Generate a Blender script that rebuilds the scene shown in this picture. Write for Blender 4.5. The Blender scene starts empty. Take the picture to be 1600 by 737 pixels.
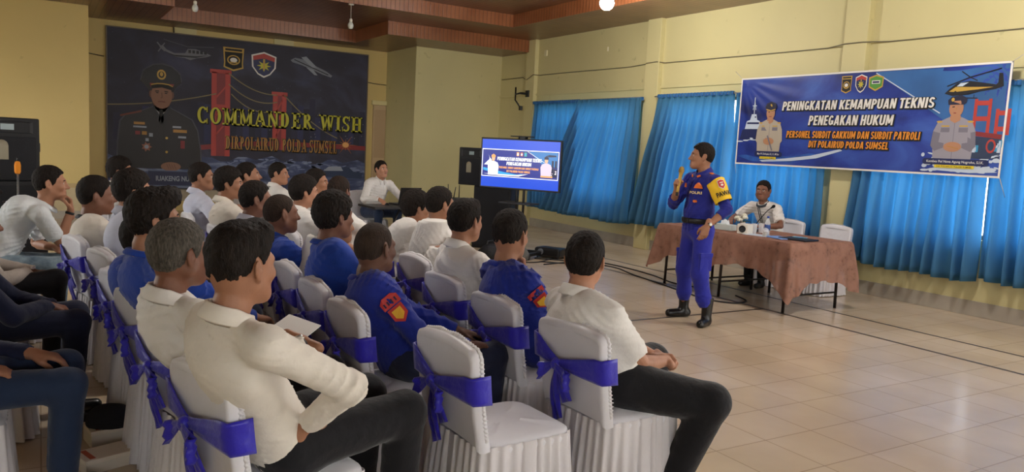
import bpy, math, random
import numpy as np
from mathutils import Vector, Matrix

# ------------------------------------------------------------------ camera, world, light, exposure
SC = bpy.context.scene
COL = SC.collection
random.seed(4)
RNG = np.random.RandomState(7)

cam_d = bpy.data.cameras.new('camera')
cam = bpy.data.objects.new('camera', cam_d)
COL.objects.link(cam)
cam_d.sensor_width = 36.0
cam_d.lens = 36.0 * 1213.0 / 1600.0
cam_d.clip_end = 200
ROT = [[0.85444, 0.013093, -0.519385], [-0.516956, 0.121205, -0.847388], [0.051857, 0.992541, 0.110331]]
_m = Matrix(ROT).to_4x4()
_m.translation = (0, 0, 1.60)
cam.matrix_world = _m
SC.camera = cam

SC.view_settings.view_transform = 'Standard'
SC.view_settings.look = 'None'
SC.view_settings.gamma = 1.0
SC.view_settings.use_curve_mapping = False
SC.view_settings.exposure = 0.0

W = bpy.data.worlds.new('World')
SC.world = W
W.use_nodes = True
wn, wl = W.node_tree.nodes, W.node_tree.links
wn.clear()
w_out = wn.new('ShaderNodeOutputWorld')
w_bg = wn.new('ShaderNodeBackground')
w_tc = wn.new('ShaderNodeTexCoord')
w_sep = wn.new('ShaderNodeSeparateXYZ')
w_rm = wn.new('ShaderNodeValToRGB')
w_mp = wn.new('ShaderNodeMapRange')
w_mp.inputs[1].default_value = -1.0
w_mp.inputs[2].default_value = 1.0
wl.new(w_tc.outputs['Generated'], w_sep.inputs[0])
wl.new(w_sep.outputs['Z'], w_mp.inputs[0])
wl.new(w_mp.outputs[0], w_rm.inputs[0])
wl.new(w_rm.outputs[0], w_bg.inputs[0])
wl.new(w_bg.outputs[0], w_out.inputs[0])
cr = w_rm.color_ramp
cr.elements[0].position = 0.42
cr.elements[0].color = (0.20, 0.19, 0.15, 1)
cr.elements[1].position = 0.52
cr.elements[1].color = (1.0, 0.98, 0.95, 1)
e = cr.elements.new(1.0)
e.color = (0.70, 0.82, 1.0, 1)
w_bg.inputs[1].default_value = 13.0
SC.cycles.max_bounces = 8
SC.cycles.diffuse_bounces = 4
SC.cycles.sample_clamp_indirect = 6.0
SC.cycles.use_denoising = True

# ------------------------------------------------------------------ helpers
def lin(c):
    return tuple(((x / 12.92) if x <= 0.04045 else ((x + 0.055) / 1.055) ** 2.4) for x in c)

def hexc(s):
    return lin(tuple(int(s[i:i + 2], 16) / 255.0 for i in (0, 2, 4)))

MATS = {}
def mat(name, col, rough=0.6, metal=0.0, spec=0.4, var=0.0, vscale=4.0, bump=0.0, bscale=30.0, emit=None, estr=1.0,
        sheen=0.0, trans=0.0, alpha=1.0, stretch=(1, 1, 1), detail=3.0, col2=None):
    """principled material; var mixes a noise variation into the colour, bump adds a noise relief"""
    if name in MATS:
        return MATS[name]
    if isinstance(col, str):
        col = hexc(col)
    if isinstance(col2, str):
        col2 = hexc(col2)
    m = bpy.data.materials.new(name)
    MATS[name] = m
    m.use_nodes = True
    nt = m.node_tree
    n, l = nt.nodes, nt.links
    b = n['Principled BSDF']
    b.inputs['Base Color'].default_value = (*col, 1)
    b.inputs['Roughness'].default_value = rough
    b.inputs['Metallic'].default_value = metal
    b.inputs['Specular IOR Level'].default_value = spec
    if sheen:
        b.inputs['Sheen Weight'].default_value = sheen
    if trans:
        b.inputs['Transmission Weight'].default_value = trans
    if alpha < 1:
        b.inputs['Alpha'].default_value = alpha
    if emit is not None:
        if isinstance(emit, str):
            emit = hexc(emit)
        b.inputs['Emission Color'].default_value = (*emit, 1)
        b.inputs['Emission Strength'].default_value = estr
    if var or bump or col2:
        tc = n.new('ShaderNodeTexCoord')
        mp = n.new('ShaderNodeMapping')
        mp.inputs['Scale'].default_value = stretch
        l.new(tc.outputs['Object'], mp.inputs[0])
        if var or col2:
            t = n.new('ShaderNodeTexNoise')
            t.inputs['Scale'].default_value = vscale
            t.inputs['Detail'].default_value = detail
            l.new(mp.outputs[0], t.inputs['Vector'])
            r = n.new('ShaderNodeValToRGB')
            r.color_ramp.elements[0].position = 0.3
            r.color_ramp.elements[1].position = 0.7
            c2 = col2 if col2 else tuple(min(1, x * (1 + var)) for x in col)
            c1 = col if col2 else tuple(x * (1 - var) for x in col)
            r.color_ramp.elements[0].color = (*c1, 1)
            r.color_ramp.elements[1].color = (*c2, 1)
            l.new(t.outputs[0], r.inputs[0])
            l.new(r.outputs[0], b.inputs['Base Color'])
        if bump:
            t2 = n.new('ShaderNodeTexNoise')
            t2.inputs['Scale'].default_value = bscale
            t2.inputs['Detail'].default_value = detail
            l.new(mp.outputs[0], t2.inputs['Vector'])
            bp = n.new('ShaderNodeBump')
            bp.inputs['Strength'].default_value = min(1.0, bump)
            bp.inputs['Distance'].default_value = 0.02
            l.new(t2.outputs[0], bp.inputs['Height'])
            l.new(bp.outputs[0], b.inputs['Normal'])
    return m

def tag(o, label=None, cat=None, group=None, kind=None):
    if label:
        o['label'] = label
    if cat:
        o['category'] = cat
    if group:
        o['group'] = group
    if kind:
        o['kind'] = kind
    return o

def empty(name, loc=(0, 0, 0), rz=0.0):
    o = bpy.data.objects.new(name, None)
    o.empty_display_size = 0.1
    COL.objects.link(o)
    o.location = loc
    o.rotation_euler = (0, 0, rz)
    return o

class MB:
    """collects faces with material slots and links them as ONE mesh object"""
    def __init__(self):
        self.v, self.f, self.mi, self.mats, self.sm = [], [], [], [], []
    def slot(self, m):
        if m not in self.mats:
            self.mats.append(m)
        return self.mats.index(m)
    def add(self, verts, faces, m, smooth=False):
        o = len(self.v)
        s = self.slot(m)
        self.v.extend(tuple(p) for p in verts)
        for f in faces:
            self.f.append(tuple(i + o for i in f))
            self.mi.append(s)
            self.sm.append(smooth)
    def box(self, lo, hi, m, M=None):
        x0, y0, z0 = lo
        x1, y1, z1 = hi
        v = [(x0, y0, z0), (x1, y0, z0), (x1, y1, z0), (x0, y1, z0), (x0, y0, z1), (x1, y0, z1), (x1, y1, z1), (x0, y1, z1)]
        if M is not None:
            v = [tuple(M @ Vector(p)) for p in v]
        self.add(v, [(0, 3, 2, 1), (4, 5, 6, 7), (0, 1, 5, 4), (1, 2, 6, 5), (2, 3, 7, 6), (3, 0, 4, 7)], m)
    def bbox(self, lo, hi, m, r=0.01, M=None):
        """box with chamfered edges (all twelve)"""
        x0, y0, z0 = lo
        x1, y1, z1 = hi
        import bmesh
        bm = bmesh.new()
        bmesh.ops.create_cube(bm, size=1.0)
        for p in bm.verts:
            p.co = Vector((x0 + (p.co.x + .5) * (x1 - x0), y0 + (p.co.y + .5) * (y1 - y0), z0 + (p.co.z + .5) * (z1 - z0)))
        bmesh.ops.bevel(bm, geom=list(bm.edges), offset=r, segments=2, affect='EDGES', profile=0.5)
        bm.verts.index_update()
        v = [p.co.copy() for p in bm.verts]
        if M is not None:
            v = [M @ p for p in v]
        self.add(v, [tuple(q.index for q in f.verts) for f in bm.faces], m)
        bm.free()
    def rev(self, prof, m, M=None, seg=20, smooth=True, caps=True):
        """surface of revolution about z; prof = [(r, z), ...]"""
        v, f = [], []
        k = len(prof)
        for i in range(seg):
            a = 2 * math.pi * i / seg
            for r, z in prof:
                p = Vector((r * math.cos(a), r * math.sin(a), z))
                v.append(M @ p if M is not None else p)
        for i in range(seg):
            j = (i + 1) % seg
            for q in range(k - 1):
                f.append((i * k + q, j * k + q, j * k + q + 1, i * k + q + 1))
        if caps:
            if prof[0][0] > 1e-5:
                f.append(tuple(i * k for i in reversed(range(seg))))
            if prof[-1][0] > 1e-5:
                f.append(tuple(i * k + k - 1 for i in range(seg)))
        self.add(v, f, m, smooth)
    def tube(self, pts, rad, m, seg=8, smooth=True):
        """tube along points; rad number or list"""
        pts = [Vector(p) for p in pts]
        n = len(pts)
        rr = rad if isinstance(rad, (list, tuple)) else [rad] * n
        v, f = [], []
        up = None
        for i, p in enumerate(pts):
            t = (pts[min(i + 1, n - 1)] - pts[max(i - 1, 0)])
            t = t.normalized() if t.length > 1e-9 else Vector((0, 0, 1))
            if up is None:
                a = Vector((0, 0, 1)) if abs(t.z) < 0.9 else Vector((1, 0, 0))
                up = (a - t * a.dot(t)).normalized()
            else:
                up = (up - t * up.dot(t))
                up = up.normalized() if up.length > 1e-6 else t.orthogonal().normalized()
            s = t.cross(up)
            for q in range(seg):
                a = 2 * math.pi * q / seg
                v.append(p + (up * math.cos(a) + s * math.sin(a)) * rr[i])
        for i in range(n - 1):
            for q in range(seg):
                w = (q + 1) % seg
                f.append((i * seg + q, i * seg + w, (i + 1) * seg + w, (i + 1) * seg + q))
        f.append(tuple(reversed(range(seg))))
        f.append(tuple((n - 1) * seg + q for q in range(seg)))
        self.add(v, f, m, smooth)
    def grid(self, P, m, closed_u=False, closed_v=False, smooth=True):
        """P[i][j] points"""
        nu, nv = len(P), len(P[0])
        v = [p for row in P for p in row]
        f = []
        for i in range(nu if closed_u else nu - 1):
            for j in range(nv if closed_v else nv - 1):
                a, b = (i + 1) % nu, (j + 1) % nv
                f.append((i * nv + j, a * nv + j, a * nv + b, i * nv + b))
        self.add(v, f, m, smooth)
    def sheet(self, P, th, m, smooth=True):
        """grid of points turned into a sheet th thick (along its own normals), closed at the rim"""
        A = np.array([[tuple(p) for p in row] for row in P], float)
        du = np.gradient(A, axis=0)
        dv = np.gradient(A, axis=1)
        nn = np.cross(du, dv)
        nn /= np.maximum(np.linalg.norm(nn, axis=2, keepdims=True), 1e-9)
        B = A + nn * th
        nu, nv = A.shape[:2]
        v = [tuple(p) for p in A.reshape(-1, 3)] + [tuple(p) for p in B.reshape(-1, 3)]
        o = nu * nv
        f = []
        for i in range(nu - 1):
            for j in range(nv - 1):
                q = (i * nv + j, (i + 1) * nv + j, (i + 1) * nv + j + 1, i * nv + j + 1)
                f.append(tuple(reversed(q)))
                f.append(tuple(x + o for x in q))
        rim = [(i, 0) for i in range(nu)] + [(nu - 1, j) for j in range(1, nv)] + [(i, nv - 1) for i in range(nu - 2, -1, -1)] + [(0, j) for j in range(nv - 2, 0, -1)]
        ids = [i * nv + j for i, j in rim]
        for a, b in zip(ids, ids[1:] + ids[:1]):
            f.append((a, b, b + o, a + o))
        self.add(v, f, m, smooth)
    def build(self, name, parent=None, loc=None, rz=0.0):
        me = bpy.data.meshes.new(name)
        me.from_pydata([tuple(p) for p in self.v], [], self.f)
        for m in self.mats:
            me.materials.append(m)
        me.polygons.foreach_set('material_index', self.mi)
        me.polygons.foreach_set('use_smooth', self.sm)
        me.update()
        o = bpy.data.objects.new(name, me)
        COL.objects.link(o)
        if parent is not None:
            o.parent = parent
        if loc is not None:
            o.location = loc
            o.rotation_euler = (0, 0, rz)
        return o

def copy_tree(o, parent=None):
    c = o.copy()
    COL.objects.link(c)
    c.parent = parent
    for ch in list(o.children):
        copy_tree(ch, c)
    return c

def struct(mb, name):
    o = mb.build(name)
    o['kind'] = 'structure'
    return o

_font_cache = {}
def text_mesh(s, bold=0.0, spacing=1.0, extr=0.0):
    """triangulated outline of a word in the built-in font: verts (n,2) scaled to unit cap height, faces"""
    key = (s, bold, spacing)
    if key in _font_cache:
        return _font_cache[key]
    cu = bpy.data.curves.new('t', 'FONT')
    cu.body = s
    cu.size = 1.0
    cu.offset = bold
    cu.space_character = spacing
    cu.resolution_u = 3
    cu.fill_mode = 'BOTH'
    o = bpy.data.objects.new('t', cu)
    COL.objects.link(o)
    dg = bpy.context.evaluated_depsgraph_get()
    me = bpy.data.meshes.new_from_object(o.evaluated_get(dg))
    v = np.array([tuple(p.co) for p in me.vertices]).reshape(-1, 3)
    f = [tuple(p.vertices) for p in me.polygons]
    bpy.data.objects.remove(o)
    bpy.data.curves.remove(cu)
    bpy.data.meshes.remove(me)
    v[:, 0] -= v[:, 0].min()
    _font_cache[key] = (v, f)
    return v, f

class Art:
    """flat print on a surface: polygons and words in the surface's own (u, v) metres, stacked by layer"""
    def __init__(self, o, u, v, n, step=0.0012):
        self.o, self.u, self.v_, self.n, self.step = Vector(o), Vector(u), Vector(v), Vector(n), step
        self.mb = MB()
    def P(self, x, y, layer):
        return self.o + self.u * x + self.v_ * y + self.n * (self.step * layer)
    def poly(self, pts, m, layer=1):
        self.mb.add([self.P(x, y, layer) for x, y in pts], [tuple(range(len(pts)))], m)
    def rect(self, x0, y0, x1, y1, m, layer=1):
        self.poly([(x0, y0), (x1, y0), (x1, y1), (x0, y1)], m, layer)
    def ell(self, cx, cy, rx, ry, m, layer=1, n=24, rot=0.0):
        c, s = math.cos(rot), math.sin(rot)
        p = []
        for i in range(n):
            a = 2 * math.pi * i / n
            x, y = rx * math.cos(a), ry * math.sin(a)
            p.append((cx + x * c - y * s, cy + x * s + y * c))
        self.poly(p, m, layer)
    def line(self, pts, w, m, layer=1):
        for (x0, y0), (x1, y1) in zip(pts, pts[1:]):
            d = Vector((x1 - x0, y1 - y0))
            if d.length < 1e-6:
                continue
            d.normalize()
            q = Vector((-d.y, d.x)) * w * .5
            self.poly([(x0 + q.x, y0 + q.y), (x0 - q.x, y0 - q.y), (x1 - q.x, y1 - q.y), (x1 + q.x, y1 + q.y)], m, layer)
    def text(self, s, x0, y0, x1, y1, m, layer=1, bold=0.02, shear=0.0, spacing=1.0):
        """word fitted into the box x0..x1, y0..y1 (cap height fills the box)"""
        v, f = text_mesh(s, bold, spacing)
        w = v[:, 0].max()
        ylo = 0.0
        hi = 0.73
        pts = []
        for p in v:
            yy = (p[1] - ylo) / hi * (y1 - y0)
            pts.append(self.P(x0 + p[0] / w * (x1 - x0) + shear * yy, y0 + yy, layer))
        self.mb.add(pts, f, m)
    def build(self, name, parent):
        return self.mb.build(name, parent)
# ------------------------------------------------------------------ the room
XR, YB, YF, XC, XL = 9.03, 17.2, 15.56, 6.91, 0.76      # right wall, niche back, stage front faces, niche sides
ZC, ZS, ZT = 3.92, 3.68, 4.14                            # ceiling ring, soffit, centre

def wall_material(name, col, dirt=0.12):
    m = bpy.data.materials.new(name)
    m.use_nodes = True
    n, l = m.node_tree.nodes, m.node_tree.links
    b = n['Principled BSDF']
    b.inputs['Roughness'].default_value = 0.55
    b.inputs['Specular IOR Level'].default_value = 0.3
    tc = n.new('ShaderNodeTexCoord')
    t = n.new('ShaderNodeTexNoise')
    t.inputs['Scale'].default_value = 0.7
    t.inputs['Detail'].default_value = 6
    r = n.new('ShaderNodeValToRGB')
    r.color_ramp.elements[0].position = 0.25
    r.color_ramp.elements[1].position = 0.75
    r.color_ramp.elements[0].color = (*[c * (1 - dirt) for c in col], 1)
    r.color_ramp.elements[1].color = (*col, 1)
    l.new(tc.outputs['Object'], t.inputs['Vector'])
    l.new(t.outputs[0], r.inputs[0])
    # scuffs: sparse darker blots
    t2 = n.new('ShaderNodeTexNoise')
    t2.inputs['Scale'].default_value = 5.0
    t2.inputs['Detail'].default_value = 4
    r2 = n.new('ShaderNodeValToRGB')
    r2.color_ramp.elements[0].position = 0.68
    r2.color_ramp.elements[1].position = 0.76
    mx = n.new('ShaderNodeMixRGB')
    mx.inputs[2].default_value = (*[c * 0.7 for c in col], 1)
    l.new(tc.outputs['Object'], t2.inputs['Vector'])
    l.new(t2.outputs[0], r2.inputs[0])
    l.new(r2.outputs[0], mx.inputs[0])
    l.new(r.outputs[0], mx.inputs[1])
    l.new(mx.outputs[0], b.inputs['Base Color'])
    t3 = n.new('ShaderNodeTexNoise')
    t3.inputs['Scale'].default_value = 60
    bp = n.new('ShaderNodeBump')
    bp.inputs['Strength'].default_value = 0.08
    l.new(tc.outputs['Object'], t3.inputs['Vector'])
    l.new(t3.outputs[0], bp.inputs['Height'])
    l.new(bp.outputs[0], b.inputs['Normal'])
    return m

def tile_material():
    m = bpy.data.materials.new('floor_tiles')
    m.use_nodes = True
    n, l = m.node_tree.nodes, m.node_tree.links
    b = n['Principled BSDF']
    tc = n.new('ShaderNodeTexCoord')
    mp = n.new('ShaderNodeMapping')
    mp.inputs['Location'].default_value = (0.01, 0.28, 0)
    br = n.new('ShaderNodeTexBrick')
    br.offset = 0.0
    br.inputs['Scale'].default_value = 1.0
    br.inputs['Brick Width'].default_value = 0.40
    br.inputs['Row Height'].default_value = 0.40
    br.inputs['Mortar Size'].default_value = 0.004
    br.inputs['Mortar Smooth'].default_value = 0.2
    br.inputs['Color1'].default_value = (*hexc('cebca4'), 1)
    br.inputs['Color2'].default_value = (*hexc('c9b69b'), 1)
    br.inputs['Mortar'].default_value = (*hexc('a8957c'), 1)
    l.new(tc.outputs['Object'], mp.inputs[0])
    l.new(mp.outputs[0], br.inputs['Vector'])
    t = n.new('ShaderNodeTexNoise')
    t.inputs['Scale'].default_value = 1.3
    t.inputs['Detail'].default_value = 7
    l.new(tc.outputs['Object'], t.inputs['Vector'])
    mx = n.new('ShaderNodeMixRGB')
    mx.blend_type = 'MULTIPLY'
    r = n.new('ShaderNodeValToRGB')
    r.color_ramp.elements[0].position = 0.3
    r.color_ramp.elements[1].position = 0.7
    r.color_ramp.elements[0].color = (0.84, 0.82, 0.79, 1)
    r.color_ramp.elements[1].color = (1, 1, 1, 1)
    mx.inputs[0].default_value = 1.0
    l.new(t.outputs[0], r.inputs[0])
    l.new(br.outputs['Color'], mx.inputs[1])
    l.new(r.outputs[0], mx.inputs[2])
    l.new(mx.outputs[0], b.inputs['Base Color'])
    r3 = n.new('ShaderNodeMapRange')
    r3.inputs[3].default_value = 0.13
    r3.inputs[4].default_value = 0.28
    l.new(t.outputs[0], r3.inputs[0])
    l.new(r3.outputs[0], b.inputs['Roughness'])
    b.inputs['Specular IOR Level'].default_value = 0.5
    bp = n.new('ShaderNodeBump')
    bp.inputs['Strength'].default_value = 0.25
    bp.inputs['Distance'].default_value = 0.003
    bp.invert = True
    l.new(br.outputs['Fac'], bp.inputs['Height'])
    l.new(bp.outputs[0], b.inputs['Normal'])
    return m

def plank_material(name, c1, c2, scale=11.0, axis='X'):
    """thin varnished boards: stripes across the given axis"""
    m = bpy.data.materials.new(name)
    m.use_nodes = True
    n, l = m.node_tree.nodes, m.node_tree.links
    b = n['Principled BSDF']
    b.inputs['Roughness'].default_value = 0.3
    tc = n.new('ShaderNodeTexCoord')
    w = n.new('ShaderNodeTexWave')
    w.wave_type = 'BANDS'
    w.bands_direction = axis
    w.inputs['Scale'].default_value = scale * 0.314
    w.inputs['Distortion'].default_value = 0.0
    t = n.new('ShaderNodeTexNoise')
    t.inputs['Scale'].default_value = 3.0
    t.inputs['Detail'].default_value = 5
    r = n.new('ShaderNodeValToRGB')
    r.color_ramp.elements[0].color = (*c1, 1)
    r.color_ramp.elements[1].color = (*c2, 1)
    r.color_ramp.elements[0].position = 0.3
    r.color_ramp.elements[1].position = 0.7
    l.new(tc.outputs['Object'], w.inputs['Vector'])
    l.new(tc.outputs['Object'], t.inputs['Vector'])
    l.new(t.outputs[0], r.inputs[0])
    ramp = n.new('ShaderNodeValToRGB')
    ramp.color_ramp.elements[0].position = 0.0
    ramp.color_ramp.elements[0].color = (0.45, 0.42, 0.40, 1)
    ramp.color_ramp.elements[1].position = 0.12
    ramp.color_ramp.elements[1].color = (1, 1, 1, 1)
    mx = n.new('ShaderNodeMixRGB')
    mx.blend_type = 'MULTIPLY'
    mx.inputs[0].default_value = 1.0
    l.new(w.outputs[0], ramp.inputs[0])
    l.new(r.outputs[0], mx.inputs[1])
    l.new(ramp.outputs[0], mx.inputs[2])
    l.new(mx.outputs[0], b.inputs['Base Color'])
    bp = n.new('ShaderNodeBump')
    bp.inputs['Strength'].default_value = 0.3
    bp.inputs['Distance'].default_value = 0.006
    l.new(ramp.outputs[0], bp.inputs['Height'])
    l.new(bp.outputs[0], b.inputs['Normal'])
    return m

M_wall = wall_material('wall_paint', hexc('d0c592'))
M_wall_low = wall_material('wall_dado', hexc('cfc6a0'), 0.2)
M_wall_l = wall_material('wall_paint_niche', hexc('d0b878'))
M_tile = tile_material()
M_ceil = plank_material('ceiling_boards', hexc('6a452e'), hexc('805a3e'), 9.0, 'X')
M_fas = plank_material('fascia_boards_x', hexc('87502f'), hexc('9c6240'), 12.0, 'X')
M_fas_y = plank_material('fascia_boards_y', hexc('87502f'), hexc('9c6240'), 12.0, 'Y')
M_base = mat('baseboard_tile', 'a39a8c', 0.35, var=0.1, vscale=3)
M_frame = mat('window_frame_wood', '6b5a48', 0.5, var=0.1)
M_glass = mat('window_glass', (0.9, 0.95, 1.0), 0.05, alpha=0.12)

b = MB()
b.box((-7, -7, -0.2), (XR + .3, YB + .3, 0), M_tile)
struct(b, 'floor')

# right wall: piers, window openings behind the curtains
PIERS = [14.2, 10.32, 6.45, 2.58, -1.3, -5.2]
WIN = []
for a, c in zip(PIERS, PIERS[1:]):
    WIN.append((c + 0.42, a - 0.42))
ZW0, ZW1 = 0.86, 2.58
b = MB()
T = 0.22
b.box((XR, -7, 0), (XR + T, YB + .3, ZW0), M_wall)
b.box((XR, -7, ZW1), (XR + T, YB + .3, 4.4), M_wall)
edges = [YB + .3] + [q for w in WIN for q in (w[1], w[0])] + [-7]
for i in range(0, len(edges), 2):
    b.box((XR, edges[i + 1], ZW0), (XR + T, edges[i], ZW1), M_wall)
struct(b, 'wall_right')
for i, py in enumerate(PIERS):
    b = MB()
    b.bbox((XR - 0.09, py - 0.17, 0), (XR + 0.01, py + 0.17, 3.95), M_wall, 0.008)
    struct(b, 'trim_%d' % (i + 1))
b = MB()
b.box((XR - 0.025, -6.5, 2.76), (XR + .01, YB, 2.80), M_wall)
b.box((XR - 0.018, -6.5, 2.785), (XR + .01, YB, 2.80), M_wall)
struct(b, 'trim_7')
b = MB()
b.bbox((XR - 0.014, -6.9, 0), (XR + .01, YF, 0.17), M_base, 0.004)
struct(b, 'baseboard_right')
for i, (y0, y1) in enumerate(WIN):
    b = MB()
    w = 0.05
    b.box((XR + .08, y0, ZW0), (XR + .15, y1, ZW0 + w), M_frame)
    b.box((XR + .08, y0, ZW1 - w), (XR + .15, y1, ZW1), M_frame)
    b.box((XR + .08, y0, 2.08), (XR + .15, y1, 2.14), M_frame)
    for k in range(5):
        yy = y0 + (y1 - y0 - w) * k / 4
        b.box((XR + .08, yy, ZW0), (XR + .15, yy + w, ZW1), M_frame)
    g = MB()
    g.box((XR + .11, y0, ZW0), (XR + .116, y1, ZW1), M_glass)
    o = struct(b, 'window_%d' % (i + 1))
    g.build('pane', o)

# stage niche: back wall, its two flanking blocks
b = MB()
b.box((XL, YB, 0), (XC, YB + .2, 4.4), M_wall_l)
struct(b, 'wall_back')
b = MB()
b.box((XC, YF, 0), (XR, YB + .2, 4.4), M_wall)
struct(b, 'wall_stage_right')
b = MB()
b.box((-7, YF, 0), (XL, YB + .2, 4.4), M_wall_l)
struct(b, 'wall_stage_left')
b = MB()
b.bbox((XL - 8, YF - .02, 0.54), (XL + .02, YF + .01, 0.62), mat('dado_cap', 'b39a6a', .5), 0.006)
b.box((XL - 8, YF - .012, 0.14), (XL + .012, YF + .01, 0.54), mat('dado_tile', 'b9a884', .35, var=.12))
struct(b, 'trim_8')
b = MB()
b.box((XL, YB - .02, 0.2), (XC, YB + .01, 0.5), mat('stage_dado', 'a89a80', .5, var=.15))
struct(b, 'trim_9')
b = MB()
b.bbox((XC, YF - .014, 0), (XR, YF + .01, 0.17), M_base, 0.004)
struct(b, 'baseboard_back')
b = MB()
b.bbox((-6.9, YF - .014, 0), (XL, YF + .01, 0.14), M_base, 0.004)
struct(b, 'baseboard_left')
# narrow beige door beside the backdrop
M_door = mat('door_paint', 'b59c78', .5, var=.06, vscale=2)
b = MB()
b.bbox((6.60, YB - .06, 0), (6.905, YB + .02, 2.46), M_door, 0.01)
b.box((6.62, YB - .068, 0.2), (6.89, YB - .055, 1.1), mat('door_panel', 'a98f6c', .5))
b.box((6.62, YB - .068, 1.25), (6.89, YB - .055, 2.35), mat('door_panel', 'a98f6c', .5))
o = struct(b, 'door_1')
k = MB()
k.bbox((6.56, YB - .08, 2.46), (6.91, YB + .02, 2.56), M_wall, 0.008)
k.build('door_lintel', o)
# concrete tie-beam stubs above the backdrop
for i, x in enumerate((2.35, 4.32)):
    b = MB()
    b.bbox((x, YB - .05, 3.5), (x + .42, YB + .02, 3.70), M_wall, 0.006)
    struct(b, 'trim_%d' % (10 + i))

# stepped wooden ceiling: soffit ring, middle ring, raised centre, with boarded fascias between
b = MB()
SOFF = [((XL - 8, 14.3), (1.95, YF + .1)), ((XL - .1, YF + .1), (1.95, YB + .1)), ((1.95, 16.1), (5.75, YB + .1)), ((5.75, YF + .1), (XC + .1, YB + .1)), ((5.75, 14.3), (XR + .1, YF + .1))]
for (x0, y0), (x1, y1) in SOFF:
    b.box((x0, y0, ZS), (x1, y1, 4.5), M_ceil)
b.box((7.75, -7, ZC), (XR + .25, 14.3, 4.5), M_ceil)
b.box((-7, 13.0, ZC), (7.75, 14.3, 4.5), M_ceil)
b.box((1.95, 14.3, ZC), (5.75, 16.1, 4.5), M_ceil)
b.box((-7, -7, ZT), (7.75, 13.0, 4.5), M_ceil)
struct(b, 'ceiling')
b = MB()
e = 0.012
b.box((1.95 - e, 16.1 - e, ZS - .01), (5.75 + e, 16.1 + .004, ZC), M_fas)
b.box((5.75 - e, 14.3, ZS - .01), (5.75 + .004, 16.1, ZC), M_fas_y)
b.box((1.95 - .004, 14.3, ZS - .01), (1.95 + e, 16.1, ZC), M_fas_y)
b.box((5.75 - e, 14.3 - e, ZS - .01), (XR, 14.3 + .004, ZC), M_fas)
b.box((XL - 8, 14.3 - e, ZS - .01), (1.95 + e, 14.3 + .004, ZC), M_fas)
b.box((-7, 13.0 - e, ZC - .01), (7.75, 13.0 + .004, ZT), M_fas)
b.box((7.75 - e, -7, ZC - .01), (7.75 + .004, 13.0, ZT), M_fas_y)
struct(b, 'trim_12')

# the far sides of the hall, behind and left of the camera, unseen; window openings sized to steer the daylight
b = MB()
b.box((-7, -6.2, 0), (XR + .3, -6.0, 1.5), M_wall)
b.box((-7, -6.2, 2.9), (XR + .3, -6.0, 4.4), M_wall)
for x in (-7, -3.6, -.2, 3.2, 6.6):
    b.box((x, -6.2, 1.5), (x + 1.4, -6.0, 2.9), M_wall)
struct(b, 'wall_rear')
b = MB()
b.box((-5.2, -6.2, 0), (-5.0, YF + .2, 1.0), M_wall)
b.box((-5.2, -6.2, 2.7), (-5.0, YF + .2, 4.4), M_wall)
for y in (14.2, 10.32, 6.6, YF - .3):
    b.box((-5.2, y - .6, 1.0), (-5.0, y + .6, 2.7), M_wall)
b.box((-5.2, -6.2, 1.0), (-5.0, 6.0, 2.7), M_wall)  # no openings along here, to keep the left foreground darker
struct(b, 'wall_left')
# ------------------------------------------------------------------ blended-volume modelling (for bodies, hair and clothes)
def V3(*a):
    return np.array(a[0] if len(a) == 1 else a, float)

def unit(a):
    return a / max(np.linalg.norm(a), 1e-9)

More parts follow.
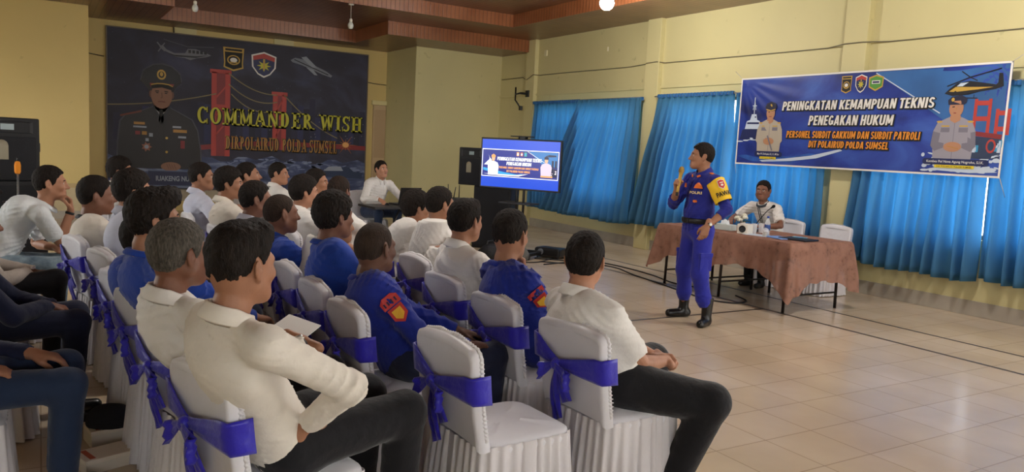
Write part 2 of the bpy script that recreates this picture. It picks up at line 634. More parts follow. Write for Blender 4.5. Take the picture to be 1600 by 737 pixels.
class Vol:
    """smooth union of rounded cones and ellipsoids, meshed with surface nets"""
    def __init__(self, h):
        self.h = h
        self.p = []
        self.mods = []
    def cone(self, a, b, ra, rb, k=0.03, flat=None, ca=False, cb=False, sub=False):
        """flat = (axis, factor): squash the cross-section along an axis; ca / cb = cut the end flat"""
        self.p.append(('c', V3(a), V3(b), ra, rb, k, flat, ca, cb, sub))
    def ell(self, c, r, R=None, k=0.03, sub=False):
        self.p.append(('e', V3(c), V3(r), np.eye(3) if R is None else np.array(R, float), k, sub))
    def mesh(self, smooth=1, clip=None, noise=None):
        h = self.h
        lo, hi = V3(9, 9, 9) * 9, -V3(9, 9, 9) * 9
        bbs = []
        for q in self.p:
            if q[0] == 'c':
                m = max(q[3], q[4])
                b0, b1 = np.minimum(q[1], q[2]) - m, np.maximum(q[1], q[2]) + m
                sub = q[9]
            else:
                ext = np.sqrt(((q[3] * q[2][None, :]) ** 2).sum(1))
                b0, b1 = q[1] - ext, q[1] + ext
                sub = q[5]
            bbs.append((b0, b1))
            if not sub:
                lo, hi = np.minimum(lo, b0), np.maximum(hi, b1)
        lo = lo - 4 * h
        hi = hi + 4 * h
        n = np.ceil((hi - lo) / h).astype(int) + 1
        ax = [lo[i] + h * np.arange(n[i]) for i in range(3)]
        F = np.full(n, 0.12, np.float32)
        for q, (b0, b1) in zip(self.p, bbs):
            k = q[5] if q[0] == 'c' else q[4]
            pad = k + 3 * h
            i0 = np.maximum(np.floor((b0 - pad - lo) / h).astype(int), 0)
            i1 = np.minimum(np.ceil((b1 + pad - lo) / h).astype(int) + 1, n)
            if np.any(i1 <= i0):
                continue
            sl = tuple(slice(i0[i], i1[i]) for i in range(3))
            X = ax[0][sl[0]][:, None, None].astype(np.float32)
            Y = ax[1][sl[1]][None, :, None].astype(np.float32)
            Z = ax[2][sl[2]][None, None, :].astype(np.float32)
            if q[0] == 'c':
                _, a, bb, ra, rb, k, flat, ca, cb, sub = q
                d = bb - a
                L2 = max(float(d @ d), 1e-9)
                px, py, pz = X - a[0], Y - a[1], Z - a[2]
                t0 = (px * d[0] + py * d[1] + pz * d[2]) / L2
                t = np.clip(t0, 0, 1)
                px, py, pz = px - t * d[0], py - t * d[1], pz - t * d[2]
                s = 1.0
                if flat is not None:
                    w, fac = unit(V3(flat[0])), flat[1]
                    c = px * w[0] + py * w[1] + pz * w[2]
                    g = c * (1 / fac - 1)
                    px, py, pz = px + g * w[0], py + g * w[1], pz + g * w[2]
                    s = min(1.0, fac)
                D = (np.sqrt(px * px + py * py + pz * pz) - (ra + t * (rb - ra))) * s
                L = math.sqrt(L2)
                if cb:
                    D = np.maximum(D, (t0 - 1) * L)
                if ca:
                    D = np.maximum(D, -t0 * L)
            else:
                _, c, r, R, k, sub = q
                px, py, pz = X - c[0], Y - c[1], Z - c[2]
                u = [(px * R[0, i] + py * R[1, i] + pz * R[2, i]) / r[i] for i in range(3)]
                k0 = np.sqrt(u[0] ** 2 + u[1] ** 2 + u[2] ** 2)
                k1 = np.sqrt((u[0] / r[0]) ** 2 + (u[1] / r[1]) ** 2 + (u[2] / r[2]) ** 2)
                D = k0 * (k0 - 1) / np.maximum(k1, 1e-6)
            A = F[sl]
            if sub:
                D = -D
                hh = np.maximum(k - np.abs(A - D), 0) / k
                F[sl] = np.maximum(A, D) + hh * hh * k * .25
            else:
                hh = np.maximum(k - np.abs(A - D), 0) / k
                F[sl] = np.minimum(A, D) - hh * hh * k * .25
        if noise is not None or clip is not None:
            X, Y, Z = ax[0][:, None, None], ax[1][None, :, None], ax[2][None, None, :]
            if noise is not None:
                F = F + noise(X, Y, Z)
            if clip is not None:
                F = np.maximum(F, clip(X, Y, Z))
        return surface_nets(F, lo, h, smooth)

_C = [(0, 0, 0), (1, 0, 0), (0, 1, 0), (1, 1, 0), (0, 0, 1), (1, 0, 1), (0, 1, 1), (1, 1, 1)]
_E = [(0, 1), (2, 3), (4, 5), (6, 7), (0, 2), (1, 3), (4, 6), (5, 7), (0, 4), (1, 5), (2, 6), (3, 7)]
def surface_nets(F, lo, h, smooth=1):
    S = F < 0
    n0, n1, n2 = F.shape
    cnt = np.zeros((n0 - 1, n1 - 1, n2 - 1), np.uint8)
    for c in _C:
        cnt += S[c[0]:n0 - 1 + c[0], c[1]:n1 - 1 + c[1], c[2]:n2 - 1 + c[2]]
    act = (cnt > 0) & (cnt < 8)
    I = np.argwhere(act)
    if len(I) == 0:
        return np.zeros((0, 3)), np.zeros((0, 4), int)
    vals = np.stack([F[I[:, 0] + c[0], I[:, 1] + c[1], I[:, 2] + c[2]] for c in _C], 1)
    P = np.zeros((len(I), 3))
    w = np.zeros(len(I))
    cc = np.array(_C, float)
    for a, b in _E:
        va, vb = vals[:, a], vals[:, b]
        x = (va < 0) != (vb < 0)
        t = np.where(x, va / np.where(np.abs(va - vb) < 1e-12, 1, va - vb), 0)
        P += np.where(x[:, None], cc[a] + t[:, None] * (cc[b] - cc[a]), 0)
        w += x
    P = P / w[:, None] + I
    idx = np.full(act.shape, -1, np.int64)
    idx[I[:, 0], I[:, 1], I[:, 2]] = np.arange(len(I))
    Q = []
    for axis in range(3):
        s0 = [slice(1, -1)] * 3
        s1 = [slice(1, -1)] * 3
        s0[axis] = slice(0, -1)
        s1[axis] = slice(1, None)
        A, B = S[tuple(s0)], S[tuple(s1)]
        E = np.argwhere(A != B)
        if len(E) == 0:
            continue
        flip = A[E[:, 0], E[:, 1], E[:, 2]]
        base = E.copy()
        o1, o2 = [i for i in range(3) if i != axis]
        base[:, o1] += 1
        base[:, o2] += 1
        q = []
        for d1, d2 in ((-1, -1), (0, -1), (0, 0), (-1, 0)):
            c = base.copy()
            c[:, o1] += d1
            c[:, o2] += d2
            q.append(idx[c[:, 0], c[:, 1], c[:, 2]])
        q = np.stack(q, 1)
        if axis == 1:
            flip = ~flip
        q[~flip] = q[~flip][:, ::-1]
        Q.append(q)
    Q = np.concatenate(Q)
    Q = Q[(Q >= 0).all(1)]
    Vt = P * h + lo
    for _ in range(smooth):
        Vt = laplace(Vt, Q)
    return Vt, Q

def laplace(Vt, Q, f=0.5):
    acc = np.zeros_like(Vt)
    c = np.zeros(len(Vt))
    for a, b in ((0, 1), (1, 2), (2, 3), (3, 0)):
        for s, t in ((a, b), (b, a)):
            for k in range(3):
                acc[:, k] += np.bincount(Q[:, s], weights=Vt[Q[:, t], k], minlength=len(Vt))
            c += np.bincount(Q[:, s], minlength=len(Vt))
    return Vt + f * (acc / np.maximum(c, 1)[:, None] - Vt)

def quad_mesh(name, Vt, Q, mats, parent=None, mi=None):
    me = bpy.data.meshes.new(name)
    me.vertices.add(len(Vt))
    me.vertices.foreach_set('co', np.asarray(Vt, np.float32).ravel())
    me.loops.add(Q.size)
    me.loops.foreach_set('vertex_index', np.asarray(Q, np.int32).ravel())
    me.polygons.add(len(Q))
    me.polygons.foreach_set('loop_start', np.arange(len(Q), dtype=np.int32) * 4)
    me.polygons.foreach_set('loop_total', np.full(len(Q), 4, np.int32))
    me.polygons.foreach_set('use_smooth', np.ones(len(Q), bool))
    for m in (mats if isinstance(mats, list) else [mats]):
        me.materials.append(m)
    if mi is not None:
        me.polygons.foreach_set('material_index', np.asarray(mi, np.int32))
    me.update(calc_edges=True)
    me.validate()
    o = bpy.data.objects.new(name, me)
    COL.objects.link(o)
    if parent is not None:
        o.parent = parent
    return o

def folds(amp, seed=0, freq=1.0, zdir=0.5):
    """cloth relief: a few families of soft ridges that come and go in patches"""
    r = np.random.RandomState(seed)
    W_ = []
    for i in range(5):
        d = unit(V3(r.normal() * .55, r.normal() * .55, r.normal() * .6 + (1.0 if i % 2 else .25)))
        W_.append((d * (62 + 22 * i) * freq, unit(r.normal(size=3)) * (17 + 4 * i), unit(r.normal(size=3)) * (8 + 2.5 * i), unit(r.normal(size=3)) * (11 + 2 * i), r.uniform(0, 6.28, 4), 1.0 / (1 + .28 * i)))
    def f(X, Y, Z):
        out = 0
        for a, b_, m1, m2, ph, am in W_:
            w = np.sin(X * b_[0] + Y * b_[1] + Z * b_[2] + ph[0])
            s = np.sin(X * a[0] + Y * a[1] + Z * a[2] + ph[1] + 1.5 * w)
            mask = np.clip(.15 + np.sin(X * m1[0] + Y * m1[1] + Z * m1[2] + ph[2]) * .6 + np.sin(X * m2[0] + Y * m2[1] + Z * m2[2] + ph[3]) * .6, 0, 1)
            out = out - am * mask * (1 - np.abs(s)) ** 1.6
        return (out * amp + .4 * amp).astype(np.float32)
    return f

# ------------------------------------------------------------------ heads, hands (in their own frames, metres)
def head_prims(v, deflate=0.0, face=True, wide=1.0, jaw=1.0, fat=0.0):
    d = -deflate
    w = wide
    v.ell((-.014, 0, .032), (.099 + d, .077 * w + d, .094 + d), k=.03)
    v.ell((-.05, 0, .0), (.058 + d, .066 * w + d, .075 + d), k=.03)
    v.ell((.028, 0, -.028), (.064 + d, .063 * w + fat + d, .086 + d), k=.035)
    if face:
        for s in (-1, 1):
            v.cone((.0, s * (.052 * jaw + fat), -.055), (.066, s * .018, -.1), .022 + fat, .018, k=.028)
            v.cone((.086, s * .012, .027), (.068, s * .05, .023), .0125, .0125, k=.016)
            v.ell((.064, s * .041, -.024), (.027, .024, .024), k=.02)
        v.ell((.078, 0, -.097), (.021, .027, .019), k=.02)
        v.ell((.05, 0, -.075), (.045, .04 + fat, .04), k=.03)
        for s in (-1, 1):
            v.ell((.099, s * .031, .006), (.014, .019, .0115), k=.012, sub=True)
        for s in (-1, 1):
            v.ell((.0735, s * .032, .006), (.0165, .0165, .0165), k=.003)
        v.cone((.089, 0, .02), (.111, 0, -.026), .0085, .0135, k=.014)
        v.ell((.116, 0, -.03), (.0125, .0125, .0115), k=.008)
        for s in (-1, 1):
            v.ell((.1, s * .0125, -.033), (.0115, .0085, .009), k=.007)
        v.cone((.0945, -.017, -.057), (.0945, .017, -.057), .0072, .0072, k=.008)
        v.cone((.0925, -.013, -.067), (.0925, .013, -.067), .0078, .0078, k=.008)
        v.cone((.106, -.022, -.0618), (.106, .022, -.0618), .0042, .0042, k=.004, sub=True)
    for s in (-1, 1):
        th, ph = .25, .42
        A_ = np.array([[math.cos(th), 0, math.sin(th)], [0, 1, 0], [-math.sin(th), 0, math.cos(th)]]).T
        B_ = np.array([[math.cos(ph), s * math.sin(ph), 0], [-s * math.sin(ph), math.cos(ph), 0], [0, 0, 1]])
        R = B_ @ A_
        v.ell((-.016, s * .0855 * w, -.002), (.021, .0075, .034), R=R, k=.007)
        v.ell((-.008, s * .080 * w, -.029), (.010, .0075, .012), k=.008)
        v.ell((-.008, s * .0925 * w, .0), (.0115, .0065, .021), R=R, k=.005, sub=True)
        v.ell((-.002, s * .086 * w, -.006), (.006, .006, .010), k=.005)
    v.cone((-.02, 0, -.04), (-.036, 0, -.12), .055, .056, k=.03)

_heads = {}
def head_mesh(h, kind):
    key = (h, kind)
    if key not in _heads:
        v = Vol(h)
        a = {'a': dict(), 'b': dict(wide=1.05, fat=.008, jaw=1.08), 'c': dict(wide=.96, jaw=.92)}[kind]
        head_prims(v, **a)
        _heads[key] = v.mesh(smooth=1)
    return _heads[key]

# hair line: lowest kept height over x (front of the face is +x), per style
_HL = {
    'short': ([-.11, -.085, -.035, -.018, -.004, .012, .03, .042, .055, .078, .11], [-.062, -.062, -.05, .03, .034, -.012, .0, .04, .058, .08, .09]),
    'fade':  ([-.11, -.085, -.035, -.018, -.004, .012, .03, .042, .055, .078, .11], [-.03, -.028, -.015, .036, .036, .008, .018, .046, .064, .084, .094]),
    'bushy': ([-.11, -.085, -.035, -.02, -.004, .012, .03, .042, .055, .078, .11], [-.085, -.085, -.07, .012, .018, -.02, -.01, .03, .05, .068, .08]),
    'bald':  ([-.11, -.085, -.035, -.018, -.004, .012, .03, .042, .055, .078, .11], [-.05, -.05, -.04, .034, .036, .0, .012, .046, .07, .1, .12]),
}
_THICK = {   # hair depth over height
    'short': ([-.08, -.03, .02, .06, .12], [.0015, .004, .008, .012, .016]),
    'fade':  ([-.08, -.01, .03, .06, .12], [.0008, .0018, .005, .014, .022]),
    'bushy': ([-.08, -.03, .02, .06, .12], [.006, .012, .018, .022, .028]),
    'bald':  ([-.08, -.03, .02, .06, .12], [.0016, .0022, .0026, .0022, .0018]),
}
_hairs = {}
def hair_mesh(h, style, kind, tuft=0.0):
    key = (h, style, kind, tuft)
    if key not in _hairs:
        v = Vol(h)
        w = {'a': 1.0, 'b': 1.05, 'c': .96}[kind]
        v.ell((-.014, 0, .032), (.099, .077 * w, .094), k=.03)
        v.ell((-.05, 0, .0), (.058, .066 * w, .075), k=.03)
        v.ell((.02, 0, -.02), (.06, .0635 * w, .07), k=.03)
        if tuft:
            v.cone((.05, -.02, .1), (.075, .03, .105), .022 * tuft, .02 * tuft, k=.03)
        hx, hz = _HL[style]
        tx, tt = _THICK[style]
        r = np.random.RandomState(3)
        def noise(X, Y, Z):
            t = np.interp(Z, tx, tt)
            out = -t
            amp = .0016 if style in ('short', 'fade') else (.0026 if style == 'bushy' else .0003)
            g = 0
            for fx, fy, fz, ph in ((240, 60, 90, 0), (70, 260, 80, 1), (120, 150, 200, 2), (320, 210, 60, 3)):
                g = g + np.sin(X * fx + ph + 2 * np.sin(Y * 55 + Z * 33)) * np.sin(Y * fy + ph + 1.5 * np.sin(X * 47)) * np.sin(Z * fz + ph)
            return (out + amp * g).astype(np.float32)
        def clip(X, Y, Z):
            zl = np.interp(X, hx, hz)
            # keep the front line a little lower at the temples, ragged
            zl = zl + .004 * np.sin(Y * 140) + .003 * np.sin(X * 300 + Y * 90)
            return ((zl - Z) * .8 + 0 * Y).astype(np.float32)
        # widen the grid for the hair's own depth
        v.ell((.02, 0, .19), (.002, .002, .002), k=.001)
        v.ell((-.18, 0, .03), (.002, .002, .002), k=.001)
        v.ell((0, .15, .03), (.002, .002, .002), k=.001)
        v.ell((0, -.15, .03), (.002, .002, .002), k=.001)
        Vt, Q = v.mesh(smooth=1, noise=noise, clip=clip)
        # drop the four size markers
        keep = (np.abs(Vt[:, 1]) < .118) & (Vt[:, 0] > -.148) & (Vt[:, 2] < .162)
        rem = np.cumsum(keep) - 1
        Q = Q[keep[Q].all(1)]
        _hairs[key] = (Vt[keep], rem[Q])
    return _hairs[key]

HANDS = {
    # curl angles of the three finger joints, spread, thumb path
    'relaxed': dict(c=[(18, 26, 18), (22, 30, 20), (27, 33, 22), (32, 36, 24)], t=[(.022, .03, -.008), (.05, .049, -.018), (.078, .05, -.03), (.098, .046, -.038)]),
    'flat':    dict(c=[(6, 10, 8), (8, 12, 8), (10, 14, 10), (14, 18, 12)], t=[(.022, .03, -.006), (.05, .055, -.01), (.074, .068, -.014), (.094, .074, -.018)]),
    'grip':    dict(c=[(58, 78, 45), (62, 80, 48), (66, 82, 50), (70, 84, 52)], t=[(.022, .03, -.012), (.05, .046, -.03), (.072, .036, -.052), (.084, .016, -.06)]),
    'curl':    dict(c=[(40, 55, 35), (46, 60, 38), (52, 62, 40), (58, 64, 42)], t=[(.022, .03, -.01), (.05, .048, -.024), (.077, .044, -.04), (.095, .034, -.05)]),
}
_hands = {}
def hand_mesh(h, pose):
    key = (h, pose)
    if key in _hands:
        return _hands[key]
    v = Vol(h)
    q = HANDS[pose]
    v.cone((-.05, 0, 0), (.018, 0, 0), .0275, .0255, k=.015, flat=((0, 0, 1), .78))
    ys = [.031, .0105, -.0105, -.03]
    kn = [.088, .092, .087, .078]
    L = [.072, .08, .075, .058]
    for i in range(4):
        v.cone((.012, ys[i] * .55, 0), (kn[i], ys[i], .002), .0155, .0115, k=.014)
        p = V3(kn[i], ys[i], 0.001)
        ang = 0.0
        dy = (ys[i]) * .9
        for j, fr in enumerate((.45, .30, .25)):
            ang += math.radians(q['c'][i][j])
            d = unit(V3(math.cos(ang), dy * (1.2 if j == 0 else .4), -math.sin(ang)))
            p2 = p + d * L[i] * fr
            v.cone(p, p2, .0098 - .0008 * j, .0092 - .0008 * j, k=.004)
            p = p2
    t = q['t']
    for (a, b_), (ra, rb) in zip(zip(t, t[1:]), ((.0165, .0128), (.0122, .0108), (.0108, .0088))):
        v.cone(a, b_, ra, rb, k=.01)
    _hands[key] = v.mesh(smooth=1)
    return _hands[key]

def ring_tube(pts, rad, seg=16, flat=None):
    """quads of a closed tapered tube (np), poles capped with small quads"""
    mb = []
    pts = [V3(p) for p in pts]
    n = len(pts)
    up = None
    Vt = []
    for i, p in enumerate(pts):
        t = unit(pts[min(i + 1, n - 1)] - pts[max(i - 1, 0)])
        if up is None:
            a = V3(0, 0, 1) if abs(t[2]) < .9 else V3(1, 0, 0)
            up = unit(a - t * (a @ t))
        else:
            up = unit(up - t * (up @ t))
        s = np.cross(t, up)
        for q in range(seg):
            a = 2 * math.pi * q / seg
            Vt.append(p + (up * math.cos(a) + s * math.sin(a)) * rad[i])
    Q = []
    for i in range(n - 1):
        for q in range(seg):
            w = (q + 1) % seg
            Q.append((i * seg + q, i * seg + w, (i + 1) * seg + w, (i + 1) * seg + q))
    for base, rev in ((0, True), ((n - 1) * seg, False)):
        for q in range(0, seg // 2 - 1):
            f = (base + q, base + q + 1, base + seg - 2 - q, base + seg - 1 - q)
            Q.append(tuple(reversed(f)) if rev else f)
    return np.array(Vt), np.array(Q)

def ik(a, w, l1, l2, pole):
    """elbow of a two-bone limb from a to w bending towards pole; w is pulled in if out of reach"""
    d = w - a
    L = np.linalg.norm(d)
    if L > (l1 + l2) * .995:
        w = a + d / L * (l1 + l2) * .995
        d = w - a
        L = np.linalg.norm(d)
    L = max(L, abs(l1 - l2) + .02)
    u = d / max(np.linalg.norm(d), 1e-6)
    x = (l1 * l1 - l2 * l2 + L * L) / (2 * L)
    hgt = math.sqrt(max(l1 * l1 - x * x, 0))
    p = pole - u * (pole @ u)
    return a + u * x + unit(p) * hgt, w

def drop_loose_shells(me):
    nv, ne = len(me.vertices), len(me.edges)
    ed = np.zeros(ne * 2, np.int32)
    me.edges.foreach_get('vertices', ed)
    ed = ed.reshape(-1, 2)
    lab = np.arange(nv)
    while True:
        m = np.minimum(lab[ed[:, 0]], lab[ed[:, 1]])
        new = lab.copy()
        np.minimum.at(new, ed[:, 0], m)
        np.minimum.at(new, ed[:, 1], m)
        new = new[new]
        if (new == lab).all():
            break
        lab = new
    u_, c_ = np.unique(lab, return_counts=True)
    if len(u_) == 1:
        return
    big = u_[np.argmax(c_)]
    import bmesh
    bm = bmesh.new()
    bm.from_mesh(me)
    bm.verts.ensure_lookup_table()
    bmesh.ops.delete(bm, geom=[bm.verts[i] for i in np.nonzero(lab != big)[0]], context='VERTS')
    bm.to_mesh(me)
    bm.free()

# ------------------------------------------------------------------ people
def skin(name, c):
    return mat(name, c, 0.5, spec=.35, var=.08, vscale=14, bump=.05, bscale=160)
SKIN = {'tan': skin('skin_tan', '996c53'), 'light': skin('skin_light', 'a9795f'), 'brown': skin('skin_brown', '7a5240'), 'dark': skin('skin_dark', '624436')}
M_lip = mat('lips', '85503f', .45)
M_eyew = mat('eye_white', 'cfc6bc', .25)
M_iris = mat('eye_iris', '1a120d', .15)
M_brow = mat('eyebrow_hair', '1c1512', .8)
def hairm(name, c, c2=None):
    return mat(name, c, .7, spec=.15, bump=.5, bscale=190, col2=c2, vscale=60, var=.25, stretch=(1, 1, .3))
HAIR = {'black': hairm('hair_black', '15110f', '241d19'), 'brown': hairm('hair_dark_brown', '1d1512', '32261f'), 'grey': mat('hair_grey', '3d3a36', .75, spec=.1, bump=.5, bscale=190, col2='625d56', vscale=140, stretch=(1, 1, .3)),
        'stubble': hairm('hair_cropped', '2a211c', '3a2d25')}
def cloth(name, c, bump=.35, bscale=16, rough=.8, var=.04, **k):
    return mat(name, c, rough, spec=.2, var=var, vscale=9, bump=bump, bscale=bscale, sheen=.15, **k)
CL = {'white': cloth('shirt_white', 'dcd9d4'), 'cream': cloth('shirt_cream', 'dad3c7'), 'lav': cloth('shirt_pale_lavender', 'bfc2d2'),
      'blue': cloth('uniform_blue', '1d2c86'), 'blue2': cloth('uniform_mid_blue', '24439c'), 'navy': cloth('uniform_navy', '1b2038'), 'tee': cloth('tee_white', 'dde3e6'),
      'grey': cloth('shirt_grey', 'b5aca2'),
      'spk': cloth('uniform_royal_blue', '20267c')}
PANT = {'black': cloth('trousers_black', '17171b'), 'navy': cloth('trousers_navy', '1c2136'), 'blue': cloth('trousers_blue', '1d2a7c'), 'jean': cloth('jeans_dark', '22304a'), 'wash': cloth('jeans_washed', '41566a', col2='9fb6c4'), 'spk': cloth('trousers_royal_blue', '282d94')}
M_shoe = mat('shoe_leather', '0d0d0e', .3, spec=.5, bump=.1, bscale=40)
M_cord = mat('collar_trim', '30343a', .7)

def person(label, group=None, top=(0, 0, 1.25), seat=(0, 0), seat_z=0.475, yaw=0.0, look=None, head_yaw=None, pitch=0.0, roll=0.0, kind='a', skin_='tan',
           hair='short', hairc='black', tuft=0.0, shirt='white', sleeve='short', collar='shirt', pant='black', arms=None, fine=False, width=1.0, belly=0.0,
           standing=False, feet=None, legs=None, lean=0.0, gray_n=None, seed=0, hunch=0.03, headscale=1.0, shoulder_drop=0.0, pw=1.0):
    """builds one person; returns (root empty, dictionary of joints)"""
    root = empty('person', (seat[0], seat[1], 0.0))
    tag(root, label, 'person', group)
    bpy.context.view_layer.update()
    inv = V3(seat[0], seat[1], 0.0)
    u = V3(0, 0, 1)
    f = V3(math.cos(yaw), math.sin(yaw), 0)
    l = V3(-math.sin(yaw), math.cos(yaw), 0)
    hs = headscale
    top = V3(top)
    Hc = top - u * .137 * hs
    if head_yaw is None:
        t = V3(look) - Hc
        head_yaw = math.atan2(t[1], t[0])
    hf = V3(math.cos(head_yaw) * math.cos(pitch), math.sin(head_yaw) * math.cos(pitch), math.sin(pitch))
    hl = unit(np.cross(u, hf))
    if roll:
        hl = unit(hl * math.cos(roll) + u * math.sin(roll))
    hu = np.cross(hf, hl)
    HR = np.stack([hf, hl, hu], 1) * hs
    def H(x, y, z):
        return Hc + HR @ V3(x, y, z)
    if standing:
        hip = V3(seat[0], seat[1], 0.93)
    else:
        hip = V3(seat[0], seat[1], seat_z + .10)
    nb = H(-.04, 0, -.165) * .6 + (Hc - u * .165 - f * .045) * .4
    sd = unit(nb - hip)
    fw = unit(f - sd * (f @ sd))          # forward, square to the spine
    W_ = width
    ch = hip + (nb - hip) * .66 - fw * hunch
    wa = hip + (nb - hip) * .30 - fw * hunch * .3
    shd = {}
    for s, n_ in ((1, 'L'), (-1, 'R')):
        shd[n_] = nb - sd * (.060 + shoulder_drop) + l * s * .180 * W_ + fw * .005
    TR = np.stack([fw, l, sd], 1)
    # ---- limbs
    J = dict(hip=hip, nb=nb, ch=ch, wa=wa, f=f, l=l, u=u, Hc=Hc, hf=hf, hl=hl, hu=hu, H=H, fw=fw, sd=sd)
    arms = arms or {}
    AL = {}
    for s, n_ in ((1, 'L'), (-1, 'R')):
        a = dict(w=(.30, .13, .10), pole=(-.3, .6, -.6), hd=(.9, -.25, -.2), hn=(.1, .1, 1), pose='relaxed')
        a.update(arms.get(n_, {}))
        loc = lambda q: f * q[0] + l * s * q[1] + u * q[2]
        if 'abs' in a:
            wr = V3(a['abs'])
        elif 'head' in a:
            wr = H(*a['head'])
        else:
            wr = hip + loc(a['w'])
        el, wr = ik(shd[n_], wr, .30, .26, loc(a['pole']))
        hd = unit(loc(a['hd']))
        hn = loc(a['hn'])
        hn = unit(hn - hd * (hn @ hd))
        AL[n_] = dict(el=el, wr=wr, hd=hd, hn=hn, pose=a['pose'], s=s)
    J['arms'] = AL
    J['sh'] = shd
    LG = {}
    for s, n_ in ((1, 'L'), (-1, 'R')):
        hp = hip + l * s * .09 - u * .01
        lg = (legs or {}).get(n_, {})
        if standing:
            an = V3(feet[n_]) + u * .09
            kn, an = ik(hp, an, .42, .425, f)
        else:
            kn = hip + f * lg.get('kf', .42) + l * s * lg.get('kl', .12) + u * lg.get('ku', .0)
            an = V3(kn[0], kn[1], .09) + f * lg.get('af', -.03) + l * s * lg.get('al', 0.0)
        LG[n_] = (hp, kn, an, lg.get('toe', yaw + s * .12))
    J['legs'] = LG
    h = 0.0055 if fine else 0.008
    # ---- body: one skin, from crown to ankles
    parts = []
    Vt, Q = head_mesh(.004 if fine else .006, kind)
    parts.append((Vt @ HR.T + Hc, Q))
    parts.append(ring_tube([H(-.024, 0, -.05), H(-.036, 0, -.11) * .7 + (nb + sd * .05) * .3, nb + sd * .005, nb - sd * .05], [.053 * hs, .055 * hs, .058, .052], 18))
    bv = Vol(.016)
    bv.ell(hip, (.10, .145 * W_, .10), TR, k=.05)
    bv.ell(wa, (.085 + belly * .6, .125 * W_, .13), TR, k=.06)
    bv.ell(ch, (.08, .13 * W_, .14), TR, k=.06)
    for n_ in 'LR':
        bv.cone(nb - sd * .05, shd[n_] - sd * .01, .038, .036, k=.03)
        hp, kn, an, _ = LG[n_]
        bv.cone(hp, kn, .07, .047, k=.04)
        bv.cone(kn, an, .047, .034, k=.03)
        a = AL[n_]
        bv.cone(shd[n_], a['el'], .042, .036, k=.03)
    parts.append(bv.mesh(smooth=1))
    for n_ in 'LR':
        a = AL[n_]
        e, w = a['el'], a['wr']
        parts.append(ring_tube([shd[n_] * .25 + e * .75, e * .96 + shd[n_] * .04, e * .8 + w * .2, e * .45 + w * .55, w, w + a['hd'] * .015], [.041, .04, .041, .034, .0262, .025], 14))
        Vt, Q = hand_mesh(.0042 if fine else .006, a['pose'])
        B = np.stack([a['hd'], np.cross(a['hn'], a['hd']) * 1.0, a['hn']], 1)
        Vh = Vt.copy()
        Qh = Q
        if a['s'] > 0:           # left hand: mirrored
            Vh[:, 1] *= -1
            Qh = Q[:, ::-1]
        parts.append((Vh @ B.T + w, Qh))
        hp, kn, an, toe = LG[n_]
    off = 0
    vv, qq = [], []
    for Vt, Q in parts:
        vv.append(Vt)
        qq.append(Q + off)
        off += len(Vt)
    o = quad_mesh('body', np.concatenate(vv) - inv, np.concatenate(qq), SKIN[skin_], root)
    md = o.modifiers.new('r', 'REMESH')
    md.mode = 'VOXEL'
    md.voxel_size = .0046 if fine else .0065
    md.use_smooth_shade = True
    dg = bpy.context.evaluated_depsgraph_get()
    me = bpy.data.meshes.new_from_object(o.evaluated_get(dg))
    old = o.data
    o.modifiers.clear()
    o.data = me
    bpy.data.meshes.remove(old)
    drop_loose_shells(me)
    nv = len(me.vertices)
    co = np.zeros(nv * 3, np.float32)
    me.vertices.foreach_get('co', co)
    co = co.reshape(-1, 3).astype(float)
    npoly = len(me.polygons)
    lt = np.zeros(npoly, np.int32)
    me.polygons.foreach_get('loop_total', lt)
    if (lt == 4).all():
        qi = np.zeros(npoly * 4, np.int32)
        me.loops.foreach_get('vertex_index', qi)
        qi = qi.reshape(-1, 4)
        co = laplace(co, qi, .5)
        me.vertices.foreach_set('co', co.astype(np.float32).ravel())
        cen = co[qi].mean(1) + inv
        loc = (cen - Hc) @ (HR / hs / hs)
        mi = np.zeros(npoly, np.int32)
        x, y, z = loc[:, 0], loc[:, 1], loc[:, 2]
        near = x > .07
        lip = near & (np.abs(y) < .021 - .25 * np.abs(z + .062)) & (z < -.051) & (z > -.074)
        mi[lip] = 1
        ex = ((np.abs(y) - .032) / .0135) ** 2 + ((z - .0055) / .0062) ** 2 < 1
        mi[(x > .068) & ex] = 2
        ir = (np.abs(y) - .031) ** 2 + (z - .006) ** 2 < .0062 ** 2
        mi[(x > .068) & ex & ir] = 3
        for m in (M_lip, M_eyew, M_iris):
            me.materials.append(m)
        me.polygons.foreach_set('material_index', mi)
    me.polygons.foreach_set('use_smooth', np.ones(npoly, bool))
    me.update()
    # ---- hair and eyebrows
    Vt, Q = hair_mesh(.0042 if fine else .006, hair, kind, tuft)
    quad_mesh('hair', Vt @ HR.T + Hc - inv, Q, HAIR[hairc], root)
    mb = MB()
    for s in (-1, 1):
        mb.tube([Vector(H(.094, s * .014, .0235) - inv), Vector(H(.0935, s * .03, .0275) - inv), Vector(H(.082, s * .05, .024) - inv)], [.0035, .0042, .002], M_brow, 6)
    mb.build('eyebrows', root)
    # ---- shirt
    sm = CL[shirt]
    hc_ = .0078 if fine else .0105
    sv = Vol(hc_)
    i_ = .016
    sv.ell(hip + sd * .01, (.122 + belly * .5, .165 * W_, .115), TR, k=.06)
    sv.ell(wa + fw * belly * .5, (.112 + belly, .15 * W_ + belly * .4, .15), TR, k=.07)
    sv.ell(ch, (.122, .168 * W_, .185), TR, k=.06)
    sv.ell(ch - fw * .02 + sd * .065, (.105, .192 * W_, .105), TR, k=.05)
    sv.cone(nb - sd * .035 - fw * .008, ch, .064, .10, k=.05)
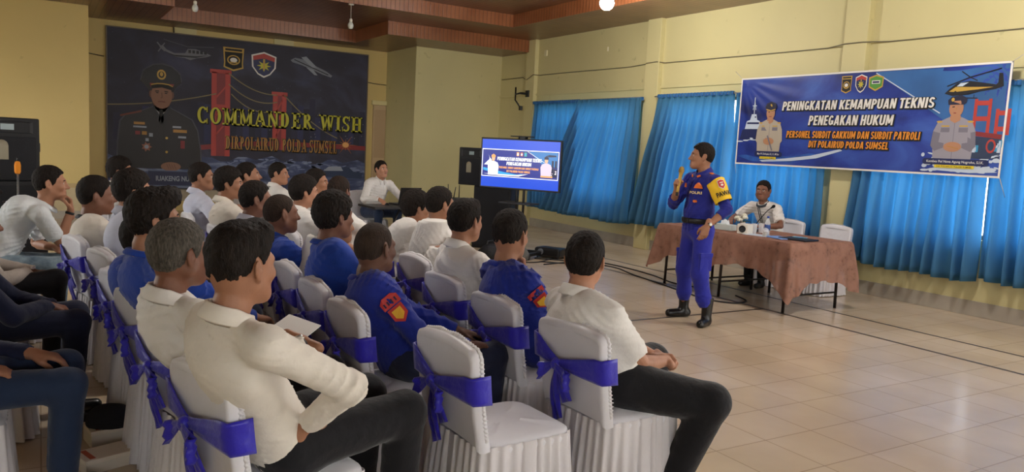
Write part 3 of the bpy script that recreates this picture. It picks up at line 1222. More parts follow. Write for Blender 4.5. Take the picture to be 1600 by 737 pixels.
    for n_ in 'LR':
        s = 1 if n_ == 'L' else -1
        sv.cone(nb - sd * .026 + l * s * .035, shd[n_] + sd * .002, .052, .058, k=.045)
        a = AL[n_]
        e, w = a['el'], a['wr']
        sh_ = shd[n_]
        if sleeve == 'short':
            sv.cone(sh_, sh_ + (e - sh_) * .78, .066, .066, k=.035, cb=True)
        else:
            sv.cone(sh_, e, .064, .054, k=.035)
            q = .94 if sleeve == 'long' else .42
            sv.cone(e, e + (w - e) * q, .053, .043 if sleeve == 'long' else .05, k=.02, cb=True)
    # waist hem cut
    hz = hip - sd * .075
    nz = sd
    def clip(X, Y, Z):
        return ((hz[0] - X) * nz[0] + (hz[1] - Y) * nz[1] + (hz[2] - Z) * nz[2]).astype(np.float32)
    Vt, Q = sv.mesh(smooth=2, noise=folds(.0125 if fine else .010, seed + 5, 1.0, .75), clip=clip)
    quad_mesh('shirt', Vt - inv, Q, sm, root)
    # ---- collar: a folded band round the neck, open at the throat
    if collar:
        P = []
        N = 30
        ax0 = unit(H(-.03, 0, -.08) - (nb - sd * .02))
        axs = unit(ax0 + fw * .22)
        cf = unit(fw - axs * (fw @ axs))
        cl = np.cross(axs, cf)
        cc = nb + sd * .026 + fw * .004
        gap = .30 if collar == 'shirt' else 0.0
        for i in range(N + 1):
            a = gap + (2 * math.pi - 2 * gap) * i / N
            front = max(0, math.cos(a))
            ring = []
            d = cf * math.cos(a) + cl * math.sin(a)
            if collar == 'shirt':
                prof = [(.066, -.03), (.0635, .022), (.0665, .031), (.073, .028), (.089 + .012 * front, -.016 - .022 * front ** 3), (.086 + .01 * front, -.021 - .022 * front ** 3), (.072, -.02)]
            else:
                prof = [(.068, -.03), (.066, -.004), (.070, .002), (.077, -.003), (.086, -.022), (.082, -.028)]
            for r, z in prof:
                P_ = cc + d * (r + .004 * front) + axs * (z - .022 * front * (1 if collar == 'shirt' else .8))
                ring.append(Vector(P_ - inv))
            P.append(ring)
        mb = MB()
        mb.grid(P, M_cord if collar == 'trim' else sm, closed_v=True)
        if gap:
            k = len(P[0])
            mb.add(P[0], [tuple(range(k))], sm)
            mb.add(P[-1], [tuple(reversed(range(k)))], sm)
        mb.build('collar', root)
    # ---- trousers, shoes
    pv = Vol(.0105 if fine else .013)
    pv.ell(hip - sd * .015, (.118 + belly * .4, .162 * W_, .105), TR, k=.05)
    for n_ in 'LR':
        hp, kn, an, toe = LG[n_]
        pv.cone(hp, kn, .088 * pw if not standing else .098, .066 * pw if not standing else .082, k=.05)
        if standing:
            pv.cone(kn, an + (kn - an) * .42, .080, .072, k=.04)
            pv.cone(an + (kn - an) * .42, an + (kn - an) * .22, .073, .055, k=.03, cb=True)
        else:
            pv.cone(kn, an + (kn - an) * .02, .065 * pw, .053 * pw, k=.03, cb=True)
    Vt, Q = pv.mesh(smooth=2, noise=folds(.0035 if not standing else .006, seed + 11, .8, 1.0))
    quad_mesh('trousers', Vt - inv, Q, PANT[pant], root)
    for n_ in 'LR':
        hp, kn, an, toe = LG[n_]
        t = V3(math.cos(toe), math.sin(toe), 0)
        tl = np.cross(u, t)
        bz = an[2] - .09
        sv = Vol(.009)
        A = V3(an[0], an[1], bz)
        sv.cone(A - t * .035 + u * .042, A + t * (.15 if standing else .13) + u * .034, .046 if standing else .041, .042 if standing else .034, k=.03, flat=(tl, .95))
        sv.cone(A + u * .04, A + u * (.13 if not standing else .27), .045 if standing else .043, .046 if not standing else .060, k=.03, cb=True)
        def cl2(X, Y, Z):
            return (bz + .002 - Z + 0 * X + 0 * Y).astype(np.float32)
        Vt, Q = sv.mesh(smooth=1, clip=cl2)
        quad_mesh('boot' if standing else 'shoe', Vt - inv, Q, M_shoe, root)
    J['root'] = root
    J['inv'] = inv
    return J
# ------------------------------------------------------------------ banquet chairs in white covers with blue bows
def satin(name, c, bump=.35, scale=9.0, rough=.42, stretch=(1, 1, 1)):
    return mat(name, c, rough, spec=.35, var=.03, vscale=5, bump=bump, bscale=scale, sheen=.2, stretch=stretch)
M_sat = satin('cover_satin', 'd6d5da')
M_sat2 = satin('cover_skirt_satin', 'cfcbcd', .3, 14)
M_ruf = satin('ruffle_satin', 'dad9dc', .3, 40)
M_bow = satin('bow_satin', '2a22a8', .4, 16, .33)

def make_chair():
    root = empty('banquet_chair')
    ZS_, ZT_ = 0.46, 0.85
    def bx(z):            # rear face of the backrest over height
        return -.225 - .07 * max(0, z - .40) / .45 - .012 * math.sin(max(0, min(1, (z - .4) / .45)) * math.pi)
    def hw(z):            # half width
        return .205 + .02 * math.sin(max(0, min(1, (z - .3) / .55)) * math.pi * .6)
    # back cover: rounded slab with a slightly hollow rear panel
    prof = []
    for i in range(10):
        z = .44 + i * .039
        prof.append((hw(z), z))
    r = .045
    for i in range(1, 8):
        a = math.pi / 2 * i / 7
        prof.append((hw(.75) - r + r * math.cos(a), .803 + r * math.sin(a)))
    out = [(y, z) for y, z in prof]
    top = []
    w0 = out[-1][0]
    for i in range(1, 8):
        t = i / 8
        top.append((w0 * (1 - 2 * t), ZT_ + .014 * math.sin(math.pi * t)))
    loop = out + top + [(-y, z) for y, z in reversed(out)]
    mb = MB()
    n = len(loop)
    cz, thick = .62, .062
    layers = []
    for off, inset in ((.004, .03), (.0, .012), (.008, .0), (.03, -.003), (thick - .008, .0), (thick, .014), (thick - .003, .04)):
        L = []
        for y, z in loop:
            d = Vector((y, (z - cz) * .9))
            k = max(0, (d.length - inset) / max(d.length, 1e-5))
            yy, zz = y * k, cz + (z - cz) * k
            L.append(Vector((bx(zz) + off, yy, zz)))
        layers.append(L)
    mb.grid(layers, M_sat)
    # close front and rear with rows of quads between left and right sides
    for L, rev in ((layers[0], False), (layers[-1], True)):
        m_ = n // 2
        rows = []
        for i in range(m_ + 1):
            a, b_ = L[i], L[n - 1 - i] if n - 1 - i > i else L[i]
            row = []
            for q in range(7):
                t = q / 6
                p = a.lerp(b_, t)
                p = p + Vector((.012 * math.sin(math.pi * t) * (1 if not rev else -1), 0, 0))
                row.append(p)
            rows.append(row if rev else list(reversed(row)))
        mb.grid(rows, M_sat)
    mb.build('back_cover', root)
    # seat
    mb = MB()
    P = []
    for k, (z, g) in enumerate(((.40, .0), (.435, .004), (.462, -.004), (.472, -.03), (.478, -.09), (.48, -.16))):
        ring = []
        for i in range(48):
            a = 2 * math.pi * i / 48
            c, s = math.cos(a), math.sin(a)
            sx = math.copysign(abs(c) ** .32, c)
            sy = math.copysign(abs(s) ** .32, s)
            ring.append(Vector((.015 + (.225 + g) * sx, (.215 + g) * sy, z + (.004 * math.sin(a * 5 + k) if k > 3 else 0))))
        P.append(ring)
    mb.grid(P, M_sat, closed_v=True)
    mb.add(P[-1], [tuple(range(48))], M_sat, True)
    mb.build('seat_cover', root)
    # gathered skirt
    mb = MB()
    N, rows = 312, 7
    dense_a = np.linspace(0, 2 * math.pi, 4001)
    cx_, sy_ = np.cos(dense_a), np.sin(dense_a)
    qx, qy = np.sign(cx_) * np.abs(cx_) ** .3, np.sign(sy_) * np.abs(sy_) ** .3
    al = np.concatenate([[0], np.cumsum(np.hypot(np.diff(qx), np.diff(qy)))])
    ang_of = np.interp(np.arange(N) / N * al[-1], al, dense_a)
    P = []
    for j in range(rows):
        t = j / (rows - 1)
        z = .455 - t * .447
        ring = []
        for i in range(N):
            a = float(ang_of[i])
            c, s = math.cos(a), math.sin(a)
            sx = math.copysign(abs(c) ** .3, c)
            sy = math.copysign(abs(s) ** .3, s)
            w_ = 2 * math.pi * i / N
            wv = math.sin(w_ * 34 + 1.3 * math.sin(w_ * 5) + .5 * t) * (.004 + .009 * t) + math.sin(w_ * 13 + 1 + t) * .006 * t
            gx, gy = .228 + .03 * t + wv, .219 + .03 * t + wv
            ring.append(Vector((.012 + gx * sx - (.012 if sx < 0 else 0), gy * sy, z)))
        P.append(ring)
    mb.grid(P, M_sat2, closed_v=True)
    mb.build('skirt', root)
    # ruffle along the front edge of the back cover
    mb = MB()
    path = []
    pts = [(y, z) for y, z in loop if z > .455]
    dense = []
    for (y0, z0), (y1, z1) in zip(pts, pts[1:]):
        dist = math.hypot(y1 - y0, z1 - z0)
        k = max(1, int(dist / .003))
        for i in range(k):
            t = i / k
            dense.append((y0 + (y1 - y0) * t, z0 + (z1 - z0) * t))
    A, B, C_ = [], [], []
    acc = 0
    for i, (y, z) in enumerate(dense):
        y2, z2 = dense[min(i + 1, len(dense) - 1)]
        y1, z1 = dense[max(i - 1, 0)]
        d = Vector((y2 - y1, z2 - z1)).normalized()
        nn = Vector((d.y, -d.x))
        acc += .003
        wv = math.sin(acc * 2 * math.pi / .017)
        w2 = math.sin(acc * 2 * math.pi / .017 + 1.2)
        x = bx(z) + .036
        big = .6 + .4 * math.sin(acc * 31 + 1.5 * math.sin(acc * 12))
        A.append(Vector((x - .006 + .002 * wv, y + nn.x * -.004, z + nn.y * -.004)))
        B.append(Vector((x + .003 + .005 * wv * big, y + nn.x * (.006 + .003 * w2 * big), z + nn.y * (.006 + .003 * w2 * big))))
        C_.append(Vector((x + .010 + .008 * wv * big, y + nn.x * (.010 + .006 * w2 * big), z + nn.y * (.010 + .006 * w2 * big))))
    mb.sheet([A, B, C_], .002, M_ruf)
    mb.build('ruffle', root)
    # sash: two gathered bands that narrow to the knot, wrapped round the sides
    mb = MB()
    ky, kz = .055, .665
    def band(y_end, zt, zb, sgn):
        P = []
        for i in range(19):
            t = i / 18
            row = []
            for j in range(9):
                v = j / 8
                ez = zt + (zb - zt) * v
                wz = kz + .020 - .040 * v
                tt = t ** .9
                y = ky + (y_end - ky) * tt
                z = wz + (ez - wz) * tt
                puff = .012 * math.sin(math.pi * v) * (1 - t) + .004 * math.sin(v * 19 + t * 5) * (1 - .5 * t)
                x = bx(z) - .008 - puff
                if t > .86:                                    # round the side edge
                    q = (t - .86) / .14
                    x = bx(z) - .008 + .078 * q * q
                    y = y_end + sgn * (.004 + .014 * q)
                row.append(Vector((x, y, z)))
            P.append(row)
        if sgn < 0:
            P = [list(reversed(r_)) for r_ in P]
        mb.sheet(P, .004, M_bow)
    band(hw(.72) + .004, .785, .665, 1)
    band(-hw(.70) - .004, .755, .640, -1)
    sash = mb.build('sash', root)
    mb = MB()
    K = Vector((bx(kz) - .028, ky, kz))
    # knot
    Pk = []
    for i in range(13):
        a = math.pi * i / 12
        ring = []
        for q in range(14):
            b_ = 2 * math.pi * q / 14
            rr = math.sin(a) * (1 + .1 * math.sin(b_ * 5))
            ring.append(K + Vector((.02 * rr * math.cos(b_), .022 * rr * math.sin(b_), .027 * math.cos(a))))
        Pk.append(ring)
    mb.grid(Pk, M_bow, closed_v=True)
    # two drooping loops
    for sgn, ln, dz in ((1, .085, -.05), (-1, .11, -.055)):
        P = []
        for i in range(15):
            t = i / 14
            s = math.sin(math.pi * t)
            L = ln * math.sin(math.pi * t / 2 if t < .5 else math.pi * (1 - t) / 2) * 1.4 if False else ln * s
            side = 1 if t < .5 else -1
            row = []
            for j in range(7):
                v = j / 6 - .5
                wdt = .022 + .060 * s
                y = K.y + sgn * (L + .004)
                z = K.z + dz * s + v * wdt + (.012 if side > 0 else -.006) * s * 0
                x = K.x - .004 - (.024 * s * (1 if t < .5 else -.2)) * math.sin(math.pi * min(1, abs(.5 - t) * 3 + .15)) + .006 * math.sin(v * 14) * s - .008
                row.append(Vector((x, y, z)))
            P.append(row)
        mb.sheet(P, .003, M_bow)
    mb.build('bow', root)
    # tails
    for y0, ln, lean, w0 in ((.012, .25, .028, .042), (-.018, .14, -.03, .05)):
        tb = MB()
        P = []
        for i in range(14):
            t = i / 13
            row = []
            for j in range(7):
                v = j / 6 - .5
                wdt = (.018 + w0 * min(1, t * 3)) * (1 - .0 * t)
                z = K.z - .012 - ln * t - (.03 * (v + .5) if t > .95 else 0)
                row.append(Vector((bx(z) - .016 - .006 * math.sin(v * 9 + t * 4) - .012 * math.sin(t * 3), K.y + y0 + lean * t + v * wdt, z)))
            P.append(row)
        tb.sheet(P, .003, M_bow)
        tb.build('bow_tail', root)
    return root

CHAIR = make_chair()
_chair_used = [False]
def chair(x, y, deg, label, group='white covered banquet chairs'):
    if _chair_used[0]:
        c = copy_tree(CHAIR)
    else:
        c = CHAIR
        _chair_used[0] = True
    c.location = (x, y, 0)
    c.rotation_euler = (0, 0, math.radians(deg))
    tag(c, label, 'chair', group)
    return c
# ------------------------------------------------------------------ the audience: chairs and the people in them
SPK = (5.55, 5.45, 1.6)
TVP = (6.2, 9.9, 1.4)
R_ = math.radians
def sit(cx, cy, deg, chair_label, who, dx=.0, dy=0.0, **k):
    chair(cx, cy, deg, chair_label)
    a = R_(deg)
    yaw = k.pop('yaw', a)
    k.setdefault('look', SPK)
    return person(who, seat=(cx + dx * math.cos(a) - dy * math.sin(a), cy + dx * math.sin(a) + dy * math.cos(a)), yaw=yaw, **k)

LAP = dict(R=dict(w=(.33, .10, .075), pole=(-.5, .7, -.3), hd=(.9, -.35, -.15), hn=(.2, 0, 1), pose='relaxed'),
           L=dict(w=(.33, .10, .075), pole=(-.5, .7, -.3), hd=(.9, -.35, -.15), hn=(.2, 0, 1), pose='relaxed'))
CLASP = dict(R=dict(w=(.30, .035, .06), pole=(-.5, .55, -.9), hd=(.45, -.85, .05), hn=(.5, .4, .9), pose='curl'),
             L=dict(w=(.32, .05, .05), pole=(-.3, .9, -.6), hd=(.45, -.85, .05), hn=(.5, .4, .9), pose='curl'))

# -- front row
PA = sit(2.26, 2.72, 3, 'white covered chair with blue bow nearest the open floor, under a man with clasped hands',
    'seated man in white short-sleeved shirt and black trousers, hands clasped, nearest the open floor', top=(2.13, 2.82, 1.25), hair='short', fine=True, seed=1, pw=1.3,
    arms=CLASP, legs=dict(R=dict(kf=.28, kl=.34, ku=-.05, al=-.12, af=-.10), L=dict(kf=.40, kl=.16)), skin_='light')
PB = sit(2.24, 3.35, 0, 'white covered chair with blue bow under the man resting chin on hand',
    'seated man in blue long-sleeved uniform resting his chin on his raised hand', top=(2.12, 3.47, 1.285), hair='fade', fine=True, seed=2, shirt='blue', sleeve='long', collar='round',
    pant='blue', arms=dict(R=dict(head=(.105, -.035, -.225), pole=(.3, .8, -.8), hd=(-.05, -.1, 1), hn=(.9, .5, 0), pose='curl'), L=LAP['L']), legs=dict(R=dict(kf=.36, kl=.2)), skin_='tan')
PC = sit(2.27, 4.00, 0, 'white covered chair under the thick-haired man, beside the chin-resting man',
    'seated man in white shirt with thick black hair and full cheek, behind the chin-resting man', top=(2.16, 4.06, 1.30), hair='short', kind='b', fine=True, seed=3, arms=LAP, width=1.05, tuft=.8)
PD = sit(2.42, 4.75, 0, 'white covered chair under the broad man in white who leans forward',
    'broad seated man in white shirt leaning forward, short dark hair, before the television', top=(2.56, 5.22, 1.30), hair='short', kind='b', seed=4, fine=True, width=1.14, belly=.03, arms=LAP, dx=-.06, hunch=.06)
PD2 = sit(2.40, 5.42, 0, 'white covered chair mostly hidden past the broad leaning man',
    'seated man in white shirt bending forward, half hidden by the broad leaning man', top=(2.52, 5.56, 1.245), hair='bushy', seed=5, width=1.1, arms=LAP, hunch=.06)
sit(2.42, 6.55, 0, 'white covered chair hidden past the blue-shirted men, in the front row',
    'seated man with cropped greying hair, only his head showing past a blue-shirted man', top=(2.27, 6.66, 1.29), hair='short', hairc='brown', kind='b', seed=6, arms=LAP, look=TVP, skin_='brown')
sit(2.46, 7.40, 0, 'white covered chair in front of the backdrop wave, second farthest of the front row',
    'seated man in white shirt in profile, head just past another man in white', top=(2.31, 7.45, 1.32), hair='short', seed=7, arms=LAP)
sit(2.56, 9.15, 0, 'white covered chair at the far end of the front row',
    'farthest seated man in white shirt, alone before the sea on the backdrop', top=(2.41, 9.24, 1.31), hair='short', seed=8, arms=LAP, kind='c', look=(6, 7.0, 1.5), skin_='light')
# -- second row
chair(1.64, 2.70, 3, 'empty white covered chair with blue bow in the foreground')
PF = sit(1.47, 3.39, 0, 'white covered chair with blue bow under the man with the red shoulder badge',
    'seated man in dark blue long-sleeved uniform with a red and yellow badge on his shoulder', dx=.05, top=(1.40, 3.55, 1.225), hair='bald', hairc='stubble', fine=True, seed=9, shirt='blue', sleeve='long', collar='round',
    pant='navy', arms=dict(R=dict(w=(.26, .16, .07), pole=(-.5, .6, -.4), hd=(.9, -.4, -.1), hn=(.1, 0, 1)), L=LAP['L']), skin_='dark', width=1.05)
PG = sit(1.50, 3.98, 0, 'white covered chair under the tall-haired man in mid blue shirt',
    'seated man in mid blue uniform shirt with a full head of black hair', top=(1.41, 4.21, 1.315), hair='bushy', fine=True, seed=10, shirt='blue2', sleeve='long', collar='round', pant='navy', arms=LAP, skin_='brown')
PH = sit(1.52, 4.58, 0, 'white covered chair with blue bow under the man bent far forward',
    'seated man in white shirt bent far forward, head hidden by the mid blue shirted man', top=(1.66, 4.90, 1.19), hair='short', seed=11, arms=LAP, hunch=.07, width=1.08)
sit(1.48, 5.00, 0, 'white covered chair under the balding man in blue',
    'seated balding man in blue uniform shirt with dark skin', top=(1.33, 5.02, 1.25), hair='bald', hairc='stubble', kind='b', seed=12, fine=True, shirt='blue2', sleeve='long', collar='shirt', pant='navy', arms=LAP, skin_='brown')
sit(2.00, 6.25, 0, 'white covered chair between the front and second row, under a man in profile',
    'seated man in white shirt with combed black hair, in profile above the balding man', top=(1.86, 6.32, 1.30), hair='bushy', seed=13, arms=LAP, kind='c', look=(6, 6.2, 1.4), skin_='light')
sit(1.46, 5.66, 0, 'white covered chair in second row under the man with pale lavender collar',
    'seated man in pale lavender collared shirt, behind the balding man in blue', top=(1.33, 5.70, 1.285), hair='short', seed=14, shirt='lav', fine=True, arms=LAP, skin_='brown')
sit(1.50, 6.72, 0, 'white covered chair in second row under the man with longish black hair',
    'seated man in cream white shirt with longish black hair, facing right', top=(1.36, 6.78, 1.33), hair='bushy', seed=15, shirt='cream', arms=LAP, kind='c', skin_='tan')
sit(1.90, 7.80, 0, 'white covered chair hidden behind the longish-haired man',
    'seated man whose raised face shows past the longish-haired man', top=(1.76, 7.88, 1.345), hair='short', seed=16, arms=LAP, look=(5.5, 6.5, 2.0), pitch=.15, kind='b')
PM = sit(1.44, 7.72, 0, 'white covered chair at the far end of the second row',
    'seated man in pale lavender shirt resting his arm over the chair ahead', top=(1.31, 7.77, 1.33), hair='short', seed=17, shirt='lav', look=(6, 6.4, 1.5),
    arms=dict(R=dict(abs=(1.62, 7.42, .93), pole=(-.2, .6, -.7), hd=(.9, .1, -.35), hn=(.3, .2, 1), pose='relaxed'), L=LAP['L']), skin_='tan')
# -- third row
PI_ = sit(.70, 2.62, 13, 'white covered chair with blue bow under the foreground man with crossed arms',
    'foreground seated man in cream long-sleeved shirt and black trousers with folded arms', top=(.535, 2.46, 1.335), hair='fade', fine=True, seed=18, pw=1.2, shirt='cream', sleeve='long', tuft=1.0, width=1.08,
    look=(5.0, 5.0, 1.3), arms=dict(R=dict(abs=(.74, 2.45, .66), pole=(.9, .45, -.25), hd=(-.72, -.58, -.3), hn=(-.2, .8, .5), pose='relaxed'),
         L=dict(abs=(.86, 2.86, .83), pole=(.9, .3, -.5), hd=(-.45, .8, .25), hn=(.5, .3, .7), pose='relaxed')),
    legs=dict(R=dict(kf=.44, kl=.13, ku=.03), L=dict(kf=.44, kl=.13, ku=.03)), skin_='tan')
PR = sit(.67, 3.33, 13, 'white covered chair with blue bow under the grey-haired man',
    'seated grey-haired man in white collared shirt, behind the foreground man', top=(.45, 3.12, 1.28), hair='short', hairc='grey', fine=True, seed=19, kind='b', arms=LAP, skin_='brown')
PS = sit(.63, 3.98, 13, 'white covered chair under the bushy-haired man in blue',
    'seated man in blue shirt with bushy black hair, past the grey-haired man', top=(.455, 3.90, 1.33), hair='bushy', fine=True, seed=20, shirt='blue2', sleeve='long', collar='round', pant='navy', arms=LAP, skin_='tan', tuft=1.2, look=(5.2, 4.4, 1.2))
sit(.60, 4.58, 13, 'white covered chair with blue bow under the bright blue back',
    'seated man in bright blue shirt, only his back showing past the bushy-haired man', top=(.47, 4.45, 1.17), hair='short', seed=21, shirt='blue2', sleeve='long', collar='round', pant='navy', arms=LAP)
sit(.58, 5.40, 13, 'white covered chair under the man in white before the blue backs',
    'seated man in white shirt with thick black hair, between polo man and blue backs', top=(.525, 5.60, 1.34), hair='bushy', seed=22, shirt='lav', arms=LAP, look=(5.5, 6.2, 1.4), skin_='tan')
sit(.76, 8.35, 5, 'white covered chair hidden at the far end of the third row',
    'seated man in white, farthest of the third row, against the portrait on the backdrop', top=(.68, 8.45, 1.33), hair='bushy', seed=23, arms=LAP, look=(5.5, 7.5, 1.4))
PV = sit(.46, 6.10, 13, 'white covered chair with blue bow under the man in a white polo',
    'seated man in white polo shirt with dark collar stripe, broad face in profile', top=(.345, 6.16, 1.27), hair='short', seed=24, kind='b', shirt='cream', collar='trim', arms=LAP, look=(5.5, 6.3, 1.1), skin_='brown', headscale=1.05)
# -- fourth row, along the left edge
PW = sit(-.26, 6.80, 0, 'white covered chair under the man in a white T-shirt',
    'seated man in white T-shirt and washed jeans holding his hand to his mouth', top=(.075, 6.85, 1.30), hair='short', seed=25, shirt='tee', collar='round', pant='wash', fine=True, skin_='light', hunch=.07, look=(5, 6.6, 1.0), dx=-.05,
    arms=dict(R=dict(head=(.13, -.03, -.20), pole=(-.7, .35, -1), hd=(-.1, .1, 1), hn=(.9, -.2, 0), pose='curl'), L=dict(w=(.40, .1, .09), pole=(-.2, .5, -.6), hd=(.9, -.3, -.1), hn=(0, 0, 1))),
    legs=dict(R=dict(kf=.44, kl=.1, ku=-.02), L=dict(kf=.44, kl=.1, ku=-.02)), kind='c')
sit(-.36, 5.72, 0, 'white covered chair under the man in grey-white shirt at the left edge',
    'seated man in grey-white long-sleeved shirt and black trousers, cut off at the left edge', top=(-.27, 5.45, 1.25), hair='short', seed=26, shirt='grey', sleeve='long', skin_='dark', look=(5, 5.5, 1.1),
    arms=dict(R=dict(w=(.30, .05, .10), pole=(-.5, .6, -.2), hd=(1, -.1, -.05), hn=(0, .1, 1)), L=LAP['L']), legs=dict(R=dict(kf=.44, kl=.1, ku=.06), L=dict(kf=.44, kl=.1, ku=.02)))
PZ = sit(-.30, 4.72, 0, 'white covered chair under the navy uniformed man at the left edge',
    'seated man in dark navy uniform with folded hands, his head beyond the left edge', top=(-.28, 4.60, 1.24), hair='short', seed=27, shirt='navy', sleeve='long', pant='navy', skin_='brown', look=(5, 5, 1.1),
    arms=dict(R=dict(w=(.34, .04, .08), pole=(-.4, .7, -.2), hd=(.8, -.4, -.35), hn=(.4, .2, .9), pose='curl'), L=dict(w=(.36, .02, .06), pole=(-.4, .7, -.2), hd=(.8, -.5, -.3), hn=(.4, .2, .9), pose='curl')),
    legs=dict(R=dict(kf=.46, kl=.1), L=dict(kf=.46, kl=.14)))
sit(-.36, 3.62, 0, 'white covered chair under the nearest jeans-wearing man at the left edge',
    'seated man in dark jeans nearest on the left, only knees and one hand showing', top=(-.40, 3.55, 1.22), hair='short', seed=28, shirt='navy', sleeve='long', pant='jean', skin_='tan', look=(5, 4, 1.1),
    arms=dict(R=dict(w=(.16, .16, .10), pole=(-.5, .6, -.2), hd=(.9, -.3, -.3), hn=(0, .2, 1)), L=LAP['L']), legs=dict(R=dict(kf=.45, kl=.14), L=dict(kf=.45, kl=.16)))
# ------------------------------------------------------------------ the speaker, the seated officer, the laptop operator
JS = person('standing speaker in royal blue uniform and yellow armband, holding a golden microphone', top=(5.50, 5.53, 1.765), seat=(5.50, 5.50), standing=True, yaw=R_(172), head_yaw=R_(146),
            hair='short', kind='c', fine=True, seed=40, shirt='spk', sleeve='rolled', collar='shirt', pant='spk', skin_='tan', width=1.06, belly=.022, hunch=.0, pitch=.03,
            arms=dict(R=dict(abs=(5.27, 5.60, 1.30), pole=(-.2, .7, -.8), hd=(.35, -.25, .9), hn=(.55, .8, .1), pose='grip'),
                      L=dict(abs=(5.33, 5.22, .985), pole=(-1, .35, 0), hd=(.30, -.05, -.95), hn=(.3, 1, .2), pose='relaxed')),
            feet=dict(L=(5.53, 5.33, 0), R=(5.60, 5.72, 0)), legs=dict(L=dict(toe=R_(205)), R=dict(toe=R_(160))))
rt, iv = JS['root'], JS['inv']
def loc(p):
    return Vector(V3(p) - iv)
# belt with a buckle
mb = MB()
P = []
hip = JS['hip']
for i in range(41):
    a = 2 * math.pi * i / 40
    d = JS['f'] * math.cos(a) * .150 + JS['l'] * math.sin(a) * .192
    P.append([loc(hip + d * k + V3(0, 0, z)) for k, z in ((.95, .055), (1.0, .06), (1.015, .08), (1.0, .1), (.95, .105))])
mb.grid(P, mat('belt_black', '101012', .45), closed_v=True)
mb.build('belt', rt)
mb = MB()
d = JS['f']
mb.bbox((-.012, -.032, -.026), (.006, .032, .026), mat('buckle', '2a2a2c', .3, metal=.6), .004, Matrix.Translation(loc(hip + d * .154 + V3(0, 0, .08))) @ Matrix.Rotation(R_(172), 4, 'Z'))
mb.build('belt_buckle', rt)
# yellow armband round the left upper arm, with a badge and letters
M_yel = mat('armband_yellow', 'e2b81e', .6, var=.05, bump=.1)
M_redb = mat('badge_red', 'b5322e', .6)
M_wht = mat('badge_white', 'd8d2c6', .6)
M_blk = mat('print_black', '14130f', .6)
a0, a1 = JS['sh']['L'], JS['arms']['L']['el']
axv = unit(a1 - a0)
o_ = JS['l'] - axv * (JS['l'] @ axv)
o_ = unit(o_)
q_ = np.cross(axv, o_)
def armpt(t, ang, r=.0):
    c = a0 + (a1 - a0) * t
    rad = (.0745 + (.064 - .0745) * t) + .012 + r
    return c + (o_ * math.cos(ang) + q_ * math.sin(ang)) * rad
mb = MB()
P = []
for i in range(37):
    ang = 2 * math.pi * i / 36
    row = []
    for j in range(13):
        t = -.02 + .74 * j / 12
        if j == 0:
            t += .10 * (1 - max(0, math.cos(ang))) 
        row.append(loc(armpt(t, ang, .003 + .002 * math.sin(ang * 3 + j))))
    P.append(row)
mb.grid(P, M_yel)
mb.build('armband', rt)
def arm_patch(pts, m, name, r):
    mb = MB()
    mb.add([loc(armpt(t, ang, r)) for ang, t in pts], [tuple(range(len(pts)))], m)
    return mb
sgn = 1 if (q_ @ JS['f']) < 0 else -1
mb = MB()
def ap(pts, m, r):
    mb.add([loc(armpt(t, sgn * ang, r)) for ang, t in pts], [tuple(range(len(pts)))], m)
C0 = -.15
def shield(s, m, r, dt=.0):
    ap([(C0 - .42 * s, .20 - .12 * s + dt), (C0, .20 - .16 * s + dt), (C0 + .42 * s, .20 - .12 * s + dt), (C0 + .42 * s, .20 + .09 * s + dt), (C0, .20 + .20 * s + dt), (C0 - .42 * s, .20 + .09 * s + dt)], m, r)
shield(.95, M_wht, .007)
shield(.82, M_redb, .0085)
ap([(C0 - .2, .15), (C0 + .2, .15), (C0 + .2, .18), (C0 - .2, .18)], M_wht, .010)
ap([(C0 + .16 * math.cos(i * .628), .245 + .035 * math.sin(i * .628)) for i in range(10)], M_wht, .010)
mb.build('armband_badge', rt)
mb = MB()
v, fc = text_mesh('PAWAS', .03)
wmax = v[:, 0].max()
pts = []
for p in v:
    u_, w_ = p[0] / wmax, p[1] / .73
    pts.append(loc(armpt(.585 - .15 * w_, sgn * (C0 - .95 + 1.9 * u_), .0085)))
mb.add(pts, fc, M_blk)
mb.build('armband_lettering', rt)
# rank patches and name tape on the chest and collar
M_org = mat('patch_orange', 'd2691e', .6)
M_gold = mat('patch_gold', 'c79a3a', .5)
ch = JS['ch']
def chest(yl, z, out=.0):
    """point on the shirt front: yl metres to his left, z metres above the belt"""
    c = ch + JS['l'] * yl
    ry = .172
    k = math.sqrt(max(0, 1 - (yl / ry) ** 2))
    zz = hip[2] + .08 + z
    kz = math.sqrt(max(0.05, 1 - ((zz - ch[2]) / .30) ** 2))
    p = V3(ch[0], ch[1], zz) + JS['l'] * yl + JS['f'] * ((.158) * k * kz + .004 + out)
    return p
def chest_poly(name, pts, m, out=.0, parent=rt):
    mb = MB()
    c = [sum(p[0] for p in pts) / len(pts), sum(p[1] for p in pts) / len(pts)]
    top_ = [loc(chest(y, z, out + .008)) for y, z in pts]
    bot = [loc(chest(y, z, out - .012)) for y, z in pts]
    n = len(pts)
    mb.add(top_ + bot, [tuple(range(n)), tuple(range(2 * n - 1, n - 1, -1))] + [(i, (i + 1) % n, n + (i + 1) % n, n + i) for i in range(n)], m)
    return mb.build(name, parent)
def disc(cx, cz, r, n=14):
    return [(cx + r * math.cos(2 * math.pi * i / n), cz + r * math.sin(2 * math.pi * i / n)) for i in range(n)]
chest_poly('chest_patch', disc(.085, .105, .022), M_org)
chest_poly('chest_patch', disc(.085, .105, .012), M_gold, .003)
chest_poly('chest_patch', disc(.080, .19, .013), M_org)
chest_poly('rank_badge', [(.07, .315), (.13, .315), (.12, .345), (.1, .37), (.08, .345)], M_org)
chest_poly('rank_badge', [(-.12, .315), (-.07, .315), (-.08, .345), (-.10, .355)], M_org)
mb = MB()
v, fc = text_mesh('POLRI', .03)
wmax = v[:, 0].max()
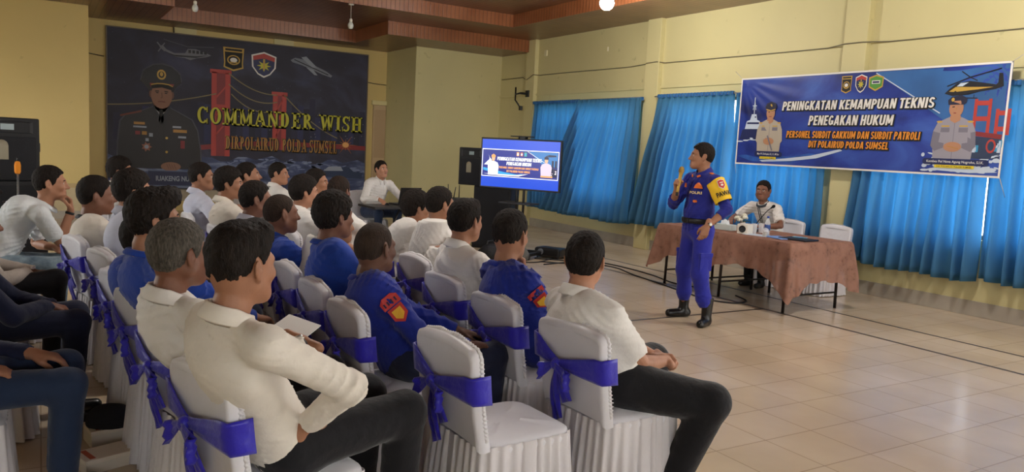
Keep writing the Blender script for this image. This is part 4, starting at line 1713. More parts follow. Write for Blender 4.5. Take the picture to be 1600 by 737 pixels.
mb.add([loc(chest(.035 + .105 * p[0] / wmax, .262 + .024 * p[1] / .73, .012)) for p in v], fc, mat('thread_gold', 'd9c27a', .5))
mb.build('name_tape_lettering', rt)
# collar tabs
for s in (-1, 1):
    c = JS['nb'] + JS['f'] * .098 + JS['l'] * s * .05 + V3(0, 0, -.022)
    mb = MB()
    mb.bbox((-.006, -.017, -.009), (.006, .017, .009), M_org, .002, Matrix.Translation(loc(c)) @ Matrix.Rotation(R_(172 + 35 * s), 4, 'Z') @ Matrix.Rotation(R_(20 * s), 4, 'X'))
    mb.build('collar_tab', rt)
# shoulder boards
for n_ in 'LR':
    s_ = 1 if n_ == 'L' else -1
    c = JS['sh'][n_] + V3(0, 0, .062) - JS['l'] * s_ * .03
    mb = MB()
    mb.bbox((-.02, -.045, -.004), (.02, .045, .006), M_org if n_ == 'L' else CL['spk'], .003, Matrix.Translation(loc(c)) @ Matrix.Rotation(R_(172), 4, 'Z') @ Matrix.Rotation(R_(-14 * s_), 4, 'X'))
    mb.build('shoulder_board', rt)
# cargo pockets on the thighs
for n_ in 'LR':
    hp, kn, an, _t = JS['legs'][n_]
    s_ = 1 if n_ == 'L' else -1
    c = hp * .3 + kn * .7 + JS['l'] * s_ * .068
    mb = MB()
    mb.bbox((-.07, -.016, -.09), (.07, .016, .075), PANT['spk'], .008, Matrix.Translation(loc(c)) @ Matrix.Rotation(R_(172), 4, 'Z'))
    mb.bbox((-.073, -.02, .045), (.073, .02, .085), PANT['spk'], .006, Matrix.Translation(loc(c)) @ Matrix.Rotation(R_(172), 4, 'Z'))
    mb.build('cargo_pocket', rt)
def watch(J, n_, strap='101012', face='c0c0bc', rad=.031):
    A = J['arms'][n_]
    ax = unit(A['wr'] - A['el'])
    c = A['wr'] - ax * .022
    hn = unit(A['hn'] - ax * (A['hn'] @ ax))
    sd_ = np.cross(ax, hn)
    mb = MB()
    P = []
    for i in range(25):
        a = 2 * math.pi * i / 24
        d = hn * math.cos(a) * .95 + sd_ * math.sin(a) * 1.05
        P.append([Vector(c + d * (rad + e_) + ax * z - J['inv']) for e_, z in ((-.004, -.009), (.001, -.01), (.0025, 0), (.001, .01), (-.004, .009))])
    mb.grid(P, mat('strap_' + strap, strap, .5), closed_v=True)
    w = mb.build('wrist_watch', J['root'])
    if face:
        mb = MB()
        M4 = Matrix(((*np.array([sd_[0], ax[0], hn[0]]), 0), (*np.array([sd_[1], ax[1], hn[1]]), 0), (*np.array([sd_[2], ax[2], hn[2]]), 0), (0, 0, 0, 1)))
        mb.rev([(.0, .009), (.012, .009), (.016, .007), (.0165, 0), (.0165, -.004)], mat('watch_' + face, face, .25, metal=.5), Matrix.Translation(Vector(c + hn * rad - J['inv'])) @ M4, 18)
        mb.build('watch_dial', w)
watch(JS, 'L')
watch(PI_, 'L')
watch(PB, 'R', 'd8562a', None, .031)
watch(PW, 'R', '15181a', None, .031)
# ring on the foreground man's hand
A = PI_['arms']['R']
Bm = np.stack([A['hd'], np.cross(A['hn'], A['hd']), A['hn']], 1)
c = A['wr'] + Bm @ V3(.098, -.0105, -.008)
mb = MB()
dv = unit(Bm @ V3(.75, -.02, -.65))
nv = unit(Bm @ V3(.65, 0, .75))
yv = np.cross(dv, nv)
P = []
for i in range(17):
    a = 2 * math.pi * i / 16
    d = nv * math.cos(a) + yv * math.sin(a)
    P.append([Vector(c + d * r + dv * z - PI_['inv']) for r, z in ((.0095, -.002), (.0113, -.0015), (.0113, .0015), (.0095, .002))])
mb.grid(P, mat('ring_silver', 'd8d4c8', .2, metal=.9), closed_v=True)
mb.build('ring', PI_['root'])
# shoulder badges
def shoulder_badge(J, n_='R', t0=.16):
    a0, a1 = J['sh'][n_], J['arms'][n_]['el']
    ax = unit(a1 - a0)
    s_ = 1 if n_ == 'L' else -1
    o1 = unit(J['l'] * s_ - ax * (J['l'] * s_ @ ax))
    q1 = np.cross(ax, o1)
    if q1 @ J['f'] < 0:
        q1 = -q1
    def pt(t, ang, r):
        c = a0 + (a1 - a0) * t
        return Vector(c + (o1 * math.cos(ang) + q1 * math.sin(ang)) * (.066 - .01 * t + .016 + r) - J['inv'])
    mb = MB()
    C1 = -.25
    mb.add([pt(t, C1 + a, .0) for a, t in ((-.62, .02), (-.3, -.03), (.3, -.03), (.62, .02), (.62, .15), (-.62, .15))], [(0, 1, 2, 3, 4, 5)], M_redb)
    mb.add([pt(t, C1 + a, .0) for a, t in ((-.5, .17), (.5, .17), (.5, .36), (.0, .46), (-.5, .36))], [(0, 1, 2, 3, 4)], M_redb)
    mb.add([pt(t, C1 + a, .003) for a, t in ((-.3, .22), (.3, .22), (.3, .34), (.0, .41), (-.3, .34))], [(0, 1, 2, 3, 4)], mat('patch_yellow', 'd9a52c', .6))
    for q in range(4):
        x = -.42 + .24 * q
        mb.add([pt(t, C1 + a, .003) for a, t in ((x, .05), (x + .1, .05), (x + .1, .12), (x, .12))], [(0, 1, 2, 3)], mat('patch_dark', '2a1c3c', .6))
    mb.build('shoulder_badge', J['root'])
shoulder_badge(PF)
shoulder_badge(PB)
shoulder_badge(PZ)

# golden microphone in the speaker's fist
A = JS['arms']['R']
Bm = np.stack([A['hd'], np.cross(A['hn'], A['hd']), A['hn']], 1)
grip = A['wr'] + Bm @ V3(.085, .0, -.036)
axm = unit(V3(.10, -.06, 1.0))
q = Vector((0, 0, 1)).rotation_difference(Vector(axm)).to_matrix().to_4x4()
mic = empty('microphone', Vector(grip))
tag(mic, 'golden handheld microphone in the standing speaker\'s fist', 'microphone')
M_mg = mat('mic_gold', 'b8954a', .35, metal=.6)
mb = MB()
mb.rev([(.0, -.10), (.014, -.10), (.0155, -.09), (.0175, .05), (.020, .085), (.022, .09)], M_mg, q, 20)
mb.build('handle', mic)
mb = MB()
mb.rev([(.021, .088), (.0265, .095), (.0275, .105), (.0265, .125), (.021, .140), (.012, .149), (0, .151)], mat('mic_grille', 'a98a4c', .45, metal=.7, bump=.6, bscale=400), q, 20)
mb.build('grille', mic)
mb = MB()
mb.rev([(.0, -.135), (.011, -.135), (.0125, -.128), (.0135, -.10)], mat('mic_black', '141414', .5), q, 16)
mb.build('antenna_cap', mic)

# -- officer behind the table
CHO = chair(8.34, 6.90, 184, 'white covered chair under the man seated behind the lace-covered tables')
JO = person('man in white shirt with dark-striped placket seated behind the lace-covered tables', top=(8.02, 6.92, 1.375), seat=(8.30, 6.90), yaw=R_(188), head_yaw=R_(204), fine=True, hair='short', seed=41, kind='b',
            shirt='white', collar='trim', pant='black', skin_='brown', arms=dict(R=dict(abs=(7.82, 7.22, .86), pole=(-.2, .9, -.5), hd=(.8, -.3, -.3), hn=(.2, .2, 1), pose='relaxed'),
            L=dict(abs=(7.78, 6.72, .80), pole=(-.2, .9, -.4), hd=(.4, -.9, 0), hn=(.2, .1, 1), pose='curl')), legs=dict(R=dict(kf=.42, kl=.1), L=dict(kf=.42, kl=.1)))
mb = MB()
for y in (-.012, .012):
    P = []
    for i in range(9):
        t = i / 8
        c = JO['ch'] * (1 - t) + JO['nb'] * t
        c = JO['wa'] * (1 - t) + (JO['nb'] + JO['fw'] * .05) * t
        k = .128 + .02 * math.sin(math.pi * t) - .055 * t
        p = c + JO['fw'] * k + JO['l'] * y
        P.append(Vector(p - JO['inv']))
    mb.tube(P, .006, M_cord, 6)
mb.build('placket_stripe', JO['root'])
CHE = chair(8.40, 6.25, 178, 'white covered chair standing empty behind the right end of the tables')

for c in (CHO, CHE):                  # these two covers have no bow
    for ch_ in list(c.children):
        if ch_.name.split('.')[0] in ('sash', 'bow', 'bow_tail'):
            bpy.data.objects.remove(ch_)
# -- laptop operator by the backdrop
chair(4.22, 11.05, 285, 'white covered chair under the laptop operator beside the backdrop')
JP = person('man in white long-sleeved shirt and jeans seated at the laptop table beside the backdrop', top=(4.38, 10.98, 1.34), seat=(4.26, 11.02), yaw=R_(280), head_yaw=R_(285), pitch=.12, hair='short', seed=42, kind='c', shirt='white', sleeve='long',
            pant='jean', skin_='light', arms=dict(R=dict(abs=(4.22, 10.60, .78), pole=(-.2, .8, -.6), hd=(.8, -.2, -.4), hn=(.1, .2, 1)), L=dict(abs=(4.55, 10.56, .80), pole=(-.2, .8, -.6), hd=(.8, -.2, -.2), hn=(0, .2, 1))),
            legs=dict(R=dict(kf=.4, kl=.12), L=dict(kf=.4, kl=.2)))

mb = MB()
mb.bbox((-.10, -.075, 0), (.10, .075, .004), mat('paper_white', 'd8d6d2', .7), .001)
o = mb.build('paper_sheet', None, (.84, 3.0, .845), R_(55))
o.rotation_euler = (R_(12), R_(-14), R_(40))
tag(o, 'folded white paper sheet held in the foreground man\'s left hand', 'paper')
# ------------------------------------------------------------------ curtains
def curtain_material():
    m = bpy.data.materials.new('curtain_blue')
    m.use_nodes = True
    n, l = m.node_tree.nodes, m.node_tree.links
    b = n['Principled BSDF']
    out = n['Material Output']
    b.inputs['Base Color'].default_value = (*hexc('5688a8'), 1)
    b.inputs['Roughness'].default_value = 0.8
    b.inputs['Specular IOR Level'].default_value = 0.15
    tr = n.new('ShaderNodeBsdfTranslucent')
    tr.inputs[0].default_value = (*hexc('74b8e0'), 1)
    mx = n.new('ShaderNodeMixShader')
    mx.inputs[0].default_value = 0.5
    l.new(b.outputs[0], mx.inputs[1])
    l.new(tr.outputs[0], mx.inputs[2])
    l.new(mx.outputs[0], out.inputs[0])
    return m
M_cur = curtain_material()
M_cur_trim = mat('curtain_header', '2a5f96', .8)
M_rod = mat('curtain_rod', '8c8a84', .4, metal=.6)
def curtain(y0, y1, yb0, yb1, zt, zb0, zb1, label, seed, pull=0.0, nf=15, low=.1, grow=.045, x0=.15):
    """hangs on the right wall; y0 > y1 are its far and near top corners, yb* the bottom corners, pull bows the near edge"""
    r = np.random.RandomState(seed)
    ph = r.uniform(0, 6.28, 6)
    NU, NV = 150, 26
    P = []
    for i in range(NU):
        t = i / (NU - 1)
        row = []
        for j in range(NV):
            v = j / (NV - 1)
            sv = v ** 1.0
            tw = t + .012 * math.sin(t * 23 + ph[0]) * v
            y = (y0 + (y1 - y0) * t) * (1 - sv) + (yb0 + (yb1 - yb0) * tw) * sv
            zb = zb0 + (zb1 - zb0) * t + .012 * math.sin(t * 14 + ph[1])
            z = zt + (zb - zt) * v - .012 * math.sin(math.pi * t) * v
            amp = .018 + .022 * min(1, v * 2.2) + grow * max(0, min(1, (v - low) * 3))
            s = math.sin(t * nf * 6.283 + ph[2] + 1.2 * math.sin(t * 9 + ph[3] + v * 1.5) + .6 * v * math.sin(t * 31 + ph[4]))
            s2 = math.sin(t * nf * 2.6 * 6.283 + ph[5] + v)
            x = XR - x0 + amp * s + .010 * s2 * (1 - .5 * v) - .015 * v
            row.append(Vector((x, y, z)))
        P.append(row)
    c = empty('curtain', (XR - .16, (y0 + y1) / 2, zt))
    tag(c, label, 'curtain', 'blue window curtains')
    o = Vector((XR - .16, (y0 + y1) / 2, zt))
    mb = MB()
    mb.sheet([[p - o for p in row] for row in P], .002, M_cur)
    mb.build('drape', c)
    # gathered heading
    mb = MB()
    H_ = []
    for i in range(NU):
        t = i / (NU - 1)
        y = y0 + (y1 - y0) * t
        s = math.sin(t * nf * 2 * 6.283)
        H_.append([Vector((XR - .155 + .018 * s + dx, y, zt + dz)) - o for dx, dz in ((-.012, -.045), (-.016, -.02), (-.012, .012 + .006 * s), (.004, .012 + .006 * s), (.006, -.045))])
    mb.grid(H_, M_cur_trim)
    mb.build('heading', c)
    return c
def rod(y0, y1, z, label):
    mb = MB()
    mb.tube([(XR - .15, y0, z), (XR - .15, y1, z)], .011, M_rod, 10)
    for y in (y0 - .05, y1 + .05):
        mb.tube([(XR - .15, y, z), (XR + .0, y, z)], .008, M_rod, 8)
    o = mb.build('curtain_rod')
    tag(o, label, 'curtain rod', 'curtain rods')
rod(13.95, 10.48, 2.61, 'metal curtain rod over the farthest window, beside the television')
rod(10.12, 6.62, 2.61, 'metal curtain rod over the middle window, behind the speaker')
rod(6.26, 2.80, 2.61, 'metal curtain rod over the nearest window, behind the banner')
curtain(13.90, 12.24, 13.92, 12.2, 2.61, .44, .42, 'farthest blue curtain, hanging straight behind the television', 1, nf=12)
curtain(12.20, 10.40, 13.3, 10.45, 2.60, .42, .40, 'blue curtain swept to the left, right half of the farthest window', 2, nf=13, x0=.22)
curtain(10.04, 8.36, 10.60, 8.34, 2.63, .44, .42, 'blue curtain right behind the standing speaker, its edge over the pier', 3, nf=12)
curtain(8.30, 6.70, 8.26, 6.66, 2.60, .42, .40, 'blue curtain behind the seated officer, under the banner', 4, nf=11, low=.55, grow=.045)
curtain(6.20, 4.62, 6.36, 4.60, 2.60, .42, .40, 'blue curtain right of the empty chair, under the banner', 5, nf=11, low=.55, grow=.045)
curtain(4.58, 2.85, 4.56, 2.82, 2.60, .44, .44, 'nearest blue curtain at the right edge, past the banner', 6, nf=12, low=.55, grow=.045)

# heavy slab-serif letters drawn as strokes on a 0..1 x 0..1 cell
GL = {
 'I': (.46, [('v', .23, 0, 1, .22)], [(0, .23, 0), (1, .23, 0)]),
 'M': (1.10, [('v', .20, 0, 1, .13), ('v', .90, 0, 1, .22), ('d', .20, 1, .55, .12, .20), ('d', .90, 1, .55, .12, .13)], [(0, .20, 0), (0, .90, 0), (1, .16, 0), (1, .94, 0)]),
 'N': (.92, [('v', .18, 0, 1, .13), ('v', .76, 0, 1, .13), ('d', .16, 1, .76, 0, .23)], [(0, .18, 0), (1, .16, 0), (1, .76, 0)]),
 'A': (.92, [('d', .46, 1, .14, 0, .13), ('d', .46, 1, .78, 0, .24), ('h', .22, .72, .33, .10)], [(0, .14, 0), (0, .78, 0)]),
 'H': (.92, [('v', .22, 0, 1, .22), ('v', .72, 0, 1, .22), ('h', .22, .72, .5, .11)], [(0, .22, 0), (0, .72, 0), (1, .22, 0), (1, .72, 0)]),
 'E': (.78, [('v', .24, 0, 1, .23), ('h', .2, .68, .055, .11), ('h', .2, .66, .945, .11), ('h', .2, .52, .5, .1), ('v', .66, 0, .28, .08), ('v', .64, .74, 1, .08), ('v', .52, .38, .62, .07)], [(0, .2, 0), (1, .2, 0)]),
 'L': (.74, [('v', .24, 0, 1, .23), ('h', .2, .66, .055, .11), ('v', .64, 0, .32, .08)], [(0, .2, 0), (1, .24, 0)]),
 'D': (.90, [('v', .24, 0, 1, .23), ('arc', .34, .5, .40, .5, -90, 90, .22, .10)], [(0, .18, 0), (1, .18, 0)]),
 'P': (.80, [('v', .24, 0, 1, .23), ('arc', .34, .73, .32, .27, -90, 90, .2, .10)], [(0, .24, 0), (1, .18, 0)]),
 'R': (.92, [('v', .24, 0, 1, .23), ('arc', .34, .74, .32, .26, -90, 90, .2, .10), ('d', .42, .5, .78, 0, .22)], [(0, .24, 0), (1, .18, 0), (0, .80, 0)]),
 'O': (.90, [('arc', .45, .5, .40, .5, 0, 360, .22, .09)], []),
 'C': (.84, [('arc', .45, .5, .40, .5, 42, 318, .22, .09), ('v', .74, .68, 1, .07), ('v', .74, 0, .3, .07)], []),
 'S': (.76, [('arc', .38, .74, .30, .26, 35, 270, .18, .10), ('arc', .38, .26, .30, .26, -145, 90, .18, .10), ('v', .64, .70, 1, .07), ('v', .10, 0, .3, .07)], []),
 'U': (.88, [('v', .22, .32, 1, .22), ('v', .72, .32, 1, .12), ('arc', .47, .34, .31, .34, 180, 360, .2, .10)], [(1, .22, 0), (1, .72, 0)]),
 'W': (1.25, [('d', .16, 1, .40, 0, .22), ('d', .62, 1, .40, 0, .11), ('d', .62, 1, .88, 0, .22), ('d', 1.08, 1, .88, 0, .11)], [(1, .16, 0), (1, .62, 0), (1, 1.08, 0)]),
}
# heavy condensed sans letters drawn the same way
GS = {
 'A': (.60, [('d', .10, 0, .27, 1, .19), ('d', .50, 0, .33, 1, .19), ('h', .15, .45, .26, .14)], []),
 'B': (.56, [('v', .12, 0, 1, .20), ('arc', .24, .74, .28, .26, -90, 90, .19, .15), ('arc', .24, .26, .30, .26, -90, 90, .19, .15), ('h', .1, .26, .075, .15), ('h', .1, .26, .5, .14), ('h', .1, .26, .925, .15)], []),
 'D': (.58, [('v', .12, 0, 1, .20), ('arc', .22, .5, .34, .5, -90, 90, .20, .16), ('h', .1, .24, .08, .16), ('h', .1, .24, .92, .16)], []),
 'E': (.48, [('v', .12, 0, 1, .20), ('h', .1, .46, .08, .16), ('h', .1, .43, .5, .15), ('h', .1, .46, .92, .16)], []),
 'G': (.58, [('arc', .29, .5, .28, .5, 40, 335, .20, .16), ('h', .30, .57, .42, .14), ('v', .48, .08, .48, .18)], []),
 'H': (.58, [('v', .12, 0, 1, .20), ('v', .46, 0, 1, .20), ('h', .12, .46, .5, .16)], []),
 'I': (.26, [('v', .13, 0, 1, .20)], []),
 'K': (.60, [('v', .12, 0, 1, .20), ('d', .22, .46, .49, 1, .21), ('d', .24, .56, .50, 0, .21)], []),
 'L': (.46, [('v', .12, 0, 1, .20), ('h', .1, .45, .08, .16)], []),
 'M': (.74, [('v', .11, 0, 1, .18), ('v', .63, 0, 1, .18), ('d', .14, 1, .37, .18, .17), ('d', .60, 1, .37, .18, .17)], []),
 'N': (.60, [('v', .11, 0, 1, .18), ('v', .49, 0, 1, .18), ('d', .13, 1, .47, 0, .19)], []),
 'O': (.58, [('arc', .29, .5, .28, .5, 0, 360, .20, .16)], []),
 'P': (.54, [('v', .12, 0, 1, .20), ('arc', .24, .70, .28, .30, -90, 90, .19, .15), ('h', .1, .26, .475, .15), ('h', .1, .26, .925, .15)], []),
 'R': (.57, [('v', .12, 0, 1, .20), ('arc', .24, .71, .28, .29, -90, 90, .19, .15), ('h', .1, .26, .495, .15), ('h', .1, .26, .925, .15), ('d', .28, .46, .46, 0, .20)], []),
 'S': (.54, [('arc', .27, .725, .26, .275, 20, 270, .19, .16), ('arc', .27, .275, .26, .275, -160, 90, .19, .16)], []),
 'T': (.50, [('v', .25, 0, 1, .20), ('h', .0, .50, .92, .16)], []),
 'U': (.58, [('v', .11, .28, 1, .20), ('v', .47, .28, 1, .20), ('arc', .29, .30, .28, .30, 180, 360, .20, .16)], []),
}
def slab_word(art, s, x0, y0, x1, y1, m, layer, fat=0.0, dx=0.0, dy=0.0, G_=None, sp=.45, shear=0.0):
    GL_ = G_ or GL
    tot = sum(GL_[c][0] + .06 if c != ' ' else sp for c in s)
    sx = (x1 - x0) / tot
    hy = y1 - y0
    X = 0.0
    for c in s:
        if c == ' ':
            X += sp
            continue
        w, st_, ser = GL_[c]
        def P(u, v):
            return (x0 + (X + u) * sx + dx + shear * v * hy, y0 + v * hy + dy)
        f = fat / sx
        g = fat / hy
        for q in st_:
            if q[0] == 'v':
                _, u, v0, v1, t = q
                art.poly([P(u - t / 2 - f, v0 - g), P(u + t / 2 + f, v0 - g), P(u + t / 2 + f, v1 + g), P(u - t / 2 - f, v1 + g)], m, layer)
            elif q[0] == 'h':
                _, u0, u1, v, t = q
                art.poly([P(u0 - f, v - t / 2 - g), P(u1 + f, v - t / 2 - g), P(u1 + f, v + t / 2 + g), P(u0 - f, v + t / 2 + g)], m, layer)
            elif q[0] == 'd':
                _, u0, v0, u1, v1, t = q
                if v0 > v1:
                    u0, v0, u1, v1 = u1, v1, u0, v0
                art.poly([P(u0 - t / 2 - f, v0 - g), P(u0 + t / 2 + f, v0 - g), P(u1 + t / 2 + f, v1 + g), P(u1 - t / 2 - f, v1 + g)], m, layer)
            else:
                _, cu, cv, ru, rv, a0, a1, tv, th = q
                n_ = 20
                for i in range(n_):
                    b0, b1 = R_(a0 + (a1 - a0) * i / n_), R_(a0 + (a1 - a0) * (i + 1) / n_)
                    O = lambda b: P(cu + (ru + f) * math.cos(b), cv + (rv + g) * math.sin(b))
                    I_ = lambda b: P(cu + max(.02, ru - tv - f) * math.cos(b), cv + max(.02, rv - th - g) * math.sin(b))
                    art.poly([I_(b0), O(b0), O(b1), I_(b1)], m, layer)
        for side, u, _z in ser:
            v0, v1 = (0, .09) if side == 0 else (.91, 1)
            art.poly([P(u - .22 - f, v0 - g), P(u + .22 + f, v0 - g), P(u + .22 + f, v1 + g), P(u - .22 - f, v1 + g)], m, layer)
        X += w + .06
# ------------------------------------------------------------------ banner on the right wall
M_flat = lambda n, c: mat('print_' + n, c, .45, spec=.3)
def sea_print(name, c1, c2, c3, scale, stretch, rough=.4):
    m = bpy.data.materials.new(name)
    m.use_nodes = True
    n, l = m.node_tree.nodes, m.node_tree.links
    b = n['Principled BSDF']
    b.inputs['Roughness'].default_value = rough
    b.inputs['Specular IOR Level'].default_value = .3
    tc = n.new('ShaderNodeTexCoord')
    mp = n.new('ShaderNodeMapping')
    mp.inputs['Scale'].default_value = stretch
    t = n.new('ShaderNodeTexNoise')
    t.inputs['Scale'].default_value = scale
    t.inputs['Detail'].default_value = 8
    t.inputs['Distortion'].default_value = .6
    r = n.new('ShaderNodeValToRGB')
    e = r.color_ramp.elements
    e[0].position, e[0].color = .3, (*hexc(c1), 1)
    e[1].position, e[1].color = .52, (*hexc(c2), 1)
    q = e.new(.72)
    q.color = (*hexc(c3), 1)
    l.new(tc.outputs['Object'], mp.inputs[0])
    l.new(mp.outputs[0], t.inputs['Vector'])
    l.new(t.outputs[0], r.inputs[0])
    l.new(r.outputs[0], b.inputs['Base Color'])
    return m
PR_ = {k: M_flat(k, c) for k, c in dict(white='d9d6d0', orange='d98a2b', yellow='d9c22a', black='12121a', navy='1b2350', skin='a97a5c', uni='8e8a94', unid='726e7a', grey='8f95a0', red='a83a32',
       green='4f8a3a', gold='b79440', hair='1d1715', teal='2f86b0', dark='1c1b20', capb='23243a', foam='b8c4d4', olive='b8b22e', brownt='a87a3a', redd='7d2a2c', darku='211d1e', line='5d6780', hull='2c3852', glow='d8a060').items()}
BU, BV, BN = Vector((0, -1, 0)), Vector((0, 0, 1)), Vector((-1, 0, 0))
bx0, bz0, bw, bh = 8.155, 1.565, 3.73, 1.24
ban = empty('wall_banner', (8.80, 8.155, 1.565))
ban['label'] = 'large blue printed banner with white lettering hung before the curtains'
ban['category'] = 'banner'
M_bsea = sea_print('banner_sea', '141c52', '22378c', '3a5cb0', 1.1, (1, .9, 1.6))
mb = MB()
# sheet with pulled creases from its corners
def crease(x, y):
    d1 = math.hypot(x, bh - y)
    a1 = math.atan2(bh - y, x)
    k = .006 * math.sin(a1 * 26) * math.exp(-d1 * 1.4)
    d2 = math.hypot(bw - x, bh - y)
    a2 = math.atan2(bh - y, bw - x)
    return k + .004 * math.sin(a2 * 22) * math.exp(-d2 * 1.6)
def ban_front(x, y):
    return Vector((-crease(x, y), -x, y))
P = [[ban_front(bw * i / 120, bh * j / 40) for j in range(41)] for i in range(121)]
mb.sheet(P, -.003, M_bsea)
sheet = mb.build('banner_sheet', ban)
class BArt(Art):
    def P(self, x, y, layer):
        q = ban_front(x, y)
        return Vector((q.x - self.step * layer - .002, q.y, q.z))
a = BArt((0, 0, 0), BU, BV, BN, .0009)
# white hem
hw_ = .022
a.line([(0, bh - hw_ / 2), (bw / 3, bh - hw_ / 2), (2 * bw / 3, bh - hw_ / 2), (bw, bh - hw_ / 2)], hw_, PR_['white'], 3)
a.line([(0, hw_ / 2), (bw / 3, hw_ / 2), (bw, hw_ / 2)], hw_, PR_['white'], 3)
a.line([(hw_ / 2, 0), (hw_ / 2, bh)], hw_, PR_['white'], 3)
a.line([(bw - hw_ / 2, 0), (bw - hw_ / 2, bh)], hw_, PR_['white'], 3)
# brighter sky corner with river and bridge
a.poly([(2.15, bh - .03), (bw - .03, bh - .03), (bw - .03, .45), (3.05, .62)], mat('print_sky', '2b5c96', .45, var=.25, vscale=1.5), 1)
a.line([(2.15, bh - .04), (3.0, .70)], .012, PR_['foam'], 2)
for x, w_, y1 in ((3.47, .15, .85), (3.69, .12, .74)):
    for dx in (-w_ / 2, w_ / 2):
        a.rect(x + dx - .018, .46, x + dx + .018, y1, PR_['red'], 3)
    for yy in (y1 - .05, y1 - .22):
        a.rect(x - w_ / 2, yy - .02, x + w_ / 2, yy + .03, PR_['red'], 3)
a.line([(3.15, .50), (3.45, .47), (bw - .03, .44)], .05, PR_['redd'], 3)
a.poly([(3.3, .20), (bw - .03, .20), (bw - .03, .42), (3.35, .45)], PR_['hull'], 2)
for i in range(14):
    rx = 3.35 + .36 * random.random()
    a.rect(rx, .26 + .12 * random.random(), rx + .035, .30 + .12 * random.random(), PR_['foam'] if i % 3 else PR_['teal'], 3)
a.ell(3.60, .34, .052, .075, PR_['red'], 4)
a.ell(3.60, .34, .034, .052, PR_['hull'], 5)
# waves and foam
a.poly([(.03, .30)] + [(.03 + 1.75 * i / 20, .12 + .10 * (i / 20) ** 2 + .02 * math.sin(i)) for i in range(21)] + [(1.0, .06), (.3, .05), (.03, .12)], mat('print_wave', '24509c', .45, var=.5, vscale=5), 1)
a.poly([(.5, .05), (1.0, .08), (1.4, .13), (1.78, .24), (1.75, .26), (1.3, .16), (.9, .11), (.45, .07)], PR_['foam'], 2)
for i in range(46):
    fx = 2.85 + .85 * random.random()
    fy = .05 + .20 * random.random() ** 1.5
    a.ell(fx, fy, .02 + .05 * random.random(), .008 + .018 * random.random(), PR_['foam'], 2, 9, random.uniform(-.3, .3))
a.poly([(2.9, .06), (3.3, .16), (3.7, .06), (3.4, .04)], PR_['foam'], 2)
for i in range(16):
    fx = .04 + .55 * random.random()
    a.ell(fx, .33 + .05 * random.random(), .03 + .04 * random.random(), .01, PR_['foam'], 2, 9)
# patrol ship, left
a.poly([(.05, .36), (.09, .50), (.36, .52), (.42, .36)], PR_['navy'], 3)
a.poly([(.13, .51), (.16, .62), (.22, .64), (.24, .72), (.33, .72), (.35, .64), (.40, .62), (.41, .51)], PR_['foam'], 3)
a.rect(.17, .58, .39, .605, PR_['navy'], 4)
a.rect(.245, .67, .33, .69, PR_['navy'], 4)
a.line([(.285, .72), (.285, .96)], .014, PR_['foam'], 3)
a.line([(.25, .84), (.32, .84)], .012, PR_['foam'], 3)
a.line([(.26, .78), (.285, .90), (.31, .78)], .009, PR_['foam'], 3)
def badge(art, x, y, w, h, kind, L=3, s=1.0):
    """three sorts of shield emblem"""
    if kind == 0:
        art.poly([(x - w, y + h), (x + w, y + h), (x + w * .9, y - h * .3), (x + w * .95, y - h * .7), (x, y - h), (x - w * .95, y - h * .7), (x - w * .9, y - h * .3)], PR_['gold'], L)
        art.poly([(x - w * .85, y + h * .62), (x + w * .85, y + h * .62), (x + w * .78, y - h * .25), (x + w * .8, y - h * .62), (x, y - h * .85), (x - w * .8, y - h * .62), (x - w * .78, y - h * .25)], PR_['redd'] if art is not a else PR_['black'], L + 1)
        art.rect(x - w * .8, y + h * .72, x + w * .8, y + h * .9, PR_['black'], L + 1)
        art.ell(x, y - h * .05, w * .62, h * .42, PR_['gold'], L + 2, 18)
        art.ell(x, y - h * .05, w * .5, h * .33, PR_['black'], L + 3, 18)
        art.ell(x, y - h * .05, w * .34, h * .2, PR_['white'], L + 4, 14)
        art.rect(x - w * .34, y - h * .3, x + w * .34, y - h * .2, PR_['gold'], L + 4)
    elif kind == 1:
        art.poly([(x - w, y + h * .7), (x, y + h), (x + w, y + h * .7), (x + w * .95, y - h * .2), (x + w * .5, y - h * .75), (x, y - h), (x - w * .5, y - h * .75), (x - w * .95, y - h * .2)], PR_['white'], L)
        art.poly([(x - w * .88, y + h * .62), (x, y + h * .88), (x + w * .88, y + h * .62), (x + w * .83, y - h * .18), (x + w * .45, y - h * .66), (x, y - h * .86), (x - w * .45, y - h * .66), (x - w * .83, y - h * .18)], PR_['navy'], L + 1)
        art.poly([(x - w * .88, y + h * .62), (x, y + h * .88), (x + w * .88, y + h * .62), (x + w * .86, y + h * .3), (x, y + h * .5), (x - w * .86, y + h * .3)], PR_['red'], L + 2)
        star = []
        for i in range(16):
            r_ = .58 if i % 2 == 0 else .25
            star.append((x + w * r_ * math.cos(i * math.pi / 8), y - h * .08 + h * r_ * .8 * math.sin(i * math.pi / 8)))
        art.poly(star, PR_['olive'], L + 2)
        art.line([(x, y - h * .4), (x, y + h * .45)], w * .16, PR_['gold'], L + 3)
    else:
        art.poly([(x - w, y + h * .7), (x, y + h), (x + w, y + h * .7), (x + w * .95, y - h * .5), (x, y - h), (x - w * .95, y - h * .5)], PR_['gold'], L)
        art.poly([(x - w * .85, y + h * .55), (x, y + h * .82), (x + w * .85, y + h * .55), (x + w * .8, y - h * .4), (x, y - h * .8), (x - w * .8, y - h * .4)], PR_['green'], L + 1)
        art.rect(x - w * .55, y - h * .1, x + w * .55, y + h * .3, PR_['white'], L + 2)
        art.rect(x - w * .45, y - h * .02, x + w * .45, y + h * .2, PR_['navy'], L + 3)
badge(a, 1.75, 1.075, .075, .11, 0)
badge(a, 1.955, 1.08, .08, .115, 1)
badge(a, 2.16, 1.08, .10, .10, 2)
